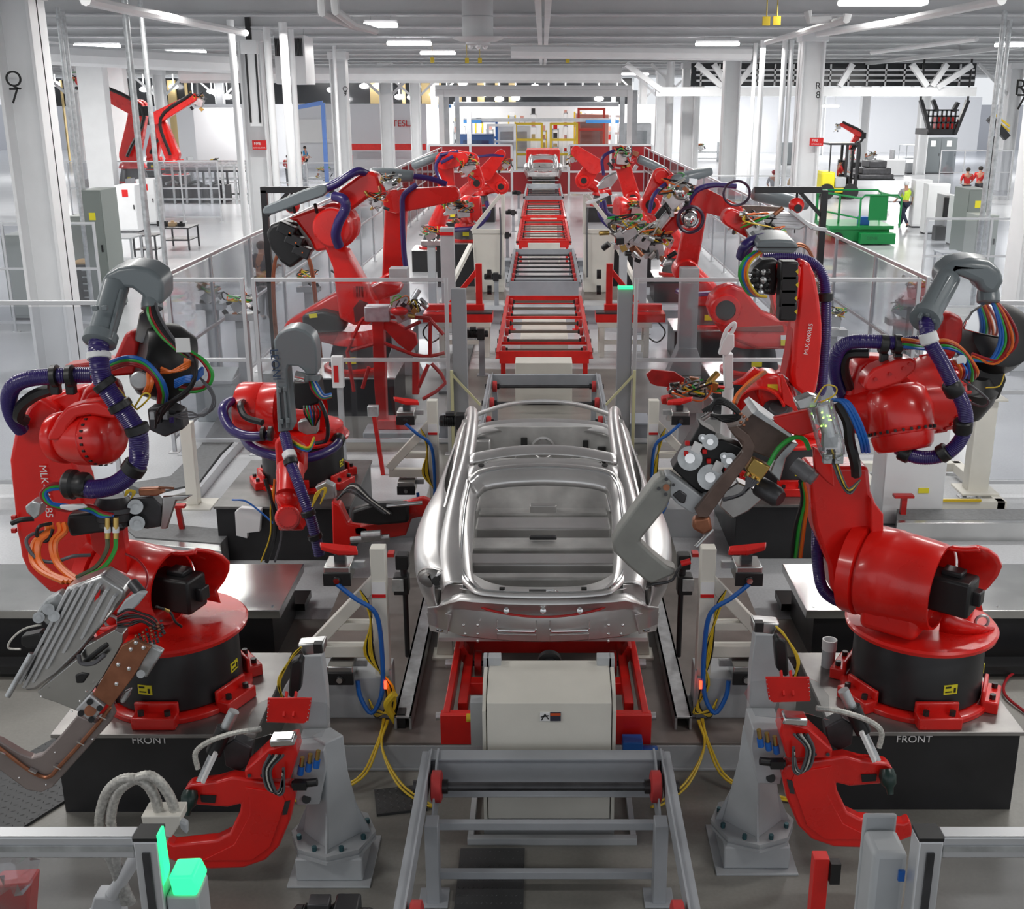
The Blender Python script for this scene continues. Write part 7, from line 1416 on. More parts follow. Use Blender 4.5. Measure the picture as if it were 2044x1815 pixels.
# left inner white office walls
for (x0, x1, y0, y1, Y) in ((385, 480, 215, 262, 72), (585, 850, 207, 285, 86)):
    a = pY(x0, y0, Y); b = pY(x1, y0, Y); o = MB().bb((a.x, Y, 0), (b.x, Y + .2, a.z)).build('wall_office', WP); o['kind'] = 'structure'
o = MB().bb((pY(590, 250, 85.9).x, 85.8, pY(590, 285, 85.9).z), (pY(665, 250, 85.9).x, 86.0, pY(590, 238, 85.9).z)).build('notice_board', WLAB); tag(o, 'wide pale notice board on the far office wall', 'notice board')
o = MB().bb((pY(690, 287, 84).x, 84, pY(700, 300, 84).z), (pY(850, 287, 84).x, 84.1, pY(700, 287, 84).z)).bb((pY(700, 287, 84).x, 84, 0), (pY(702, 287, 84).x, 84.1, 1)).bb((pY(840, 287, 84).x, 84, 0), (pY(842, 287, 84).x, 84.1, 1)).build('red_weld_screen', REDT); tag(o, 'low red screen in front of the far office wall', 'screen')
tt = text('TESLA', .62, pY(806, 247, 85.9), FR, REDW, 'wall_sign_letters', ext=.02); tag(tt, 'faint red word sign on the far office wall', 'sign')
# white duct box and hanging heater, left
t = thing('air_handler', 'white louvred air handler box hanging beside the banner column', 'air handler', pY(570, 120, 36))
a = pY(545, 70, 36); b = pY(612, 168, 36); MB().bb((a.x, 36, b.z), (b.x, 37.4, a.z)).build('housing', WHITE, t, bevel=.02)
for k in range(2):
    x0 = pY(548 + 36 * k, 78, 36).x; x1 = pY(574 + 30 * k, 78, 36).x; g = MB()
    for j in range(8): g.bb((x0 + (x1 - x0) * j / 8, 35.93, pY(560, 112, 36).z), (x0 + (x1 - x0) * (j + .5) / 8, 36, pY(560, 76, 36).z))
    g.build('louvre', DARK, t)
for dx in (.3, .8): MB().cyl((a.x + dx, 36.6, a.z), (a.x + dx, 36.6, 7.44), .02).build('hanger', GALV, t)
t = thing('hanging_busbar', 'long white panel edged in black hanging on the left banner column', 'panel', pY(505, 170, 33.6))
a = pY(491, 105, 33.8); b = pY(524, 252, 33.8); MB().bb((a.x, 33.7, b.z), (b.x, 33.86, a.z)).build('panel', WHITE, t)
for x in (a.x, b.x - .05): MB().bb((x, 33.66, b.z + .1), (x + .05, 33.7, a.z)).build('black_edge', BLACK, t)
a = pY(482, 80, 33.8); b = pY(516, 108, 33.8); MB().bb((a.x, 33.6, b.z), (b.x, 33.86, a.z)).build('top_box', WHITE, t, bevel=.01); MB().bb((a.x + .15, 33.7, a.z), (b.x - .15, 33.8, 6.9)).build('bracket', BLACK, t)
# fire extinguisher signs on columns
for (x0, x1, y0, y1, Y, lb) in ((503, 532, 280, 299, 34.44, 'left'), (1617, 1643, 275, 291, 34.44, 'right')):
    a = pY(x0, y0, Y); b = pY(x1, y1, Y); t = thing('fire_sign', 'red and white fire extinguisher sign on the %s lettered column' % lb, 'sign', (a.x, Y, b.z))
    MB().bb((a.x, Y, b.z), (b.x, Y + .02, a.z)).build('sign_plate', RLAB, t)
    text('FIRE', (a.z - b.z) * .42, ((a.x + b.x) / 2 - .05, Y - .005, b.z + (a.z - b.z) * .65), FR, WLAB, 'lettering', t); text('EXTINGUISHER', (a.z - b.z) * .19, ((a.x + b.x) / 2, Y - .005, b.z + (a.z - b.z) * .2), FR, WLAB, 'lettering', t)
# pipes and conduits on the columns, vertical poles
def pole(label, x0, y0, x1, y1, Y, r, m=GALV, name='steel_pole', top=None):
    a = pY(x1, y1, Y); o = MB().cyl((a.x, Y, top if top else pY(x0, y0, Y).z), (a.x, Y, 0), r, n=10).build(name, m); return tag(o, label, 'pole', 'vertical poles and conduits')
for i, (x, y, Y, r, lb) in enumerate(((292, 440, 19.5, .055, 'long bright steel pole rising past the white cabinets'), (322, 440, 23, .05, 'perforated steel pole right of the long bright one'), (148, 300, 26, .05, 'thin steel pole right of the left lettered column'), (167, 400, 27, .07, 'pale steel pole near the white far column'), (479, 300, 30, .09, 'white conduit just left of the banner column'), (548, 300, 33, .10, 'white conduit just right of the banner column'), (580, 300, 31, .11, 'white pipe in front of the louvred air handler'), (598, 350, 34, .08, 'white pipe right of the louvred air handler'), (1496, 330, 42, .07, 'white conduit left of the right lettered column'), (1510, 340, 40, .09, 'pale conduit nearest the right lettered column on its left'), (1553, 330, 40, .09, 'grey pipe pair behind the grabbed arm, left one'), (1566, 330, 40, .08, 'grey pipe pair behind the grabbed arm, right one'), (1975, 300, 27, .06, 'steel pole left of the right edge column'), (1987, 300, 30, .06, 'second steel pole left of the right edge column'), (1388, 262, 66, .2, 'white pipe standing by the gantry end'), (1335, 260, 62, .2, 'slim white post by the gantry end'), (674, 240, 44, .06, 'thin conduit beside the far lettered column'))):
    pole(lb, x, 0, x, y, Y, r, GALV if 'steel' in lb else WHITE, top=6.6)
# round duct with diffuser
t = thing('ceiling_diffuser', 'round white air duct with a wide disc diffuser under the roof', 'air duct', (-1.35, 23.6, 5.9))
p = pY(954, 78, 23.6)
MB().cyl((p.x, p.y, p.z), (p.x, p.y, 7.44), .30, n=28).build('duct', BEAM, t)
for z in (.4, .8, 1.2): MB().cyl((p.x, p.y, p.z + z), (p.x, p.y, p.z + z + .02), .308, n=28).build('duct_seam', PGREY, t)
MB().lathe(p, (0, 0, 1), [(-.12, .12), (-.1, .24), (-.06, .24), (-.05, .34), (.0, .48), (.03, .5), (.04, .3)], 32).build('diffuser', BEAM, t)
for k in range(4): MB().sphere(p + Vector((.14 * cos(k * 1.6), .14 * sin(k * 1.6), -.14)), .05, 8, 6).build('nozzle', WHITE, t)
# light fittings hung under the beams: (x, y centre, pixel width)
LF = [(194, 92, 88, 'over the white column at left'), (370, 104, 80, 'left of the banner column'), (492, 122, 30, 'just behind the banner column'), (646, 137, 44, 'right of the louvred air handler'), (760, 50, 66, 'near the white bent pipes'), (817, 87, 88, 'left of the round duct'), (874, 106, 70, 'below and left of the round duct'), (960, 139, 40, 'below the round duct'), (1432, 88, 86, 'left of the right lettered column'), (1762, 5, 172, 'largest, at the top edge on the right'), (2016, 90, 56, 'at the right edge'), (1656, 212, 36, 'low behind the right lettered column'), (312, 130, 26, 'small one behind the banner column'), (232, 124, 20, 'small one near the white far column'), (1255, 148, 80, 'near the gantry end')]
for (x, y, w, lb) in LF:
    r_ = ray(x, y); zf = 6.42
    Y = (zf - H) * r_.y / r_.z if r_.z > .004 else 70
    Y = min(Y, 75); p = pY(x, y, Y); W = w * pxm(Y, p.z)
    t = thing('ceiling_light', 'bright tube light fitting ' + lb, 'light', (p.x, Y, p.z), 'tube light fittings under the roof')
    MB().box((p.x, Y, p.z), (W, .35, .10)).build('lit_diffuser', LITE, t, bevel=.03); MB().box((p.x, Y, p.z + .08), (W * .96, .30, .06)).build('housing', WHITE, t)
    for dx in (-.3, .3): MB().cyl((p.x + W * dx, Y, p.z + .1), (p.x + W * dx, Y, max(p.z + .2, 6.63)), .01).build('hanger', GALV, t)
# pipes under the ceiling, diagonal braces
def pipe(label, pts, r, m=WHITE):
    o = MB().tube([pY(*p) for p in pts], r, n=8, smooth=1).build('ceiling_pipe', m); return tag(o, label, 'pipe', 'pipes under the roof')
pipe('white bent pipe at the top left of centre', [(642, 0, 17), (643, 25, 17), (700, 50, 18.5), (740, 58, 19)], .06)
pipe('second white bent pipe at the top left of centre', [(668, 0, 17), (670, 22, 17), (705, 48, 18), (750, 62, 18.5)], .06)
pipe('white bent pipe at the top right', [(1612, 22, 18), (1615, 40, 18), (1655, 38, 18.2)], .06)
pipe('long white pipe running to the top right light', [(1692, 28, 17), (1690, 38, 17), (1610, 62, 22), (1530, 85, 28)], .06)
pipe('long inclined white pipe from the right column to the top right corner', [(1632, 68, 26), (1780, 45, 22), (2000, 0, 17)], .07)
pipe('long inclined pipe at the top left corner', [(170, 0, 17), (250, 18, 19), (490, 66, 30)], .08)
pipe('thin inclined pipe behind the right column', [(1740, 105, 36), (1950, 78, 30)], .06)
pipe('large white duct crossing under the far beams', [(360, 148, 60), (1240, 148, 60)], .42)
pipe('white duct crossing right of centre', [(1020, 103, 34), (1500, 108, 34)], .18)
pipe('white duct at the left under the beams', [(90, 108, 36), (470, 128, 40)], .3)
for x, y, Y, lb in ((1530, 42, 22, 'left of the pair of yellow tags near the top right'), (1551, 41, 22, 'right of the pair of yellow tags near the top right'), (863, 120, 45, 'small yellow tag under the beams left of centre'), (932, 121, 45, 'small yellow tag under the round duct'), (958, 121, 45, 'small yellow tag right of the round duct'), (1133, 120, 45, 'small yellow tag right of the middle roof beam')):
    w = 7 if Y < 30 else 4; a = pY(x - w, y - w * 1.3, Y); b = pY(x + w, y + w * 1.3, Y); o = MB().bb((a.x, Y, b.z), (b.x, Y + .05, a.z)).cyl(((a.x + b.x) / 2, Y + .02, a.z), ((a.x + b.x) / 2, Y + .02, 7.46), .01).build('yellow_tag', mat('mustard_tag', (.62, .46, .03))); tag(o, lb, 'tag')
a = pY(1380, 0, 16); o = MB().bb((a.x, 15.9, 6.5), (a.x + .6, 16.5, 6.6)).build('ceiling_vent', DARK); tag(o, 'dark louvred vent at the top edge right of centre', 'vent')
# gantry across the line before the far wall
t = thing('overhead_gantry', 'white overhead gantry with blue ended beams across the far end of the line', 'gantry', (0, 66, 0))
for (y, Y, hh, x0, x1) in ((176, 66, 12, 868, 1262), (186, 64, 14, 868, 1262), (208, 70, 9, 905, 1235), (240, 76, 7, 925, 1230)):
    a = pY(x0, y - hh / 2, Y); b = pY(x1, y + hh / 2, Y); MB().bb((a.x, Y, b.z), (b.x, Y + .4, a.z)).build('cross_beam', WHITE if Y < 70 else PGREY, t, bevel=.02)
for (x, Y) in ((880, 64), (890, 64.5), (1258, 64), (1268, 66), (912, 70), (1243, 70), (1225, 72), (935, 72)):
    a = pY(x, 180, Y); MB().bb((a.x - .13, Y - .1, 0), (a.x + .13, Y + .16, a.z)).build('post', WHITE if x in (880, 1258) else PGREY, t)
for (x0, x1, y, Y) in ((875, 900, 212, 69.5), (925, 960, 243, 75.5), (1170, 1235, 243, 75.5)):
    a = pY(x0, y - 3, Y); b = pY(x1, y + 3, Y); MB().bb((a.x, Y, b.z), (b.x, Y + .5, a.z)).build('blue_beam_end', mat('bright_blue', (.05, .25, .6), .4), t)
for (x, lb) in ((640, 'left of the far office wall'),):
    a = pY(590, 205, 60); b = pY(645, 215, 60); o = thing('blue_crane_arm', 'blue jib crane arm and post left of centre in the far hall', 'crane', (b.x, 60, 0)); MB().bar((a.x, 60, b.z), (b.x, 60, a.z), .15, .2).bb((b.x - .1, 59.9, 0), (b.x + .1, 60.1, a.z)).build('arm', mat('crane_blue', (.10, .2, .5), .4), o)
# red weld screens closing the line
for (x0, x1, y0, y1, s, lb) in ((856, 1022, 290, 372, -1, 'left'), (1136, 1300, 290, 374, 1, 'right')):
    Y = 61; t = thing('red_weld_screen', 'tall red tinted weld screen across the far end of the %s cell' % lb, 'screen', (s * 3.6, Y, 0))
    a = pY(x0, y0, Y); b = pY(x1, y1, Y); n = 2
    MB().bb((a.x, Y + .02, .1), (b.x, Y + .06, a.z)).build('red_panel', mat('red_screen_sheet', (.30, .008, .012), .3, coat=.3), t)
    for i in range(n + 1): x = a.x + (b.x - a.x) * i / n; MB().bb((x - .06, Y - .05, 0), (x + .06, Y + .08, a.z)).build('post', ALU, t)
    for z in (a.z, a.z * .47, .1): MB().bb((a.x, Y - .04, z - .05), (b.x, Y + .07, z + .05)).build('rail', ALU, t)
    for k, (u0, u1) in enumerate(((1022, 1058), (1110, 1136))):
        pass
    xx = b.x if s < 0 else a.x; x2 = pY(1062 if s < 0 else 1108, 345, Y).x
    MB().bb((min(xx, x2), Y, .05), (max(xx, x2), Y + .05, 1.2)).build('red_panel', mat('red_screen_sheet', (.30, .008, .012)), t); MB().bb((min(xx, x2), Y - .03, 1.15), (max(xx, x2), Y + .06, 1.25)).build('rail', ALU, t)
    o = thing('red_weld_screen', 'red tinted side screen hung on the %s side fence far up the line' % lb, 'screen', (s * 5.2, 54, 0)); MB().bb((s * 5.22, 44, .2), (s * 5.26, 60.5, 2.3)).build('red_panel', REDG, o)
# second car body far up the line, on its rollers
c2 = dup(car); c2.location = Vector((0, 62.5, .72)); c2['label'] = 'small distant bare car body waiting in the gap of the red screens'
conveyor('roller_conveyor', 'farthest grey rollers under the distant car body', 60, 68, .58, CGREY, [60.6 + 1.2 * i for i in range(6)], hw=.8, legs=True)
o = thing('red_end_carriage', 'red carriage on the line beyond the distant car body', 'carriage', (0, 70, 0)); MB().bb((-1.0, 70, .9), (1.0, 73, 1.9)).build('body', REDT, o, bevel=.05)
for x in (-.8, .8): MB().bb((x - .1, 70.2, 0), (x + .1, 72.8, .9)).build('leg', CGREY, o)
# yellow posts and steel frames beyond
for i, (x, y0, y1, Y, c, lb) in enumerate(((1000, 248, 300, 80, WHITE, 'pale upright frame left of the far line end'), (1055, 245, 310, 82, YELLOW, 'yellow upright left of the far line end'), (1125, 245, 310, 82, YELLOW, 'yellow upright right of the far line end'), (1180, 215, 300, 84, mat('red_upright', (.6, .05, .03)), 'red upright right of the far line end'), (1215, 230, 300, 88, WHITE, 'white upright right of the far line end'), (965, 240, 290, 84, BLUE, 'blue upright left of the far line end'))):
    a = pY(x, y0, Y); t = thing('tubular_rack', lb, 'machine frame', (a.x, Y, 0)); w = .9
    for dx in (-w, w): MB().bb((a.x + dx - .06, Y - .1, 0), (a.x + dx + .1, Y + .1, a.z)).build('post', c, t)
    for k in (.35, .65, .98): MB().bb((a.x - w, Y - .08, a.z * k - .08), (a.x + w, Y + .08, a.z * k + .08)).build('rail', c, t)
for (x0, x1, y, Y, m, lb) in ((915, 985, 290, 78, mat('machine_blue', (.05, .12, .3)), 'blue machine housing beyond the left red screen'), (990, 1060, 272, 86, WHITE, 'white machine housing beyond the line end'), (1150, 1215, 250, 86, mat('pale_pink_crates', (.6, .3, .25)), 'stack of reddish crates beyond the right red screen'), (1240, 1300, 268, 80, PGREY, 'grey machine housing beyond the right red screen')):
    a = pY(x0, y - 22, Y); b = pY(x1, y, Y); o = thing('far_machine', lb, 'machine', (a.x, Y, 0)); MB().bb((a.x, Y, 0), (b.x, Y + 2, a.z)).build('body', m, o, bevel=.08); MB().bb((a.x + .3, Y - .04, a.z * .4), (b.x - .3, Y, a.z * .85)).build('window', ACR, o)
rg = random.Random(9)
for i in range(16):
    x = 905 + 22 * i; Y = 89.5 + (i % 3) * .0; y0 = rg.uniform(222, 262); a = pY(x, y0, Y); b = pY(x + rg.uniform(8, 14), y0, Y)
    t = thing('storage_rack', 'pale storage rack with small boxes beyond the end of the line', 'rack', (a.x, Y, 0), 'pale racks beyond the end of the line')
    for q in (a.x, b.x): MB().bb((q - .05, Y, 0), (q + .05, Y + .6, a.z)).build('upright', (PGREY, WHITE, YELLOW)[i % 3], t)
    for k in range(4): MB().bb((a.x, Y, a.z * (k + 1) / 4.2), (b.x, Y + .6, a.z * (k + 1) / 4.2 + .08)).build('shelf', PGREY, t); MB().bb((a.x + .06, Y + .05, a.z * (k + 1) / 4.2 + .08), (b.x - .08, Y + .5, a.z * (k + 1) / 4.2 + rg.uniform(.25, .5))).build('box', (mat('pale_pink_crates', (.6, .3, .25)), WHITE, REDW, DARK, mat('tan_rack', (.5, .38, .18), .6))[rg.randrange(5)], t)
# right hand far hall: crane beam, trusses, dark upper windows, white wall
o = MB().bb((pY(1310, 175, 58).x, 58, pY(1310, 192, 58).z), (pY(1950, 175, 58).x, 58.5, pY(1310, 174, 58).z)).build('crane_beam', WHITE); tag(o, 'long white crane beam across the right of the hall', 'beam')
t = thing('roof_truss', 'white roof truss with diagonals over the right crane beam', 'truss', pY(1500, 155, 58))
for (x0, y0, x1, y1) in ((1390, 128, 1440, 172), (1425, 128, 1450, 170), (1505, 128, 1470, 172), (1675, 172, 1702, 128), (1820, 128, 1850, 172), (1890, 128, 1860, 172), (1940, 130, 1870, 175), (1250, 128, 1320, 180)): MB().bar(pY(x0, y0, 58), pY(x1, y1, 58), .25, .3, up=(0, 1, 0)).build('diagonal', WHITE, t)
wallband(1380, 1945, 126, 172, 62, 'wall_right_windows', DKW)
for i in range(15):
    x = 1400 + 37 * i; a = pY(x, 128, 61.9); b = pY(x, 172, 61.9); o = MB().bb((a.x - .04, 61.85, b.z), (a.x + .04, 61.95, a.z)).build('trim_%d' % (i + 1), WHITE); o['kind'] = 'structure'
for i, y in enumerate((140, 150, 161)): a = pY(1390, y, 61.9); b = pY(1945, y, 61.9); o = MB().bb((a.x, 61.85, a.z - .05), (b.x, 61.95, a.z + .05)).build('trim_%d' % (20 + i), WHITE); o['kind'] = 'structure'
a = pY(1330, 205, 112); o = MB().bb((a.x, 112, 0), (pY(1960, 205, 112).x, 112.3, a.z + .5)).build('wall_right', WP); o['kind'] = 'structure'
# red stacks of carriers on the far right floor
for k in range(4):
    for j in range(2):
        x = 1352 + 18 * k; p = pH(x, 279, 0); q = thing('red_carrier', 'flat red carrier in the low stacks on the far right floor', 'carrier', (p.x, p.y, j * .45), 'red carriers stacked on the far right floor'); MB().bb((p.x - .5, p.y, j * .45 + .02), (p.x + .5, p.y + 2, j * .45 + .14)).bb((p.x - .45, p.y, j * .45 + .3), (p.x + .45, p.y + 2, j * .45 + .42)).bb((p.x - .5, p.y, j * .45), (p.x - .4, p.y + 2, j * .45 + .45)).bb((p.x + .4, p.y, j * .45), (p.x + .5, p.y + 2, j * .45 + .45)).build('frame', REDT, q)
# black suspended stair at right
Y = 60; t = thing('black_stair_tower', 'black steel stair landing hanging under the right crane beam', 'stair', pY(1885, 235, Y))
for (x0, y0, x1, y1) in ((1838, 200, 1856, 265), (1932, 200, 1905, 268), (1862, 200, 1870, 222), (1912, 205, 1902, 222)): MB().bar(pY(x0, y0, Y), pY(x1, y1, Y), .16, .3, up=(0, 1, 0)).build('stringer', BLKP, t)
a = pY(1852, 258, Y); b = pY(1908, 270, Y); MB().bb((a.x, Y, b.z), (b.x, Y + 2, a.z)).build('landing', BLKP, t)
for k in range(7): x = pY(1852 + 9 * k, 240, Y).x; MB().bb((x - .04, Y - .05, a.z), (x + .04, Y + .03, pY(1850, 220, Y).z)).build('baluster', BLKP, t)
for y in (220, 232, 245): z = pY(1850, y, Y).z; MB().bb((pY(1848, y, Y).x, Y - .05, z - .04), (pY(1914, y, Y).x, Y + .03, z + .04)).build('handrail', BLKP, t)
for x in (1838, 1932): MB().cyl(pY(x, 200, Y), (pY(x, 200, Y).x, Y, 7.46), .05).build('hanger', BLKP, t)
a = pY(1868, 232, Y + .8); b = pY(1905, 250, Y + .8); o = MB().bb((a.x, Y + .6, pY(1868, 258, Y).z + .0), (b.x, Y + 1.4, a.z)).build('red_crate', REDT, bevel=.05); tag(o, 'red crate on the black stair landing', 'crate')
t = thing('black_stair', 'black stair with yellow rails at the right edge', 'stair', pY(1990, 250, 55)); MB().bar(pY(1975, 235, 55), pY(2010, 275, 55), .3, .3).build('stringer', BLKP, t); MB().bar(pY(1985, 228, 55), pY(2015, 252, 55), .08, .08).bar(pY(1985, 238, 55), pY(2015, 262, 55), .08, .08).build('handrail', YELLOW, t)
a = pY(1975, 272, 55); MB().bb((a.x, 54.8, 0), (a.x + .2, 55, a.z)).build('post', BLKP, t)
# forklift
Y = gy(398); px = pY(1690, 398, Y).x; t = thing('forklift', 'yellow forklift with black mast carrying long grey parts', 'forklift', (px, Y + 1, 0))
k = pxm(Y, 1.0)
def FX(x): return pY(x, 350, Y).x
def FZ(y): return pY(1690, y, Y).z
MB().bb((FX(1640), Y, .35), (FX(1668), Y + 1.6, FZ(343))).build('counterweight', YLAB, t, bevel=.12, seg=3)
MB().bb((FX(1664), Y, .3), (FX(1712), Y + 1.6, FZ(375))).build('chassis', mat('fork_yellow', (.72, .55, .02), .4), t, bevel=.06)
MB().bb((FX(1668), Y - .02, FZ(375)), (FX(1690), Y + 1.4, FZ(354))).build('seat_box', PGREY, t, bevel=.05)
for x in (1652, 1700): MB().cyl((FX(x), Y - .1, .38), (FX(x), Y + .25, .38), .38).build('wheel', BLACK, t); MB().cyl((FX(x), Y + 1.35, .38), (FX(x), Y + 1.7, .38), .38).build('wheel', BLACK, t)
for x in (1690, 1712):
    for yy in (Y + .2, Y + 1.2): MB().bb((FX(x) - .06, yy, .3), (FX(x) + .06, yy + .12, FZ(287))).build('mast', BLKP, t)
MB().bb((FX(1652), Y + .1, FZ(290)), (FX(1712), Y + 1.5, FZ(286))).bb((FX(1655), Y + .1, FZ(345)), (FX(1657), Y + .2, FZ(290))).build('overhead_guard', BLKP, t)
MB().tube([(FX(1700), Y + .4, FZ(300)), (FX(1712), Y + .4, FZ(284)), (FX(1716), Y + .4, FZ(310)), (FX(1712), Y + .4, FZ(370))], .08).build('hose_loop', BLACK, t)
MB().bb((FX(1712), Y + .3, .9), (FX(1790), Y + .45, .98)).bb((FX(1712), Y + 1.1, .9), (FX(1790), Y + 1.25, .98)).build('fork', BLKP, t)
for j, (y0, y1, x0, x1) in enumerate(((.98, 1.2, 1716, 1786), (1.2, 1.5, 1722, 1780), (1.5, 1.85, 1735, 1770))):
    q = MB().bb((FX(x0), Y + .1, y0), (FX(x1), Y + 1.6, y1)).build('stacked_panel', DARK, bevel=.05); tag(q, ('bottom', 'middle', 'top')[j] + ' dark pressed part stacked on the forklift forks', 'car parts')
q = MB().bb((FX(1745), Y - 1.6, .02), (FX(1790), Y - .8, .55)).build('white_crate', WHITE, bevel=.03); tag(q, 'white crate on the floor in front of the forklift forks', 'crate')
# green scissor lift
GRN = mat('lift_green', (.01, .28, .07), .35); Y = gy(490); t = thing('scissor_lift', 'bright green scissor lift platform with guard rails', 'scissor lift', (pY(1740, 490, Y).x, Y + 1, 0))
def SX(x, y=430): return pY(x, y, Y).x
def SZ(y): return pY(1740, y, Y).z
MB().bb((SX(1722), Y, SZ(488)), (SX(1792), Y + 1.0, SZ(466))).build('platform_skirt', GRN, t, bevel=.02)
MB().bb((SX(1660), Y + .3, .5), (SX(1792), Y + 2.6, .62)).build('platform', GRN, t); MB().bb((SX(1665), Y + .4, .1), (SX(1785), Y + 2.4, .5)).build('chassis', GRN, t)
for x in (1680, 1770):
    for yy in (Y + .3, Y + 2.1): MB().cyl((SX(x), yy, .2), (SX(x), yy + .25, .2), .2).build('wheel', BLACK, t)
for yy, dz in ((Y, 0), (Y + 2.4, 0)):
    for (x0, x1) in ((1716, 1797),) if yy == Y else ((1655, 1797),):
        MB().tube([(SX(x0), yy, .6), (SX(x0), yy, SZ(398)), (SX(x0 + 8), yy, SZ(390)), (SX(x1 - 8), yy, SZ(390)), (SX(x1), yy, SZ(398)), (SX(x1), yy, .6)], .035, smooth=1).build('guard_rail', GRN, t)
MB().tube([(SX(1655), Y + 2.4, SZ(396)), (SX(1660), Y + 1.2, SZ(390)), (SX(1716), Y, SZ(396))], .035, smooth=1).tube([(SX(1655), Y + 2.4, SZ(430)), (SX(1716), Y, SZ(436))], .03, smooth=1).bb((SX(1660), Y + 2.3, .6), (SX(1664), Y + 2.4, SZ(396))).bb((SX(1690), Y + 1.1, .6), (SX(1693), Y + 1.2, SZ(396))).build('guard_rail', GRN, t)
MB().tube([(SX(1797), Y, SZ(396)), (SX(1797), Y + 2.4, SZ(396))], .035, smooth=1).build('guard_rail', GRN, t)
MB().bb((SX(1733), Y - .04, SZ(440)), (SX(1770), Y, SZ(392))).build('gate_panel', GRN, t, bevel=.01)
MB().bb((SX(1726), Y + .5, .62), (SX(1745), Y + .9, .9)).build('battery_box', BLUE, t, bevel=.02)
text('GENIE', .14, ((SX(1745)), Y - .005, SZ(476)), FR, mat('dull_green_ink', (.02, .15, .05)), 'lettering', t)
# misc trolleys and bins at right
t, a, b, Y, h = fbox('waste_bin', 'grey wheeled bin with yellow label by the dark double cabinet', 'bin', 1812, 1842, 325, 347, 1.0, PGREY)
t, a, b, Y, h = fbox('white_machine', 'white low machine housing left of the dark double cabinet', 'machine', 1768, 1808, 320, 352, 1.5, WHITE)
ftable('metal assembly table with greenish parts left of the forklift mast', 1810, 1845, 290, 325, 2, PGREY)
fence('guard_fence', 'clear screen fence with red clad workers behind it at right', (pH(1870, 400, 0).x, gy(400)), (pH(2010, 400, 0).x, gy(400)), h=2.4, posts=3)
fence('guard_fence', 'short clear fence between the green lift and the long side fence', (8.6, 26), (11.5, 26), h=2.2, posts=2)
fence('guard_fence', 'clear fence in front of the seated workers at left', (-12.5, 50), (-8.8, 50), h=2.2, posts=3)
fence('guard_fence', 'low railing fence behind the white control cabinets at left', (-19, 47), (-13, 47), h=2.4, posts=4)
fence('guard_fence', 'clear fence behind the right side fence near the capped worker', (5.9, 41.2), (9.0, 41.2), h=2.2, posts=2)
fence('guard_fence', 'clear fence left of the lettered column at the far left', (-15, 24), (-9.3, 24), h=2.3, posts=3)
# far column row and screens in the left hall
for (x, yb, Yc, w, lb) in ((195, 300, 46, 1.0, ''), (240, 280, 58, .9, '')): 
    p = pY(x, yb, Yc); c = MB().bb((p.x - w / 2, Yc, 0), (p.x + w / 2, Yc + .6, 6.6)).build('column', WHITE, bevel=.02); c['kind'] = 'structure'
for i, (x, y, Y, w, lb) in enumerate(((205, 322, 50, 1.8, 'left of the far white columns'), (420, 270, 70, 3, 'behind the tube rack'), (640, 285, 62, 2, 'behind the seated workers'), (1745, 262, 80, 3, 'beyond the forklift'), (1400, 262, 95, 3, 'at the far right floor'))):
    p = pY(x, y, Y); t = thing('parts_trolley', 'metal parts trolley ' + lb, 'trolley', (p.x, Y, 0))
    MB().bb((p.x - w / 2, Y, .7), (p.x + w / 2, Y + 1, .78)).bb((p.x - w / 2, Y, .2), (p.x + w / 2, Y + 1, .26)).build('shelf', GALV, t)
    for dx in (-w / 2, w / 2): MB().bb((p.x + dx - .04, Y, 0), (p.x + dx + .04, Y + 1, 1.5)).build('frame', GALV, t)
    cluster(t, (p.x, Y + .5, 1.0), 2, n=10, seed=70 + i)
# small fittings along the side fences: weld dressers and stands
for i, (x, y, Y, lb) in enumerate(((480, 610, 17.5, 'behind the left clear fence near the gallows'), (420, 590, 18.5, 'left of the gallows loop'), (615, 560, 23, 'behind the large left robot'), (690, 560, 25, 'between the two left robots'), (1660, 640, 16.8, 'behind the right fence beside the upright arm'), (1800, 620, 18, 'outside the right side fence'), (1830, 580, 17, 'outside the right side fence near the round head'), (860, 470, 27, 'below the level forearm'), (1245, 478, 26.4, 'left of the low transformer gun'))):
    p = pY(x, y, Y); t = thing('tip_dresser', 'small grey tip dresser stand ' + lb, 'stand', (p.x, Y, 0), 'tip dresser stands')
    MB().bb((p.x - .09, Y - .06, 0), (p.x + .09, Y + .1, max(.4, p.z - .2))).bb((p.x - .2, Y - .15, 0), (p.x + .2, Y + .2, .02)).build('post', PGREY, t, bevel=.01); MB().bb((p.x - .22, Y - .12, p.z - .22), (p.x + .22, Y + .14, p.z - .12)).build('table', STEEL, t); cluster(t, (p.x, Y, p.z), 1.1, n=8, seed=90 + i)
# white lever stand in front of the right fence
ZL = Zm(1400, 460, 4.5375, 13.6); t = thing('lever_stand', 'white lever stand in front of the right clear fence', 'stand', pH(1455, 850, 0))
slab(t, ZL, [(205, 1120), (290, 1120), (290, 1440), (215, 1440)], 13.6, .14, WHITE, 'post', bevel=.01); MB().tube(ZL.L([(180, 1120), (190, 1010), (230, 900), (300, 840), (290, 900), (220, 1000)]), .025).build('lever', WHITE, t); slab(t, ZL, [(200, 1000), (240, 940), (300, 940), (300, 1060), (240, 1130), (160, 1130)], 13.55, .12, WHITE, 'bracket', bevel=.01)
a = ZL(250, 1440); MB().cyl((a.x, 13.67, 0), (a.x, 13.67, a.z), .07).build('foot', WHITE, t)
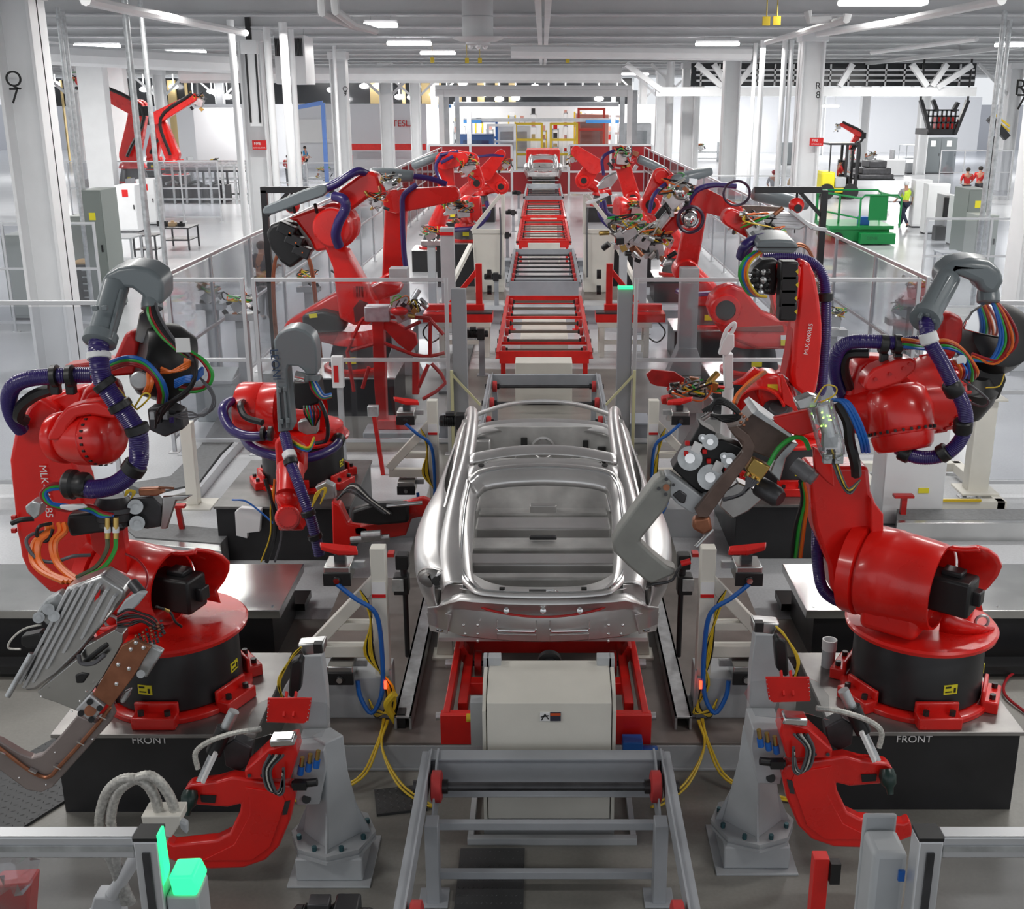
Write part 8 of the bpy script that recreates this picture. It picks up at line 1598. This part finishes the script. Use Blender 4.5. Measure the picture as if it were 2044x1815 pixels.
# red octagonal plate fixture left of the upright robot
t = thing('red_paddle_fixture', 'flat red octagonal plate on small red arms right of the car roof', 'fixture', (1.9, 13.2, 0))
ZP = Zm(1220, 720, 3.946, 13.0)
slab(t, ZP, [(275, 110), (320, 72), (500, 90), (590, 150), (615, 215), (560, 220), (360, 200), (310, 180)], 13.0, .04, REDW, 'octagonal_plate', bevel=.005)
for x in (450, 500): MB().bar(ZP(x, 210, 13.0), ZP(x + 60, 330, 12.9), .04, .04).build('arm', REDT, t)
cluster(t, ZP(620, 330, 12.8), 1.3, seed=61); cluster(t, ZP(700, 300, 12.9), 1.2, seed=62)
slab(t, ZP, [(400, 300), (520, 280), (600, 330), (580, 360), (400, 345)], 12.9, .15, REDT, 'block', bevel=.01); a = ZP(600, 400, 12.9); MB().bb((a.x - .1, 12.85, 0), (a.x + .1, 13.05, a.z + .3)).build('post', PGREY, t)
slab(t, ZP, [(650, 190), (720, 195), (900, 205), (890, 230), (720, 215)], 13.1, .06, REDT, 'arm')
t = thing('robot_controller_tag', 'white sign with red panel behind a clear bubble right of the tall hose hood', 'sign', (-2.5, 14.6, 0)); a = pY(660, 712, 14.6); b = pY(686, 775, 14.6)
MB().bb((a.x, 14.6, b.z), (b.x, 14.7, a.z)).build('plate', WHITE, t, bevel=.01); MB().bb((a.x + .03, 14.59, b.z + .08), (b.x - .06, 14.6, a.z - .12)).build('red_panel', RLAB, t); MB().bb((a.x + .05, 14.65, 0), (a.x + .12, 14.72, b.z)).build('post', PGREY, t)
# plastic bag and red item at the very bottom left behind the fence
t = thing('wrapped_red_part', 'red part under crumpled clear film in the bottom left corner', 'wrapped part', pH(25, 1860, .4)); rg = random.Random(5)
p0 = pY(0, 1705, 3.6); rows = [[pY(-30 + 17 * i, 1690 + 18 * j, 3.6) + Vector((0, rg.uniform(-.05, .05), rg.uniform(-.02, .02))) for i in range(7)] for j in range(6)]
MB().grid(rows).build('clear_film', glass('wrinkled_film', (.9, .88, .92), .5, .8, .1), t); MB().prism([pY(-20, 1770, 3.7), pY(60, 1765, 3.7), pY(50, 1900, 3.7), pY(-20, 1900, 3.7)], (0, .1, 0)).build('red_part', REDT, t, bevel=.01)
a = pY(20, 1900, 3.75); MB().bb((a.x - .2, 3.7, 0), (a.x + .2, 3.9, a.z)).build('support', DARK, t)
# =============== people in the hall
def person(label, loc, face, shirt, trousers, hair, pose='stand', hat=None, vest=None, ht=1.76, hatname='cap'):
    s = ht / 1.76; L = Vector(loc); c, sn = cos(face), sin(face)
    def W(x, y, z): return L + Vector((x * c - y * sn, x * sn + y * c, z)) * s if False else L + Vector(((x * c - y * sn) * s, (x * sn + y * c) * s, z * s))
    t = thing('person', label, 'person', loc)
    J = {'pelvis': (0, 0, .95, .15), 'waist': (0, 0, 1.12, .125), 'chest': (0, 0, 1.34, .155), 'neck': (0, .0, 1.50, .058), 'head': (0, -.015, 1.63, .095), 'top': (0, -.01, 1.70, .085)}
    if pose == 'walk': A = {'hl': (-.09, 0, .90, .095), 'kl': (-.10, -.20, .50, .062), 'al': (-.10, -.30, .09, .045), 'tl': (-.10, -.44, .05, .04), 'hr': (.09, 0, .90, .095), 'kr': (.10, .10, .50, .062), 'ar': (.10, .40, .16, .045), 'tr': (.10, .36, .04, .04), 'sl': (-.20, 0, 1.42, .06), 'el': (-.26, .14, 1.14, .045), 'wl': (-.26, .08, .90, .032), 'sr': (.20, 0, 1.42, .06), 'er': (.26, -.1, 1.14, .045), 'wr': (.25, -.28, .98, .032)}
    elif pose == 'sit': A = {'hl': (-.09, -.05, .93, .10), 'kl': (-.12, -.45, .92, .065), 'al': (-.12, -.48, .50, .045), 'tl': (-.12, -.62, .46, .04), 'hr': (.09, -.05, .93, .10), 'kr': (.12, -.45, .92, .065), 'ar': (.12, -.48, .50, .045), 'tr': (.12, -.62, .46, .04), 'sl': (-.20, 0, 1.42, .06), 'el': (-.25, -.12, 1.18, .045), 'wl': (-.18, -.38, 1.16, .032), 'sr': (.20, 0, 1.42, .06), 'er': (.25, -.12, 1.18, .045), 'wr': (.16, -.38, 1.18, .032)}
    else: A = {'hl': (-.09, 0, .90, .095), 'kl': (-.11, -.02, .50, .062), 'al': (-.11, .02, .09, .045), 'tl': (-.12, -.12, .04, .04), 'hr': (.09, 0, .90, .095), 'kr': (.11, -.02, .50, .062), 'ar': (.11, .02, .09, .045), 'tr': (.12, -.12, .04, .04), 'sl': (-.20, 0, 1.42, .06), 'el': (-.27, -.05, 1.15, .045), 'wl': (-.18, -.28, 1.22 if pose == 'reach' else 1.02, .032), 'sr': (.20, 0, 1.42, .06), 'er': (.27, -.05, 1.15, .045), 'wr': (.16, -.28, 1.40 if pose == 'reach' else 1.05, .032)}
    J.update(A)
    dz = 0
    for side in 'lr':
        w = J['w' + side]; J['h' + side + '2'] = (w[0], w[1] - .07, w[2] - .03, .03); J['f' + side] = (w[0], w[1] - .13, w[2] - .05, .018)
        for q in range(3): J['g%s%d' % (side, q)] = (w[0] + (q - 1) * .028, w[1] - .125, w[2] - .03, .011)
        J['u' + side] = (w[0] * .82, w[1] - .06, w[2] + .01, .012)
    ed = [('pelvis', 'waist'), ('waist', 'chest'), ('chest', 'neck'), ('neck', 'head'), ('head', 'top')]
    for q in 'lr': ed += [('pelvis', 'h' + q), ('h' + q, 'k' + q), ('k' + q, 'a' + q), ('a' + q, 't' + q), ('chest', 's' + q), ('s' + q, 'e' + q), ('e' + q, 'w' + q), ('w' + q, 'h' + q + '2'), ('h' + q + '2', 'f' + q), ('h' + q + '2', 'u' + q)] + [('h' + q + '2', 'g%s%d' % (q, k)) for k in range(3)]
    def skin(name, keys, edges, m, grow, cut=None):
        idx = {k: i for i, k in enumerate(keys)}
        me = bpy.data.meshes.new(name); me.from_pydata([W(*J[k][:3]) - L for k in keys], [(idx[a], idx[b]) for a, b in edges], [])
        o = bpy.data.objects.new(name, me); COL.objects.link(o); o.parent = t
        o.modifiers.new('skin', 'SKIN'); sv = me.skin_vertices[0].data
        for k in keys: r = (J[k][3] + grow) * s; sv[idx[k]].radius = (r, r * (.75 if k in ('chest', 'waist', 'pelvis') else 1)); sv[idx[k]].use_root = k == keys[0]
        sb = o.modifiers.new('sub', 'SUBSURF'); sb.levels = sb.render_levels = 1
        me.materials.append(m); return o
    keys = ['pelvis'] + [k for k in J if k != 'pelvis']
    b = skin('body', keys, ed, SKIN, 0)
    skin('shirt', ['chest', 'waist', 'pelvis', 'sl', 'el', 'sr', 'er'], [('chest', 'waist'), ('waist', 'pelvis'), ('chest', 'sl'), ('sl', 'el'), ('chest', 'sr'), ('sr', 'er')], shirt, .018)
    skin('trousers', ['pelvis', 'hl', 'kl', 'al', 'hr', 'kr', 'ar'], [('pelvis', 'hl'), ('hl', 'kl'), ('kl', 'al'), ('pelvis', 'hr'), ('hr', 'kr'), ('kr', 'ar')], trousers, .016)
    hd = W(*J['head'][:3]); f = Vector((sn, -c, 0)) ; r_ = Vector((c, sn, 0))
    MB().sphere(hd + Vector((0, 0, .035 * s)) - f * .012, .108 * s, 14, 9, (1, 1, .95)).build('hair' if not hat else hatname, hat or hair, t)
    if hat: MB().cyl(hd + Vector((0, 0, .05)) + f * .03, hd + Vector((0, 0, .06)) + f * .03, .125 * s).build('brim', hat, t)
    for k in (-1, 1): MB().sphere(hd + f * .088 * s + r_ * .032 * k * s + Vector((0, 0, .0)), .010 * s, 6, 4).build('eye', BLACK, t); MB().sphere(hd + r_ * .095 * k * s + Vector((0, 0, -.01)), .022 * s, 6, 4, (.6, .6, 1)).build('ear', SKIN, t)
    MB().sphere(hd + f * .098 * s + Vector((0, 0, -.025)), .014 * s, 6, 4).build('nose', SKIN, t); MB().box(hd + f * .09 * s + Vector((0, 0, -.055)), (.035, .012, .008)).build('mouth', mat('lips', (.35, .10, .09)), t)
    if vest:
        J2 = J; skin('vest', ['chest', 'waist', 'pelvis', 'sl', 'sr'], [('chest', 'waist'), ('waist', 'pelvis'), ('chest', 'sl'), ('chest', 'sr')], vest, .034)
    for q in 'lr': MB().sphere((W(*J['a' + q][:3]) + W(*J['t' + q][:3])) / 2 + Vector((0, 0, -.01)), .062 * s, 10, 6, (.8, 1.3, .75)).build('shoe', BLACK, t)
    return t
NAVY = mat('navy_cloth', (.02, .025, .05), .8); JEAN = mat('dark_trousers', (.03, .03, .035), .8)
RSH = mat('red_cloth', (.5, .02, .02), .8); TAN = mat('tan_cloth', (.55, .38, .22), .8); BSH = mat('blue_cloth', (.02, .22, .45), .8)
HIV = mat('yellow_vest', (.62, .85, .05), .6); HAIR = mat('dark_hair', (.02, .015, .012), .7); GSH = mat('grey_cloth', (.35, .35, .37), .8); MAR = mat('maroon_cap', (.22, .03, .04), .7)
def at_(x, y): p = pH(x, y, 0); return (p.x, p.y, 0)
person('person walking away in a yellow safety vest and white helmet', at_(1802, 454), radians(200), GSH, NAVY, HAIR, 'walk', WHITE, HIV, hatname='helmet')
person('person in tan shirt and maroon cap seen from behind by the right column', at_(1582, 424), pi, TAN, JEAN, HAIR, 'reach', MAR)
person('person in grey shirt and maroon cap left of the tan shirted one', at_(1541, 420), pi, GSH, JEAN, HAIR, 'stand', MAR)
Yf = gy(398); pd = pY(1676, 340, Yf + .7)
person('person in red shirt and black cap seated driving the yellow forklift', (pd.x, Yf + .7, pY(1676, 354, Yf).z - .93), radians(90), RSH, JEAN, HAIR, 'sit', BLACK)
person('person in bright blue shirt at the benches in the left distance', at_(611, 345), radians(80), BSH, JEAN, HAIR, 'stand')
person('person in red shirt beside the blue shirted one in the left distance', at_(603, 362), radians(60), RSH, JEAN, HAIR, 'reach')
person('person in red shirt at the far left rail near the blue shirted one', at_(578, 372), pi, RSH, JEAN, HAIR, 'stand')
person('person in dark grey shirt bending near the black left gallows frame', at_(532, 640), radians(150), mat('slate_cloth', (.09, .09, .11), .8), JEAN, HAIR, 'reach')
person('person in red shirt behind the clear screens at right', at_(1925, 412), radians(180), RSH, JEAN, HAIR, 'stand')
person('second person in red shirt behind the clear screens at right', at_(1950, 408), radians(160), RSH, JEAN, HAIR, 'reach')
